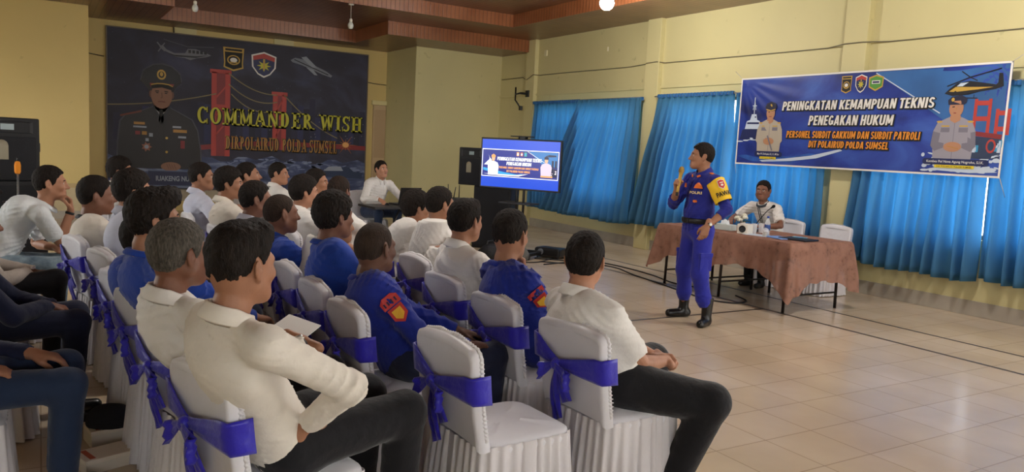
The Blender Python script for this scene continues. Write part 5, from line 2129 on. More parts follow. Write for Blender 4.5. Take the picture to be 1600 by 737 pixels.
# helicopter with spinning-free blades
a.poly([(3.03, .92), (3.08, .97), (3.16, 1.03), (3.30, 1.05), (3.42, 1.03), (3.58, 1.00), (3.60, 1.02), (3.60, 1.12), (3.64, 1.12), (3.66, .98), (3.58, .95), (3.42, .93), (3.30, .90), (3.12, .89)], PR_['dark'], 4)
a.poly([(3.08, .94), (3.15, .99), (3.40, .98), (3.56, .975), (3.40, .955), (3.15, .935)], PR_['gold'], 5)
a.poly([(3.16, .995), (3.20, 1.03), (3.30, 1.035), (3.30, .995)], PR_['foam'], 5)
a.line([(3.05, 1.00), (3.30, 1.09), (3.62, 1.17)], .013, PR_['dark'], 4)
a.line([(3.20, 1.16), (3.30, 1.09), (3.38, 1.05)], .011, PR_['dark'], 4)
a.line([(3.15, .87), (3.40, .86)], .01, PR_['dark'], 4)
for px in (3.2, 3.36):
    a.line([(px, .90), (px, .86)], .008, PR_['dark'], 4)
# two officers
def officer(x, y0, sc, uni, cap):
    S = lambda px, py: (x + px * sc, y0 + py * sc)
    a.poly([S(*p) for p in ((-.21, 0), (-.23, .22), (-.235, .32), (-.19, .42), (-.07, .475), (.07, .475), (.19, .42), (.235, .32), (.23, .22), (.21, 0))], uni, 5)
    a.poly([S(*p) for p in ((-.235, .32), (-.25, .16), (-.20, .10), (-.10, .14), (-.10, .19), (-.16, .2), (-.15, .30))], PR_['unid'] if uni is PR_['uni'] else uni, 6)
    a.poly([S(*p) for p in ((.235, .32), (.25, .16), (.20, .10), (.10, .14), (.10, .19), (.16, .2), (.15, .30))], PR_['unid'] if uni is PR_['uni'] else uni, 6)
    a.poly([S(*p) for p in ((-.06, .49), (-.055, .44), (0, .41), (.055, .44), (.06, .49))], PR_['skin'], 7)
    a.ell(*S(0, .57), .078 * sc, .10 * sc, PR_['skin'], 8, 18)
    a.line([S(-.045, .585), S(-.018, .588)], .010 * sc, PR_['hair'], 9)
    a.line([S(.045, .585), S(.018, .588)], .010 * sc, PR_['hair'], 9)
    a.line([S(0, .575), S(.004, .545)], .012 * sc, PR_['brownt'], 9)
    a.line([S(-.025, .52), S(.025, .52)], .010 * sc, PR_['redd'], 9)
    a.ell(*S(0, .15), .10 * sc, .055 * sc, PR_['skin'], 8, 14)
    a.line([S(-.06, .16), S(.07, .13)], .008 * sc, PR_['brownt'], 9)
    for s in (-1, 1):
        a.poly([S(*p) for p in ((s * .05, .36), (s * .15, .36), (s * .15, .31), (s * .05, .31))], PR_['unid'], 7)
        a.rect(*S(s * .10 - .045, .37), *S(s * .10 + .045, .385), PR_['gold'], 7)
        a.ell(*S(s * .17, .425), .035 * sc, .012 * sc, PR_['gold'], 7, 10)
    a.line([S(0, .42), S(0, .0)], .006 * sc, PR_['unid'], 6)
    if cap == 'beret':
        a.poly([S(*p) for p in ((-.09, .61), (-.10, .66), (-.06, .70), (.05, .71), (.11, .68), (.105, .63), (.08, .61))], PR_['capb'], 10)
        a.ell(*S(-.045, .665), .018 * sc, .022 * sc, PR_['gold'], 11, 10)
    else:
        a.poly([S(*p) for p in ((-.085, .61), (-.11, .66), (-.08, .72), (0, .745), (.08, .72), (.11, .66), (.085, .61), (0, .595))], PR_['capb'], 10)
        a.poly([S(*p) for p in ((-.085, .62), (0, .60), (.085, .62), (.085, .635), (0, .615), (-.085, .635))], PR_['gold'], 11)
        a.ell(*S(0, .68), .022 * sc, .028 * sc, PR_['gold'], 11, 10)
officer(.585, .20, .93, mat('print_khaki', 'a79c8c', .5), 'cap')
a.line([(.56, .42), (.66, .21)], .02, PR_['unid'], 12)
officer(3.185, .17, 1.02, PR_['uni'], 'beret')
# name plates
for x0, x1, y, s1, s2 in ((.36, .84, .155, 'Marn W. Dwifrapala, S.E., S.I., M.Han', 'KAPOLDA SUMSEL'), (2.86, 3.60, .15, 'Kombes Pol Nova Agung Nugroho, S.I.K.', 'DIR POLAIRUD POLDA SUMSEL')):
    n_ = 10
    pl = [(x0 + .03 - .03 * math.sin(i * math.pi / n_), y + .005 + .035 * -math.cos(i * math.pi / n_)) for i in range(n_ + 1)]
    pr = [(x1 - .03 + .03 * math.sin(i * math.pi / n_), y + .005 + .035 * math.cos(i * math.pi / n_)) for i in range(n_ + 1)]
    a.poly(pl[::-1] + pr[::-1], PR_['navy'], 12)
    a.text(s1, x0 + .05, y - .006, x1 - .05, y + .022, PR_['white'], 14, .01)
    xm, w_ = (x0 + x1) / 2, (x1 - x0) * .3
    a.rect(xm - w_, y - .065, xm + w_, y - .032, PR_['yellow'], 13)
    a.text(s2, xm - w_ * .9, y - .058, xm + w_ * .9, y - .040, PR_['black'], 14, .01)
pic = a.build('printed_picture', ban)
a = BArt((0, 0, 0), BU, BV, BN, .0009)
def two(s, x0, y0, x1, y1, m, sh=.12):
    slab_word(a, s, x0, y0, x1, y1, PR_['black'], 8, .011, .006, -.006, GS, .26, sh)
    slab_word(a, s, x0, y0, x1, y1, m, 11, .0, 0, 0, GS, .26, sh)
two('PENINGKATAN KEMAMPUAN TEKNIS', .775, .765, 2.93, .885, PR_['white'])
two('PENEGAKAN HUKUM', 1.225, .565, 2.445, .69, PR_['white'])
two('PERSONEL SUBDIT GAKKUM DAN SUBDIT PATROLI', .885, .395, 2.80, .487, PR_['orange'], .1)
two('DIT POLAIRUD POLDA SUMSEL', 1.26, .272, 2.415, .36, PR_['orange'], .1)
a.build('lettering', ban)
mb = MB()
for x, z, dx, dz in ((0, bh, .22, .12), (bw, bh, -.12, .12), (0, 0, .05, -.15), (bw, 0, -.03, -.2)):
    mb.tube([(0, -x, z), (.09, -x + dx, z + dz)], .004, mat('tie_string', 'b9b4a8', .8), 6)
mb.build('tie_string', ban)

# ------------------------------------------------------------------ backdrop on the niche wall
bd = empty('stage_backdrop', (1.15, YB - .06, .45))
tag(bd, 'dark printed stage backdrop with yellow lettering, officer portrait and bridge', 'backdrop board')
dw, dh = 5.27, 3.1
M_bd = sea_print('backdrop_night', '2a2832', '33323f', '43455c', .9, (1, 1, 1.2), .55)
mb = MB()
mb.bbox((0, 0, 0), (dw, .05, dh), M_bd, .006)
mb.build('board', bd)
mb = MB()
for lo, hi in (((-.02, -.012, -.02), (0, .05, dh + .02)), ((dw, -.012, -.02), (dw + .02, .05, dh + .02)), ((0, -.012, -.02), (dw, .05, 0)), ((0, -.012, dh), (dw, .05, dh + .02))):
    mb.box(lo, hi, mat('backdrop_edge', '6a5f50', .5))
mb.build('frame', bd)
a = Art((0, -.003, 0), Vector((1, 0, 0)), Vector((0, 0, 1)), Vector((0, -1, 0)), .0012)
# sea along the bottom
a.poly([(0.0, .02), (dw, .02), (dw, .72)] + [(dw - dw * i / 30, .66 + .05 * math.sin(i * 1.7) + .04 * math.sin(i * .6)) for i in range(31)], sea_print('backdrop_sea', '2c3148', '454f70', '8a94aa', 2.2, (1, 1, 3.2), .5), 1)
# faint skyline
for i in range(40):
    x = .1 + dw * i / 41
    hgt = .3 + .55 * random.random() + .25 * math.exp(-((x - 3.9) / .8) ** 2)
    a.rect(x, .95, x + .13, .95 + hgt, mat('print_skyline_%d' % (i % 3), ('2b2b40', '2f3150', '262636')[i % 3], .6), 1)
for i in range(60):
    x, y = 2.2 + 3.0 * random.random(), 1.0 + .75 * random.random()
    a.rect(x, y, x + .02, y + .02, mat('print_winlight', '6a6a70', .6), 2)
# bridge: two red towers, deck, cables
for x, w_, y0, y1 in ((2.09, .36, .70, 2.42), (3.30, .28, .88, 2.06)):
    m_ = PR_['red'] if x < 3 else PR_['redd']
    for dx in (-w_ / 2, w_ / 2 - .09):
        a.rect(x + dx, y0, x + dx + .10, y1, PR_['red'], 4)
    a.rect(x - w_ / 2, y0, x + w_ / 2, y1, PR_['redd'], 3)
    a.rect(x - w_ / 2 - .03, y1 - .02, x + w_ / 2 + .03, y1 + .06, PR_['red'], 4)
    a.rect(x - w_ / 2, y0 + (y1 - y0) * .55, x + w_ / 2, y0 + (y1 - y0) * .62, PR_['red'], 5)
    for k in range(3):
        yy = y0 + (y1 - y0) * (.25 + .22 * k)
        a.line([(x - w_ / 2 + .08, yy), (x + w_ / 2 - .08, yy + .25)], .03, PR_['red'], 4)
a.line([(1.7, .86), (2.6, .98), (3.5, 1.02), (dw, 1.0)], .10, PR_['redd'], 2.5)
for c0, c1, sag in (((.0, 1.62), (2.0, 1.98), .12), ((2.25, 2.42), (3.25, 2.05), .22), ((2.25, 2.2), (3.25, 1.9), .3), ((3.4, 2.06), (4.6, 1.2), .2), ((2.3, 2.0), (3.2, 1.7), .3)):
    pts = []
    for i in range(13):
        t = i / 12
        pts.append((c0[0] + (c1[0] - c0[0]) * t, c0[1] + (c1[1] - c0[1]) * t - sag * 4 * t * (1 - t) * .5))
    a.line(pts, .022, mat('print_cable', '7d7150', .6), 5)
# officer portrait in dark dress uniform
gl = mat('print_halo', '4a4a52', .6)
out = [(.14, .40), (.16, .95), (.20, 1.32), (.30, 1.46), (.62, 1.56), (.80, 1.64), (.78, 1.85), (.70, 2.02), (.57, 2.14), (.62, 2.34), (.80, 2.47), (.98, 2.50), (1.16, 2.46), (1.32, 2.32), (1.34, 2.16), (1.22, 2.04), (1.16, 1.85), (1.12, 1.64), (1.30, 1.55), (1.55, 1.42), (1.66, 1.2), (1.72, .8), (1.74, .40)]
a.poly(out, gl, 6)
cx_, cy_ = .95, 1.4
a.poly([((x - cx_) * .965 + cx_, (y - .40) * .985 + .40) for x, y in out], PR_['darku'], 7)
a.poly([(.82, 1.66), (.95, 1.42), (1.10, 1.66)], mat('print_shirt', '8d8a8c', .6), 9)
a.poly([(.93, 1.58), (.985, 1.58), (1.01, 1.36), (.96, 1.28), (.91, 1.36)], PR_['black'], 10)
a.poly([(.82, 1.66), (.80, 1.62), (.93, 1.32), (.95, 1.42)], PR_['dark'], 10)
a.poly([(1.10, 1.66), (1.13, 1.62), (.97, 1.30), (.95, 1.42)], PR_['dark'], 10)
m_sk = mat('print_face', '87624f', .6)
m_skd = mat('print_face_dark', '694a3e', .6)
a.poly([(.80, 1.72), (1.12, 1.72), (1.10, 1.60), (.96, 1.50), (.84, 1.60)], m_skd, 9)
a.ell(.965, 1.86, .195, .26, m_sk, 11, 26)
a.ell(.765, 1.88, .03, .07, m_skd, 10, 12)
a.ell(1.165, 1.88, .03, .07, m_skd, 10, 12)
for s in (-1, 1):
    a.line([(.965 + s * .05, 1.945), (.965 + s * .12, 1.94)], .02, PR_['hair'], 12)
    a.ell(.965 + s * .08, 1.91, .028, .011, PR_['hair'], 12, 10)
a.line([(.965, 1.92), (.975, 1.82), (.945, 1.815)], .018, m_skd, 12)
a.line([(.90, 1.735), (.965, 1.742), (1.03, 1.735)], .022, mat('print_lips', '6b3f36', .6), 12)
# peaked cap
a.poly([(.76, 2.02), (1.17, 2.02), (1.20, 2.12), (.74, 2.12)], PR_['redd'], 13)
a.poly([(.72, 2.09), (.62, 2.22), (.68, 2.36), (.84, 2.45), (.97, 2.47), (1.12, 2.44), (1.27, 2.34), (1.31, 2.21), (1.22, 2.10)], PR_['dark'], 14)
a.poly([(.76, 2.05), (.86, 2.10), (.98, 2.11), (1.10, 2.10), (1.18, 2.04), (1.14, 1.98), (.97, 2.02), (.80, 1.99)], PR_['black'], 15)
a.line([(.77, 2.06), (.88, 2.09), (.98, 2.095), (1.09, 2.085), (1.17, 2.05)], .02, PR_['gold'], 16)
a.ell(.96, 2.27, .085, .10, PR_['gold'], 16, 14)
a.ell(.96, 2.27, .055, .065, PR_['dark'], 17, 14)
a.ell(.96, 2.28, .03, .045, PR_['gold'], 18, 10)
a.line([(.22, 1.42), (.60, 1.53)], .035, mat('print_braid', '6d3a2f', .6), 9)
# medals and ribbons
for x, y, w_, h_, m_ in ((.56, 1.29, .20, .05, PR_['brownt']), (.57, 1.22, .24, .035, PR_['grey']), (.53, 1.10, .09, .07, PR_['redd']), (.65, 1.10, .09, .07, PR_['brownt']), (.77, 1.07, .07, .07, PR_['grey']), (.70, .97, .06, .06, PR_['grey']),
                         (1.25, 1.25, .16, .04, PR_['grey']), (1.31, 1.17, .26, .06, PR_['brownt']), (1.35, 1.05, .15, .04, PR_['grey']), (1.36, .90, .08, .16, PR_['redd'])):
    a.rect(x - w_ / 2, y - h_ / 2, x + w_ / 2, y + h_ / 2, m_, 10)
st = []
for i in range(14):
    r_ = .10 if i % 2 == 0 else .06
    st.append((.69 + r_ * math.cos(i * math.pi / 7), .83 + r_ * math.sin(i * math.pi / 7)))
a.poly(st, mat('print_star', '8c5a48', .6), 10)
a.ell(.69, .83, .04, .04, PR_['grey'], 11)
for y in (1.02, .74, .5):
    a.ell(1.06, y, .025, .025, PR_['gold'], 10, 10)
a.line([(1.0, 1.3), (1.02, .45)], .010, PR_['black'], 9)
a.ell(1.14, .45, .19, .09, m_sk, 12, 18)
for k in range(4):
    a.line([(1.06 + .045 * k, .50), (1.10 + .045 * k, .40)], .01, m_skd, 13)
# caption strip
a.rect(.72, .06, 2.02, .36, mat('print_strip', '232848', .5), 13)
a.line([(.72, .36), (2.02, .36)], .02, PR_['line'], 14)
a.line([(.72, .06), (2.02, .06)], .02, PR_['line'], 14)
# helicopter
m_h = mat('print_heli', '6f7078', .6)
a.poly([(.92, 2.82), (.98, 2.86), (1.05, 2.78), (1.20, 2.72), (1.40, 2.74), (1.45, 2.83), (1.60, 2.84), (1.78, 2.79), (1.90, 2.74), (1.80, 2.70), (1.62, 2.66), (1.50, 2.61), (1.40, 2.64), (1.22, 2.65), (1.08, 2.72), (.98, 2.76)], m_h, 4)
a.poly([(1.02, 2.73), (1.20, 2.685), (1.62, 2.70), (1.85, 2.74), (1.60, 2.665), (1.22, 2.655)], PR_['dark'], 5)
for k in range(5):
    a.rect(1.46 + .075 * k, 2.75, 1.51 + .075 * k, 2.81, PR_['dark'], 5)
a.line([(1.0, 2.97), (1.45, 2.87), (1.95, 2.91)], .02, mat('print_blade', '4c4c55', .6), 4)
a.line([(.88, 2.90), (1.02, 2.74)], .025, m_h, 5)
a.line([(.90, 2.72), (1.02, 2.90)], .02, m_h, 5)
badge(a, 2.34, 2.71, .21, .24, 0, 4)
badge(a, 2.96, 2.66, .26, .27, 1, 4)
# aeroplane
m_pl = mat('print_plane', '767a84', .6)
a.poly([(3.52, 2.82), (3.62, 2.88), (3.80, 2.86), (3.98, 2.78), (4.30, 2.66), (4.45, 2.57), (4.42, 2.53), (4.22, 2.58), (4.0, 2.66), (3.75, 2.74), (3.56, 2.78)], m_pl, 4)
a.poly([(3.75, 2.90), (3.86, 2.93), (4.10, 2.72), (4.0, 2.70)], PR_['grey'], 5)
a.poly([(3.86, 2.70), (4.02, 2.66), (4.12, 2.55), (4.05, 2.55)], PR_['grey'], 5)
a.line([(3.60, 2.84), (4.36, 2.58)], .018, PR_['dark'], 5)
# patrol boat on the sea, bow wave, blast of light
a.poly([(4.15, .34), (4.25, .46), (4.55, .48), (4.72, .56), (4.90, .55), (5.0, .46), (5.22, .44), (5.20, .30)], PR_['hull'], 4)
a.poly([(4.30, .46), (4.42, .56), (4.70, .57), (4.76, .47)], PR_['grey'], 5)
for i in range(70):
    x = 2.2 + 3.0 * random.random()
    y = .42 + .28 * random.random() * (1 - abs(x - 3.3) / 3)
    a.ell(x, y, .04 + .08 * random.random(), .008 + .02 * random.random(), mat('print_spray', '6f7a98', .6), 3, 8, random.uniform(-.4, .4))
rays = []
for i in range(24):
    r_ = (.30 if i % 4 == 0 else .17) if i % 2 == 0 else .07
    rays.append((4.80 + r_ * math.cos(i * math.pi / 12), 1.06 + r_ * .8 * math.sin(i * math.pi / 12)))
a.poly(rays, mat('print_blast', '8a5030', .6), 4)
a.ell(4.80, 1.06, .075, .06, PR_['glow'], 5)
for i in range(30):
    x, y = dw * random.random(), 2.0 + 1.05 * random.random()
    a.ell(x, y, .008, .008, mat('print_dots', '56586c', .6), 2, 6)
a.build('printed_picture', bd)
# lettering with slab serifs
SERIF = {}
def slab(art, s, x0, y0, x1, y1, m, layer, sx, k=.0):
    art.text(s, x0, y0, x1, y1, m, layer, .055, 0, 1.04)
a = Art((0, -.003, 0), Vector((1, 0, 0)), Vector((0, 0, 1)), Vector((0, -1, 0)), .0012)

slab_word(a, 'COMMANDER WISH', 1.62, 1.36, 5.18, 1.70, PR_['black'], 20, .010, .02, -.015)
slab_word(a, 'COMMANDER WISH', 1.62, 1.36, 5.18, 1.70, PR_['olive'], 22)
slab_word(a, 'DIRPOLAIRUD POLDA SUMSEL', 2.19, .85, 4.60, 1.13, PR_['black'], 20, .006, .012, -.01)
slab_word(a, 'DIRPOLAIRUD POLDA SUMSEL', 2.19, .85, 4.60, 1.13, PR_['brownt'], 22)
a.text('IUAKENG NUGROHO', .86, .16, 1.88, .26, PR_['grey'], 20, .03)
a.build('lettering', bd)
mb = MB()
mb.tube([(.0 + 1.19, .0, dh), (1.19, .03, dh + .18)], .012, mat('hook_wire', '2c2620', .6), 6)
mb.build('hanging_wire', bd)
# ------------------------------------------------------------------ lace-covered tables and what stands on them
def lace_material():
    m = bpy.data.materials.new('lace_cloth')
    m.use_nodes = True
    n, l = m.node_tree.nodes, m.node_tree.links
    b = n['Principled BSDF']
    b.inputs['Roughness'].default_value = .85
    b.inputs['Specular IOR Level'].default_value = .1
    tc = n.new('ShaderNodeTexCoord')
    v = n.new('ShaderNodeTexVoronoi')
    v.inputs['Scale'].default_value = 26
    t = n.new('ShaderNodeTexNoise')
    t.inputs['Scale'].default_value = 11
    t.inputs['Detail'].default_value = 4
    r = n.new('ShaderNodeValToRGB')
    r.color_ramp.elements[0].position, r.color_ramp.elements[0].color = .32, (*hexc('6b453a'), 1)
    r.color_ramp.elements[1].position, r.color_ramp.elements[1].color = .6, (*hexc('977060'), 1)
    mx = n.new('ShaderNodeMath')
    mx.operation = 'MULTIPLY_ADD'
    mx.inputs[1].default_value = .45
    l.new(tc.outputs['Object'], v.inputs['Vector'])
    l.new(tc.outputs['Object'], t.inputs['Vector'])
    l.new(v.outputs['Distance'], mx.inputs[0])
    l.new(t.outputs[0], mx.inputs[2])
    l.new(mx.outputs[0], r.inputs[0])
    l.new(r.outputs[0], b.inputs['Base Color'])
    r2 = n.new('ShaderNodeMapRange')
    r2.inputs[1].default_value, r2.inputs[2].default_value = .3, .6
    r2.inputs[3].default_value, r2.inputs[4].default_value = .72, .98
    l.new(t.outputs[0], r2.inputs[0])
    l.new(r2.outputs[0], b.inputs['Alpha'])
    return m
M_lace = lace_material()
M_leg = mat('table_leg_metal', '2a2422', .4, metal=.4)
M_top = mat('table_top_wood', '5f4632', .5, var=.1)
def meeting_table(cx, cy, wx, wy, lab1, lab2, seed, drops):
    t = empty('folding_table', (cx, cy, 0))
    tag(t, lab1, 'table', 'tables under lace cloths')
    mb = MB()
    mb.bbox((-wx / 2, -wy / 2, .715), (wx / 2, wy / 2, .752), M_top, .006)
    mb.build('tabletop', t)
    for sx in (-1, 1):
        for sy in (-1, 1):
            mb = MB()
            mb.tube([(sx * (wx / 2 - .07), sy * (wy / 2 - .09), .72), (sx * (wx / 2 - .06), sy * (wy / 2 - .08), .0)], .017, M_leg, 10)
            mb.build('leg', t)
    for sy in (-1, 1):
        mb = MB()
        mb.tube([(-wx / 2 + .07, sy * (wy / 2 - .085), .18), (wx / 2 - .07, sy * (wy / 2 - .085), .18)], .011, M_leg, 8)
        mb.build('brace', t)
    r = np.random.RandomState(seed)
    ph = r.uniform(0, 6.28, 5)
    hx, hy = wx / 2 + .012, wy / 2 + .012
    # closed outline of the top, walked corner to corner
    out = []
    cor = [(-hx, -hy), (hx, -hy), (hx, hy), (-hx, hy)]
    NE = 48
    for e_ in range(4):
        (x0, y0), (x1, y1) = cor[e_], cor[(e_ + 1) % 4]
        for i in range(NE):
            s = i / NE
            out.append((x0 + (x1 - x0) * s, y0 + (y1 - y0) * s, e_, s))
    rows = []
    NR = 12
    for j in range(NR + 1):
        v = j / NR
        row = []
        for k, (x, y, e_, s) in enumerate(out):
            cA, cB = math.exp(-(s * 5.2) ** 1.4), math.exp(-((1 - s) * 5.2) ** 1.4)
            d0, d1 = drops[e_][0], drops[e_][1]
            cd = drops[e_][2] * cA + drops[e_][3] * cB
            drop = d0 + (d1 - d0) * s + cd + .012 * math.sin(k * .55 + ph[0])
            nx, ny = ((0, -1), (1, 0), (0, 1), (-1, 0))[e_]
            if cA > .0 or cB > 0:
                px_, py_ = ((0, -1), (1, 0), (0, 1), (-1, 0))[(e_ - 1) % 4]
                qx, qy = ((0, -1), (1, 0), (0, 1), (-1, 0))[(e_ + 1) % 4]
                nx, ny = nx + px_ * cA + qx * cB, ny + py_ * cA + qy * cB
            wave = math.sin(k * .42 + ph[1]) * .5 + math.sin(k * .95 + ph[2]) * .5
            cz_ = math.sin(s * 60) * (cA + cB)
            o = (.012 + .022 * v * (1 + wave) + .05 * v * (cA + cB) * (1 + .5 * cz_)) * (1 if v > 0 else 0)
            row.append(Vector((x + nx * o, y + ny * o, .768 - .006 * min(1, v * 6) - drop * v)))
        rows.append(row)
    mb = MB()
    # top surface as a grid
    P = [[Vector((-hx + 2 * hx * i / 30, -hy + 2 * hy * j / 30, .768 + .0015 * math.sin(i * 1.3) * math.sin(j * 1.1))) for j in range(31)] for i in range(31)]
    mb.grid(P, M_lace)
    mb.grid(rows, M_lace, closed_v=True)
    c = mb.build('tablecloth', None, (cx, cy, 0))
    tag(c, lab2, 'tablecloth', 'brown lace tablecloths')
    return t
# per edge: drop at start, drop at end, extra at start corner, extra at end corner  (edges: right end -y, rear +x, left end +y, front -x)
meeting_table(7.30, 5.98, 1.00, 1.10, 'folding table with dark metal legs, right of the speaker', 'brown lace tablecloth over the right table, its corner drooping near the floor', 3,
              [(.40, .42, .24, .16), (.3, .3, .1, .1), (.3, .3, .1, .2), (.30, .34, .14, .28)])
meeting_table(7.26, 7.02, 0.96, .84, 'folding table with dark metal legs, behind the standing speaker', 'brown lace tablecloth over the left table, hanging beside the speaker', 4,
              [(.3, .3, .1, .1), (.3, .3, .1, .1), (.34, .34, .1, .22), (.36, .32, .22, .05)])
ZT_ = .770
M_wp = mat('white_plastic', 'dcd8cc', .4)
M_bp = mat('black_plastic', '151517', .4)
M_bp2 = mat('dark_plastic', '2a2a2e', .45)
M_clear = mat('clear_plastic', (.92, .95, .97), .05, spec=.6, alpha=.32)
M_clear2 = mat('clear_glass', (.92, .95, .97), .03, spec=.7, alpha=.28)
# small cream cube loudspeaker
o = empty('desk_speaker', (7.02, 6.27, ZT_), R_(200))
tag(o, 'small cream box speaker with a round black driver on the lace tablecloth', 'speaker')
mb = MB()
mb.bbox((-.085, -.065, 0), (.085, .065, .115), M_wp, .008)
mb.build('body', o)
mb = MB()
Mx = Matrix.Translation((0.086, 0, .058)) @ Matrix.Rotation(R_(90), 4, 'Y')
mb.rev([(.0, .003), (.014, .005), (.03, -.002), (.036, .004), (.040, .004), (.041, .0)], M_bp, Mx, 24)
mb.build('driver', o)
# tissue box and vase of white roses
o = empty('tissue_box', (7.10, 6.66, ZT_), R_(8))
tag(o, 'pale flat tissue box on the tablecloth left of the cream speaker', 'tissue box')
mb = MB()
mb.bbox((-.06, -.13, 0), (.06, .13, .07), mat('tissue_card', 'c9d4d0', .5), .005)
mb.build('carton', o)
mb = MB()
P = [[Vector((.03 * math.cos(a) * (1 - .3 * t) * (1 + .25 * math.sin(a * 3)), .06 * math.sin(a) * (1 - .2 * t), .069 + .05 * t + .01 * math.sin(a * 4))) for a in [2 * math.pi * i / 20 for i in range(20)]] for t in (0, .4, .8, 1)]
mb.grid(P, mat('tissue_paper', 'dfe6ea', .9), closed_v=True)
mb.build('tissue', o)
o = empty('flower_vase', (7.36, 6.62, ZT_))
tag(o, 'small vase of white roses with leaves on the tablecloth, before the seated officer', 'flowers')
mb = MB()
mb.rev([(.0, 0), (.035, 0), (.045, .03), (.04, .07), (.03, .09), (.034, .1)], M_wp, None, 20)
mb.build('vase', o)
for i, (x, y, z) in enumerate(((-.05, .05, .14), (-.02, -.05, .15), (.04, .02, .17), (-.06, -.005, .12), (.02, .08, .13))):
    mb = MB()
    for k in range(7):
        a = k * 2.4
        rr = .012 + .0028 * k
        c = Vector((x + rr * .8 * math.cos(a), y + rr * .8 * math.sin(a), z + .012 - .002 * k))
        P = []
        for p in range(7):
            th = math.pi * p / 6
            P.append([c + Vector((.017 * math.sin(th) * math.cos(q * 1.047), .017 * math.sin(th) * math.sin(q * 1.047), .019 * math.cos(th))) for q in range(6)])
        mb.grid(P, mat('rose_white', 'd9d6c4', .8), closed_v=True)
    mb.tube([(x, y, z), (x * .4, y * .4, .09)], .003, mat('stem_green', '3c5a32', .7), 6)
    mb.build('rose', o)
for i in range(6):
    a = i * 1.05
    mb = MB()
    P = []
    for t in range(6):
        s = t / 5
        w_ = .018 * math.sin(math.pi * min(.98, s + .05))
        c = Vector((math.cos(a) * (.02 + .08 * s), math.sin(a) * (.02 + .08 * s), .1 + .05 * s - .05 * s * s))
        d = Vector((-math.sin(a), math.cos(a), 0))
        P.append([c - d * w_, c + Vector((0, 0, -.004)), c + d * w_])
    mb.sheet(P, .0015, mat('leaf_green', '2f4a2c', .6))
    mb.build('leaf', o)
# gooseneck microphone
o = empty('gooseneck_microphone', (7.32, 6.42, ZT_), R_(190))
tag(o, 'black gooseneck microphone curving up before the seated officer', 'microphone')
mb = MB()
mb.bbox((-.06, -.05, 0), (.06, .05, .035), M_bp, .01)
mb.build('base', o)
mb = MB()
pts = []
for i in range(16):
    t = i / 15
    pts.append((.0 - .02 * math.sin(t * 3), .0 + .06 * math.sin(math.pi * t * .9) * (1 - t) + .22 * t ** 1.6, .03 + .30 * t ** .75 - .02 * t))
mb.tube(pts, .0055, M_bp, 8)
mb.build('neck', o)
mb = MB()
e_, f_ = Vector(pts[-1]), Vector(pts[-2])
q = Vector((0, 0, 1)).rotation_difference((e_ - f_).normalized()).to_matrix().to_4x4()
mb.rev([(.0, -.01), (.010, -.008), (.010, .012), (.017, .02), (.018, .04), (.012, .052), (0, .056)], mat('foam_black', '101012', .95, bump=.5, bscale=300), Matrix.Translation(e_) @ q, 14)
mb.build('head', o)
# bottle, glass, cup
o = empty('water_bottle', (7.22, 6.12, ZT_))
tag(o, 'clear plastic water bottle with blue label on the tablecloth', 'bottle')
mb = MB()
mb.rev([(.0, .002), (.028, .0), (.032, .008), (.031, .04), (.0325, .05), (.0325, .13), (.030, .145), (.018, .175), (.0125, .188), (.0125, .20)], M_clear, None, 20)
mb.build('bottle', o)
mb = MB()
mb.rev([(.0331, .058), (.0335, .06), (.0335, .118), (.0331, .12)], mat('label_navy', '2d4a86', .5), None, 20, caps=False)
mb.build('label_band', o)
mb = MB()
mb.rev([(.0, .197), (.0145, .197), (.0145, .215), (.0135, .218), (0, .218)], mat('cap_blue', '27449a', .4), None, 16)
mb.build('cap', o)
for x, y, lb, hh in ((7.14, 6.24, 'clear drinking glass beside the cream speaker on the tablecloth', .12), (7.30, 6.28, 'second clear glass behind the drinking glass, before the officer\'s hands', .12)):
    o = empty('drinking_glass', (x, y, ZT_))
    tag(o, lb, 'glass', 'glasses on the lace tablecloth')
    mb = MB()
    mb.rev([(.0, 0), (.027, 0), (.030, .004), (.034, hh), (.032, hh), (.028, .01), (.0, .01)], M_clear2, None, 20)
    mb.build('tumbler', o)
o = empty('paper_cup', (7.03, 5.98, ZT_))
tag(o, 'small white cup with a clear domed lid near the table\'s front edge', 'cup')
mb = MB()
mb.rev([(.0, 0), (.028, 0), (.034, .05), (.036, .052)], M_wp, None, 20)
mb.build('cup', o)
mb = MB()
mb.rev([(.036, .052), (.037, .06), (.033, .085), (.015, .1), (0, .102)], M_clear, None, 20)
mb.build('lid', o)
# papers, folder, phone
for i, (x, y, a, c, lb) in enumerate(((7.06, 6.10, 12, 'c7d2e2', 'white printed sheet lying left of the small cup'), (7.10, 5.84, -10, '6f93cf', 'pale blue paper folder lying between cup and black folder'))):
    mb = MB()
    mb.bbox((-.105, -.148, 0), (.105, .148, .004 + .006 * i), mat('paper_%d' % i, c, .7), .0012)
    o = mb.build('paper_sheet' if i == 0 else 'paper_folder', None, (x, y, ZT_), R_(a))
    tag(o, lb, 'paper' if i == 0 else 'folder')
mb = MB()
mb.bbox((-.13, -.17, 0), (.13, .17, .018), mat('folder_black', '14161f', .5), .004)
o = mb.build('document_folder', None, (7.20, 5.66, ZT_), R_(5))
tag(o, 'black document folder near the right end of the lace tablecloth', 'folder')
o = empty('mobile_phone', (7.26, 5.69, ZT_ + .019), R_(25))
tag(o, 'mobile phone with pale blue case lying on the black folder', 'phone')
mb = MB()
mb.bbox((-.037, -.077, 0), (.037, .077, .009), mat('phone_case', '5f8fa8', .4), .004)
mb.build('case', o)
mb = MB()
mb.bbox((-.033, -.072, .0088), (.033, .072, .0098), mat('phone_glass', '86aebc', .1, spec=.8), .0004)
mb.build('screen', o)

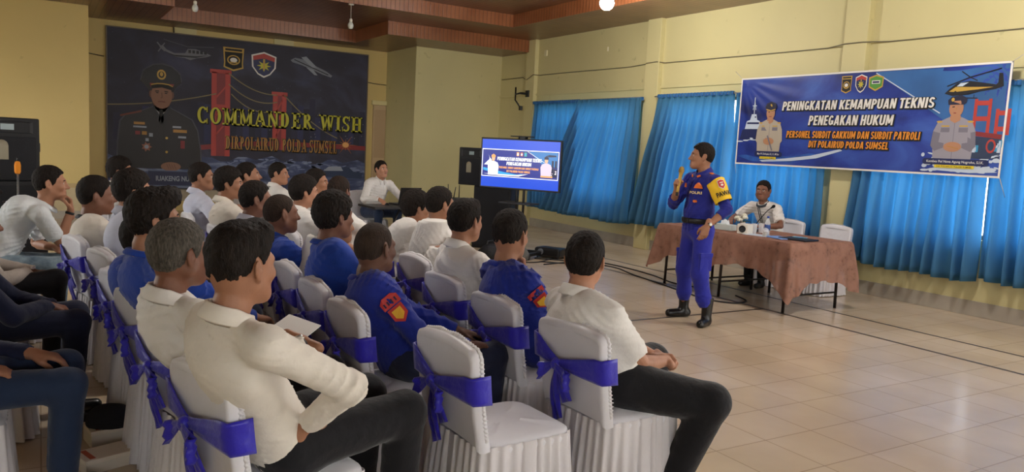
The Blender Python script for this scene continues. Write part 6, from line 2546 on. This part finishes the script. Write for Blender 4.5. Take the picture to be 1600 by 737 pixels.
# ------------------------------------------------------------------ television on its stand
tv = empty('television', (6.16, 9.94, 0), R_(211))
tag(tv, 'large television on a rolling stand showing the blue event banner', 'television')
tw, th, tz = 1.36, .765, 1.385
mb = MB()
mb.bbox((-.05, -tw / 2, tz - th / 2), (.0, tw / 2, tz + th / 2), M_bp, .008)
mb.bbox((-.09, -tw / 3, tz - th / 3), (-.045, tw / 3, tz + th / 4), M_bp2, .012)
mb.build('housing', tv)
def em(n_, c, s=1.0):
    return mat('screen_' + n_, (0, 0, 0), .25, emit=c, estr=s)
SCR = {k: em(k, c, s) for k, c, s in (('blue', '0a50e6', 1.0), ('deep', '1c2c9c', .9), ('white', 'ffffff', 1.25), ('orange', 'ffb068', 1.15), ('cyan', '38b8ff', 1.0), ('sky', '2f8ad8', .9), ('navy', '10184a', .8), ('pink', 'ecd4e6', 1.15), ('skin', 'eec09a', 1.1), ('red', 'd06a5a', 1.0), ('green', '5ac0a0', 1.0))}
a = Art((.0012, 0, tz), Vector((0, 1, 0)), Vector((0, 0, 1)), Vector((1, 0, 0)), .0006)
sw, sh = tw - .05, th - .05
a.rect(-sw / 2, -sh / 2, sw / 2, sh / 2, SCR['blue'], 0)
X0, X1, Y0, Y1 = -sw / 2 + .005, sw / 2 - .01, -.205, .215
a.rect(X0, Y0, X1, Y1, SCR['white'], 1)
a.rect(X0 + .012, Y0 + .012, X1 - .012, Y1 - .012, SCR['deep'], 2)
S_ = lambda x, y: (X0 + (X1 - X0) * x, Y0 + (Y1 - Y0) * y)
a.poly([S_(.62, .96), S_(.985, .96), S_(.985, .45), S_(.80, .5)], SCR['sky'], 3)
a.line([S_(.60, .96), S_(.82, .6)], .006, SCR['white'], 4)
a.poly([S_(.02, .22), S_(.02, .32), S_(.3, .18), S_(.48, .12), S_(.55, .16), S_(.5, .06), S_(.3, .08)], SCR['cyan'], 3)
a.poly([S_(.02, .10), S_(.25, .05), S_(.5, .06), S_(.62, .16), S_(.45, .10), S_(.25, .10)], SCR['white'], 4)
a.poly([S_(.03, .42), S_(.10, .62), S_(.10, .70), S_(.085, .80), S_(.11, .66), S_(.13, .60), S_(.15, .42)], SCR['white'], 4)
for i, (k1, k2) in enumerate((('orange', 'white'), ('red', 'white'), ('green', 'cyan'))):
    x = .475 + .05 * i
    a.rect(*S_(x - .016, .78), *S_(x + .016, .92), SCR[k1], 4)
    a.rect(*S_(x - .010, .81), *S_(x + .010, .88), SCR[k2], 5)
for s, x0, x1, y0, y1, m_ in (('PENINGKATAN KEMAMPUAN TEKNIS', .205, .785, .60, .72, 'white'), ('PENEGAKAN HUKUM', .33, .655, .44, .56, 'white'), ('PERSONEL SUBDIT GAKKUM DAN SUBDIT PATROLI', .235, .75, .315, .385, 'orange'), ('DIT POLAIRUD POLDA SUMSEL', .335, .645, .19, .265, 'orange')):
    p0, p1 = S_(x0, y0), S_(x1, y1)
    slab_word(a, s, p0[0], p0[1], p1[0], p1[1], SCR[m_], 6, .0008, 0, 0, GS, .26, .1)
def figure(cx, y0, sc, body, L):
    q = lambda x, y: S_(cx + x * sc * .33, y0 + y * sc)
    a.poly([q(-.21, 0), q(-.235, .32), q(-.18, .43), q(-.06, .48), q(.06, .48), q(.18, .43), q(.235, .32), q(.21, 0)], body, L)
    p = q(0, .58)
    a.ell(p[0], p[1], .024 * sc * 1.3, .034 * sc * 1.3, SCR['skin'], L + 1)
    a.poly([q(-.085, .62), q(-.09, .70), q(0, .76), q(.09, .70), q(.085, .62)], SCR['orange'] if L < 6 else SCR['navy'], L + 2)
figure(.155, .10, .95, SCR['white'], 5)
figure(.845, .14, .92, SCR['pink'], 7)
a.rect(*S_(.09, .06), *S_(.22, .11), SCR['white'], 9)
a.rect(*S_(.78, .08), *S_(.93, .14), SCR['orange'], 10)
for x in (.925, .965):
    a.rect(*S_(x - .012, .42), *S_(x + .012, .68), SCR['navy'], 5)
a.poly([S_(.90, .10), S_(.985, .10), S_(.985, .38), S_(.91, .42)], SCR['navy'], 5)
for i in range(9):
    a.ell(*S_(.91 + .07 * random.random(), .14 + .2 * random.random()), .008, .008, SCR['white' if i % 2 else 'pink'], 6, 8)
a.poly([S_(.84, .84), S_(.88, .88), S_(.96, .87), S_(.97, .82), S_(.88, .80)], SCR['navy'], 5)
a.build('screen', tv)
mb = MB()
for y in (-.06, .06):
    mb.tube([(-.075, y, .06), (-.075, y, 1.80)], .019, M_bp, 12)
mb.bbox((-.11, -.17, 1.795), (.02, .17, 1.81), M_bp, .004)
mb.bbox((-.10, -.05, 1.70), (-.05, .05, 1.80), M_bp, .004)
mb.build('stand_post', tv)
mb = MB()
mb.bbox((-.20, -.27, .79), (.12, .27, .815), M_bp2, .006)
mb.build('stand_shelf', tv)
mb = MB()
for y in (-.36, .36):
    mb.bbox((-.34, y - .03, .05), (.30, y + .03, .10), M_bp, .01)
    for x in (-.30, .26):
        mb.rev([(.0, -.015), (.03, -.015), (.034, 0), (.03, .015), (0, .015)], M_bp2, Matrix.Translation((x, y, .034)) @ Matrix.Rotation(R_(90), 4, 'X'), 14)
mb.bbox((-.11, -.36, .05), (-.05, .36, .11), M_bp, .01)
mb.build('stand_base', tv)

# ------------------------------------------------------------------ loudspeakers
M_cab = mat('cabinet_black', '15161a', .6, bump=.15, bscale=120)
M_gri = mat('grille_cloth', '1c1d22', .8, bump=.4, bscale=220)
M_lab = mat('speaker_label', '8d8672', .5)
def speaker(name, loc_, rz, w, d, h_, label, horn=True, group=None):
    o = empty(name, loc_, rz)
    tag(o, label, 'speaker', group)
    mb = MB()
    mb.bbox((-d, -w / 2, 0), (0, w / 2, h_), M_cab, .014)
    mb.build('cabinet', o)
    mb = MB()
    mb.bbox((.0, -w * .44, h_ * .04), (.012, w * .44, h_ * (.70 if horn else .96)), M_gri, .005)
    mb.build('grille', o)
    if horn:
        mb = MB()
        z0, z1 = h_ * .76, h_ * .94
        P = []
        for k, (x, g) in enumerate(((.004, 1.0), (.0, .92), (-.02, .7), (-.05, .35))):
            P.append([Vector((x + .004, sy * w * .40 * g, (z0 + z1) / 2 + sz * (z1 - z0) / 2 * g)) for sy, sz in ((-1, -1), (1, -1), (1, 1), (-1, 1))])
        mb.grid(P, M_bp2, closed_v=True, smooth=False)
        mb.add(P[-1], [(0, 1, 2, 3)], mat('horn_throat', '7e878c', .4))
        mb.bbox((.001, -w * .08, z0 + .03), (.006, w * .12, z1 - .025), mat('horn_lens', '8fa0a4', .25), .001)
        mb.build('horn', o)
    if horn:
        mb = MB()
        mb.bbox((.012, -w * .17, h_ * .34), (.016, w * .03, h_ * .56), M_lab, .001)
        mb.rev([(.0, .001), (w * .1, .001), (w * .1, -.002)], M_lab, Matrix.Translation((.0145, -w * .07, h_ * .56)) @ Matrix.Rotation(R_(90), 4, 'Y'), 16)
        mb.build('label_plate', o)
    for s in (-1, 1):
        mb = MB()
        mb.tube([(-d * .6, s * (w / 2), h_ * .45), (-d * .6, s * (w / 2 + .025), h_ * .47), (-d * .6, s * (w / 2 + .025), h_ * .6), (-d * .6, s * (w / 2), h_ * .62)], .009, M_bp, 8)
        mb.build('handle', o)
    return o
speaker('subwoofer', (6.18, 10.75, 0), R_(225), .62, .55, 1.0, 'black subwoofer box standing on the floor behind the television', horn=False)
speaker('loudspeaker', (5.90, 11.0, 1.0), R_(225), .40, .36, .60, 'black loudspeaker with pale label on the subwoofer, left of the television')
speaker('subwoofer', (-.25, 9.35, 0), R_(-78), .66, .55, 1.02, 'dark subwoofer box on the floor at the left edge', horn=False)
speaker('loudspeaker', (-.28, 9.38, 1.02), R_(-84), .58, .45, .64, 'black loudspeaker with silver horn stacked at the left edge')
o = empty('microphone_stand', (-.17, 8.55, 0))
tag(o, 'thin silver microphone stand with an orange foam tip at the left edge', 'microphone stand')
mb = MB()
mb.rev([(.0, 0), (.13, 0), (.13, .012), (.02, .022), (.0, .022)], M_bp, None, 22)
mb.build('base', o)
mb = MB()
mb.tube([(0, 0, .02), (0, 0, 1.16)], .009, mat('stand_chrome', 'a9b4bc', .25, metal=.8), 10)
mb.build('pole', o)
mb = MB()
mb.rev([(.0, 1.14), (.018, 1.14), (.026, 1.16), (.027, 1.22), (.02, 1.25), (0, 1.26)], mat('foam_orange', 'e8912a', .9, bump=.4, bscale=250), None, 16)
mb.rev([(.0, 1.25), (.008, 1.25), (.006, 1.30), (0, 1.30)], M_bp, None, 10)
mb.build('microphone_head', o)

# ------------------------------------------------------------------ laptop desk by the backdrop
o = empty('operator_desk', (4.78, 10.42, 0), R_(3))
tag(o, 'black-topped folding desk carrying the laptop beside the backdrop', 'desk')
mb = MB()
mb.bbox((-.85, -.30, .685), (.85, .30, .715), mat('desk_black', '1b1b1f', .4), .006)
mb.build('desktop', o)
for sx in (-1, 1):
    for sy in (-1, 1):
        mb = MB()
        mb.tube([(sx * .45, sy * .24, .69), (sx * .74, sy * .26, 0)], .015, M_bp, 8)
        mb.build('leg', o)
o = empty('laptop', (4.60, 10.46, .717), R_(100))
tag(o, 'black open laptop on the desk, its lid towards the audience', 'laptop')
mb = MB()
mb.bbox((-.01, -.18, 0), (.24, .18, .02), M_bp, .004)
mb.build('keyboard_deck', o)
mb = MB()
Mx = Matrix.Translation((-.01, 0, .016)) @ Matrix.Rotation(R_(-14), 4, 'Y')
mb.bbox((-.01, -.18, 0), (.0, .18, .25), M_bp, .003, Mx)
mb.build('lid', o)
mb = MB()
mb.bbox((.0002, -.165, .012), (.001, .165, .235), mat('laptop_screen', '202838', .2, emit='8aa6d0', estr=.6), .0003, Mx)
mb.build('screen', o)
o = empty('mouse', (4.26, 10.42, .717), R_(95))
tag(o, 'black computer mouse under the operator\'s hand on the desk', 'mouse')
mb = MB()
P = []
for i in range(9):
    t = i / 8
    rr = math.sin(math.pi * min(.97, max(.06, t)))
    P.append([Vector((-.05 + .1 * t, .03 * rr ** .6 * math.cos(b_), .002 + .032 * rr ** .7 * max(0, math.sin(b_)))) for b_ in [2 * math.pi * k / 14 for k in range(14)]])
mb.grid(P, M_bp, closed_v=True)
mb.add(P[0], [tuple(range(14))], M_bp)
mb.add(P[-1], [tuple(reversed(range(14)))], M_bp)
mb.build('shell', o)
o = empty('projector', (5.00, 10.46, .717), R_(265))
tag(o, 'white desktop projector beside the laptop on the desk', 'projector')
mb = MB()
mb.bbox((-.12, -.15, .012), (.12, .15, .10), M_wp, .016)
for x in (-.09, .09):
    for y in (-.12, .12):
        mb.rev([(.0, 0), (.012, 0), (.010, .014)], M_bp, Matrix.Translation((x, y, 0)), 10)
mb.build('housing', o)
mb = MB()
mb.rev([(.0, -.006), (.026, -.004), (.032, .006), (.034, .02), (.036, .02), (.036, -.01)], M_bp, Matrix.Translation((.12, .06, .056)) @ Matrix.Rotation(R_(90), 4, 'Y'), 20)
mb.build('lens', o)
mb = MB()
mb.bbox((.118, -.13, .03), (.123, .01, .085), M_bp2, .001)
mb.build('vent', o)
o = empty('wireless_receiver', (5.34, 10.48, .717), R_(268))
tag(o, 'black wireless receiver box with upright antennas at the desk\'s right end', 'receiver')
mb = MB()
mb.bbox((-.10, -.17, 0), (.10, .17, .115), M_bp, .006)
mb.build('box', o)
for y, hgt, tl in ((-.13, .17, .01), (-.04, .20, -.01), (.05, .16, .03), (.14, .19, .0)):
    mb = MB()
    mb.tube([(-.08, y, .1), (-.08, y + tl, .115 + hgt)], [.009, .006], M_bp, 8)
    mb.build('antenna', o)
for i in range(2):
    mb = MB()
    mb.rev([(.0, .0), (.014, .0), (.012, .012), (0, .013)], mat('knob_silver', '9a9ca0', .3, metal=.6), Matrix.Translation((.10, -.08 + .16 * i, .05)) @ Matrix.Rotation(R_(90), 4, 'Y'), 14)
    mb.build('knob', o)

# ------------------------------------------------------------------ wall bracket, wiring, lamps
o = empty('wall_bracket', (XR - .09, 14.24, 2.80))
tag(o, 'black folding television wall bracket left empty above the curtain', 'bracket')
mb = MB()
mb.bbox((-.03, -.06, -.07), (.0, .06, .07), M_bp, .006)
mb.build('wall_plate', o)
mb = MB()
mb.bbox((-.19, -.02, -.025), (-.02, .02, .02), M_bp, .005)
mb.tube([(-.19, 0, 0), (-.20, .18, -.02)], .018, M_bp, 8)
mb.build('arm', o)
mb = MB()
mb.tube([(-.20, .18, .13), (-.20, .18, -.14), (-.16, .02, -.30)], .017, M_bp, 8)
mb.bbox((-.19, -.03, -.36), (-.13, .04, -.27), M_bp, .006)
mb.build('swing_arm', o)
mb = MB()
pts = [(XR - .012, 15.5, 3.16), (XR - .012, 14.6, 3.17), (XR - .05, 14.45, 3.12), (XR - .10, 14.3, 3.10), (XR - .105, 14.05, 3.19), (XR - .02, 13.9, 3.18)]
pts += [(XR - .012, y, 3.175 - .006 * math.sin(y * 1.3)) for y in np.arange(13.4, 10.7, -.4)]
pts += [(XR - .02, 10.56, 3.19), (XR - .10, 10.46, 3.19), (XR - .102, 10.2, 3.20), (XR - .02, 10.08, 3.18)]
pts += [(XR - .012, y, 3.17 - .008 * math.sin(y * 1.1)) for y in np.arange(9.7, 6.8, -.4)]
pts += [(XR - .10, 6.58, 3.18), (XR - .10, 6.32, 3.18)] + [(XR - .012, y, 3.17) for y in np.arange(6.0, 2.9, -.6)]
mb.tube(pts, .008, mat('cable_grey', '6e6650', .6), 6)
o = mb.build('wall_cable')
tag(o, 'thin grey cable clipped along the right wall above the curtains', 'cable')
mb = MB()
pts = [(XL + .02, YB - .015, 3.02), (1.10, YB - .02, 2.98)]
mb.tube(pts, .008, mat('cable_black', '17140f', .6), 6)
o = mb.build('wall_cable')
tag(o, 'short black cable on the niche wall left of the backdrop', 'cable')
mb = MB()
mb.tube([(6.42, YB - .015, 2.96), (6.60, YB - .02, 2.94), (XC, YB - .015, 2.93)], .008, mat('cable_black', '17140f', .6), 6)
o = mb.build('wall_cable')
tag(o, 'short black cable on the niche wall right of the backdrop', 'cable')
mb = MB()
mb.bbox((XR - .03, 13.70, 3.56), (XR + .005, 13.79, 3.68), mat('switch_plate', 'd8d0a8', .5), .005)
o = mb.build('junction_box')
tag(o, 'small cream junction box high on the right wall near the corner', 'junction box')
mb = MB()
mb.bbox((XR - .004, 11.66, 3.50), (XR + .002, 11.70, 3.58), mat('plaster_patch', 'eee6cc', .7), .001)
o = mb.build('plaster_chip')
o['kind'] = 'structure'
def cfl(x, y, z, zc, label):
    o = empty('ceiling_bulb', (x, y, z))
    tag(o, label, 'light bulb', 'unlit bulbs hanging from the ceiling')
    mb = MB()
    mb.rev([(.0, .0), (.035, .01), (.048, .045), (.046, .08), (.032, .105), (.024, .12)], mat('bulb_glass', 'd6dbd6', .2, spec=.6), None, 20)
    mb.build('bulb', o)
    mb = MB()
    mb.rev([(.024, .118), (.027, .13), (.026, .165), (.012, .175), (0, .175)], M_wp, None, 16)
    mb.build('socket', o)
    mb = MB()
    mb.tube([(0, 0, .17), (0, 0, zc - z - .012)], .006, mat('cord_white', 'b8b4a8', .6), 6)
    mb.rev([(.0, zc - z - .02), (.045, zc - z - .02), (.05, zc - z), (0, zc - z)], M_wp, None, 18)
    mb.build('cord', o)
cfl(4.58, 13.1, 3.50, ZC, 'unlit white bulb hanging above the right side of the backdrop')
cfl(2.12, 13.3, 3.48, ZC, 'unlit white bulb hanging above the left side of the backdrop')
LAMP_W = 140.0
def ceiling_lamp(x, y, z, label):
    o = empty('ceiling_lamp', (x, y, z))
    tag(o, label, 'lamp', 'round ceiling lamps')
    mb = MB()
    mb.rev([(.0, -.10), (.05, -.09), (.09, -.05), (.105, 0), (.09, .05), (.05, .09), (.03, .1)], mat('lamp_glow', (1, 1, 1), .4, emit=(1, .98, .94), estr=30), None, 24)
    mb.build('globe', o)
    mb = MB()
    mb.rev([(.03, .095), (.035, .10), (.035, .16), (.0, .165)], M_wp, None, 16)
    mb.tube([(0, 0, .16), (0, 0, ZT - z)], .007, mat('cord_white', 'b8b4a8', .6), 6)
    mb.build('cord', o)
    ld = bpy.data.lights.new('lamp_light', 'POINT')
    ld.energy = LAMP_W
    ld.color = (1.0, .965, .91)
    ld.shadow_soft_size = .13
    lo = bpy.data.objects.new('lamp_light', ld)
    COL.objects.link(lo)
    lo.parent = o
    lo.location = (0, 0, -.25)
ceiling_lamp(6.87, 8.98, 3.72, 'glowing white round ceiling lamp at the top edge, near the right wall')
ceiling_lamp(6.87, 4.2, 3.72, 'unseen round ceiling lamp added to brighten the open floor')  # extra lamp out of view, added to light the floor from above
ceiling_lamp(2.4, 5.2, 3.72, 'unseen round ceiling lamp added above the audience for more light')  # second added lamp, unseen, brightens the audience
ceiling_lamp(6.87, -.4, 3.72, 'unseen round ceiling lamp added behind the camera on the right')  # third added lamp, unseen fill behind the camera

# ------------------------------------------------------------------ floor: court lines, cables, boxes, bags
M_line = mat('floor_line', '3a2f28', .5)
mb = MB()
for x in (6.82, 7.50):
    mb.box((x - .018, -3, 0), (x + .018, 9.6, .0012), M_line)
mb.box((2.9, 5.72, 0), (6.82, 5.756, .0012), M_line)
o = mb.build('floor_marking')
o['kind'] = 'structure'
M_cab2 = mat('cable_rubber', '17171a', .5)
def floor_cable(pts, label, r=.009):
    q = []
    pts = [Vector((x, y, r)) for x, y in pts]
    for i in range(len(pts) - 1):
        p0, p1, p2, p3 = pts[max(i - 1, 0)], pts[i], pts[i + 1], pts[min(i + 2, len(pts) - 1)]
        for k in range(8):
            t = k / 8
            q.append(.5 * ((2 * p1) + (p2 - p0) * t + (2 * p0 - 5 * p1 + 4 * p2 - p3) * t * t + (3 * p1 - p0 - 3 * p2 + p3) * t ** 3))
    q.append(pts[-1])
    mb = MB()
    mb.tube(q, r, M_cab2, 6)
    o = mb.build('floor_cable')
    tag(o, label, 'cable', 'black cables on the floor')
floor_cable([(6.3, 9.6), (6.75, 9.2), (7.0, 8.6), (6.85, 8.0), (6.72, 7.3), (6.6, 6.7), (6.55, 6.3), (6.7, 6.05), (6.95, 6.1), (7.1, 6.4)], 'black cable from the television to the tables, looping beside the speaker\'s boots')
floor_cable([(6.2, 9.3), (6.6, 9.0), (6.9, 9.1), (7.05, 9.3), (7.15, 8.6), (7.1, 7.9), (6.95, 7.3), (7.05, 6.9)], 'black cable ending under the left lace-covered table')
floor_cable([(5.3, 9.3), (5.7, 9.35), (6.1, 9.25), (6.45, 9.45), (6.7, 9.6), (6.9, 9.35), (6.5, 9.15), (6.1, 9.05)], 'black cable coiling in front of the television stand')
# projector-like black case and bags by the stand
o = empty('black_case', (6.62, 9.66, 0), R_(30))
tag(o, 'black equipment case with a lens on the floor right of the stand', 'case')
mb = MB()
mb.bbox((-.14, -.21, .02), (.14, .21, .16), M_bp, .03)
for x in (-.1, .1):
    for y in (-.17, .17):
        mb.rev([(.0, 0), (.016, 0), (.014, .03)], M_bp2, Matrix.Translation((x, y, 0)), 10)
mb.build('body', o)
mb = MB()
mb.rev([(.0, .004), (.03, .004), (.045, .012), (.048, .0)], mat('lens_glass', '6c7078', .1), Matrix.Translation((-.14, .1, .10)) @ Matrix.Rotation(R_(-90), 4, 'Y'), 18)
mb.build('lens', o)
def soft_bag(x, y, rz, sx, sy, sz, m, label, seed):
    o = empty('bag', (x, y, 0), rz)
    tag(o, label, 'bag')
    v = Vol(.016)
    v.ell((0, 0, sz * .42), (sx * .5, sy * .5, sz * .46), k=.05)
    v.cone((-sx * .3, -sy * .3, sz * .22), (sx * .3, -sy * .3, sz * .22), sz * .24, sz * .24, k=.06)
    v.cone((-sx * .3, sy * .3, sz * .22), (sx * .3, sy * .3, sz * .22), sz * .24, sz * .24, k=.06)
    Vt, Q = v.mesh(smooth=2, noise=folds(.010, seed, .6, 1), clip=lambda X, Y, Z: (.001 - Z + 0 * X + 0 * Y).astype(np.float32))
    quad_mesh('body', Vt, Q, m, o)
    mb = MB()
    mb.tube([(-sx * .25, 0, sz * .82), (-sx * .15, .02, sz * 1.02), (sx * .15, .02, sz * 1.02), (sx * .25, 0, sz * .82)], .011, M_bp, 8)
    mb.build('handle', o)
soft_bag(5.62, 9.72, R_(20), .44, .30, .26, mat('bag_black', '141416', .7, bump=.3), 'black soft bag on the floor left of the television stand', 5)
soft_bag(5.92, 9.50, R_(-10), .24, .2, .40, mat('bag_grey', '5d5c58', .7, bump=.3), 'upright grey bag leaning between black bag and television stand', 6)
# snack boxes and a cap on the floor by the fourth row
def snack_box(x, y, rz, w, d, h_, label):
    o = empty('snack_box', (x, y, 0), rz)
    tag(o, label, 'box', 'white card boxes on the floor')
    mb = MB()
    mb.bbox((-w / 2, -d / 2, 0), (w / 2, d / 2, h_ - .004), mat('box_card', 'd2c8b8', .7, var=.05), .003)
    mb.build('carton', o)
    mb = MB()
    mb.bbox((-w / 2 - .003, -d / 2 - .003, h_ - .022), (w / 2 + .003, d / 2 + .003, h_), mat('box_lid', 'd9cdbb', .7), .002)
    mb.add([(-w * .4, -d * .42, h_ + .0006), (-w * .28, -d * .42, h_ + .0006), (-w * .28, d * .42, h_ + .0006), (-w * .4, d * .42, h_ + .0006)], [(0, 1, 2, 3)], mat('box_print', 'b5573a', .6))
    mb.build('lid', o)
snack_box(.31, 4.36, R_(10), .24, .17, .09, 'white card box on the floor under the black cap')
snack_box(.25, 4.03, R_(18), .22, .15, .07, 'white card box nearest on the floor, before the black cap')
snack_box(.44, 4.86, R_(-8), .20, .15, .16, 'white card box with red print beside a chair skirt, behind the cap')
o = empty('cap', (.31, 4.33, .091), R_(-20))
tag(o, 'black peaked cap with gold embroidery lying on a white box', 'cap')
v = Vol(.008)
v.ell((-.02, 0, .03), (.10, .085, .075), k=.03)
v.cone((-.05, 0, .02), (.02, 0, .02), .075, .08, k=.03)
Vt, Q = v.mesh(smooth=2, noise=folds(.004, 8, 1.2, 1), clip=lambda X, Y, Z: (.001 - Z + 0 * X + 0 * Y).astype(np.float32))
M_capb = mat('cap_cloth', '14161c', .85, bump=.2)
quad_mesh('crown', Vt, Q, M_capb, o)
mb = MB()
P = []
for i in range(9):
    a_ = R_(-70 + 140 * i / 8)
    P.append([Vector((.055 + r_ * .5 * math.cos(a_) * 2 * .5, r_ * .75 * math.sin(a_) + .0, .018 - .02 * (r_ - .07) / .08 - .01 * abs(math.sin(a_)))) for r_ in (.07, .10, .13, .15)])
mb.sheet(P, .004, M_capb)
mb.build('peak', o)
mb = MB()
for s in (-1, 1):
    for k in range(3):
        mb.tube([(.07 + .016 * k, s * .02, .012 + .001 * k + .006), (.085 + .014 * k, s * .045, .014)], .003, mat('gold_thread', 'b0863c', .5), 6)
mb.build('embroidery', o)
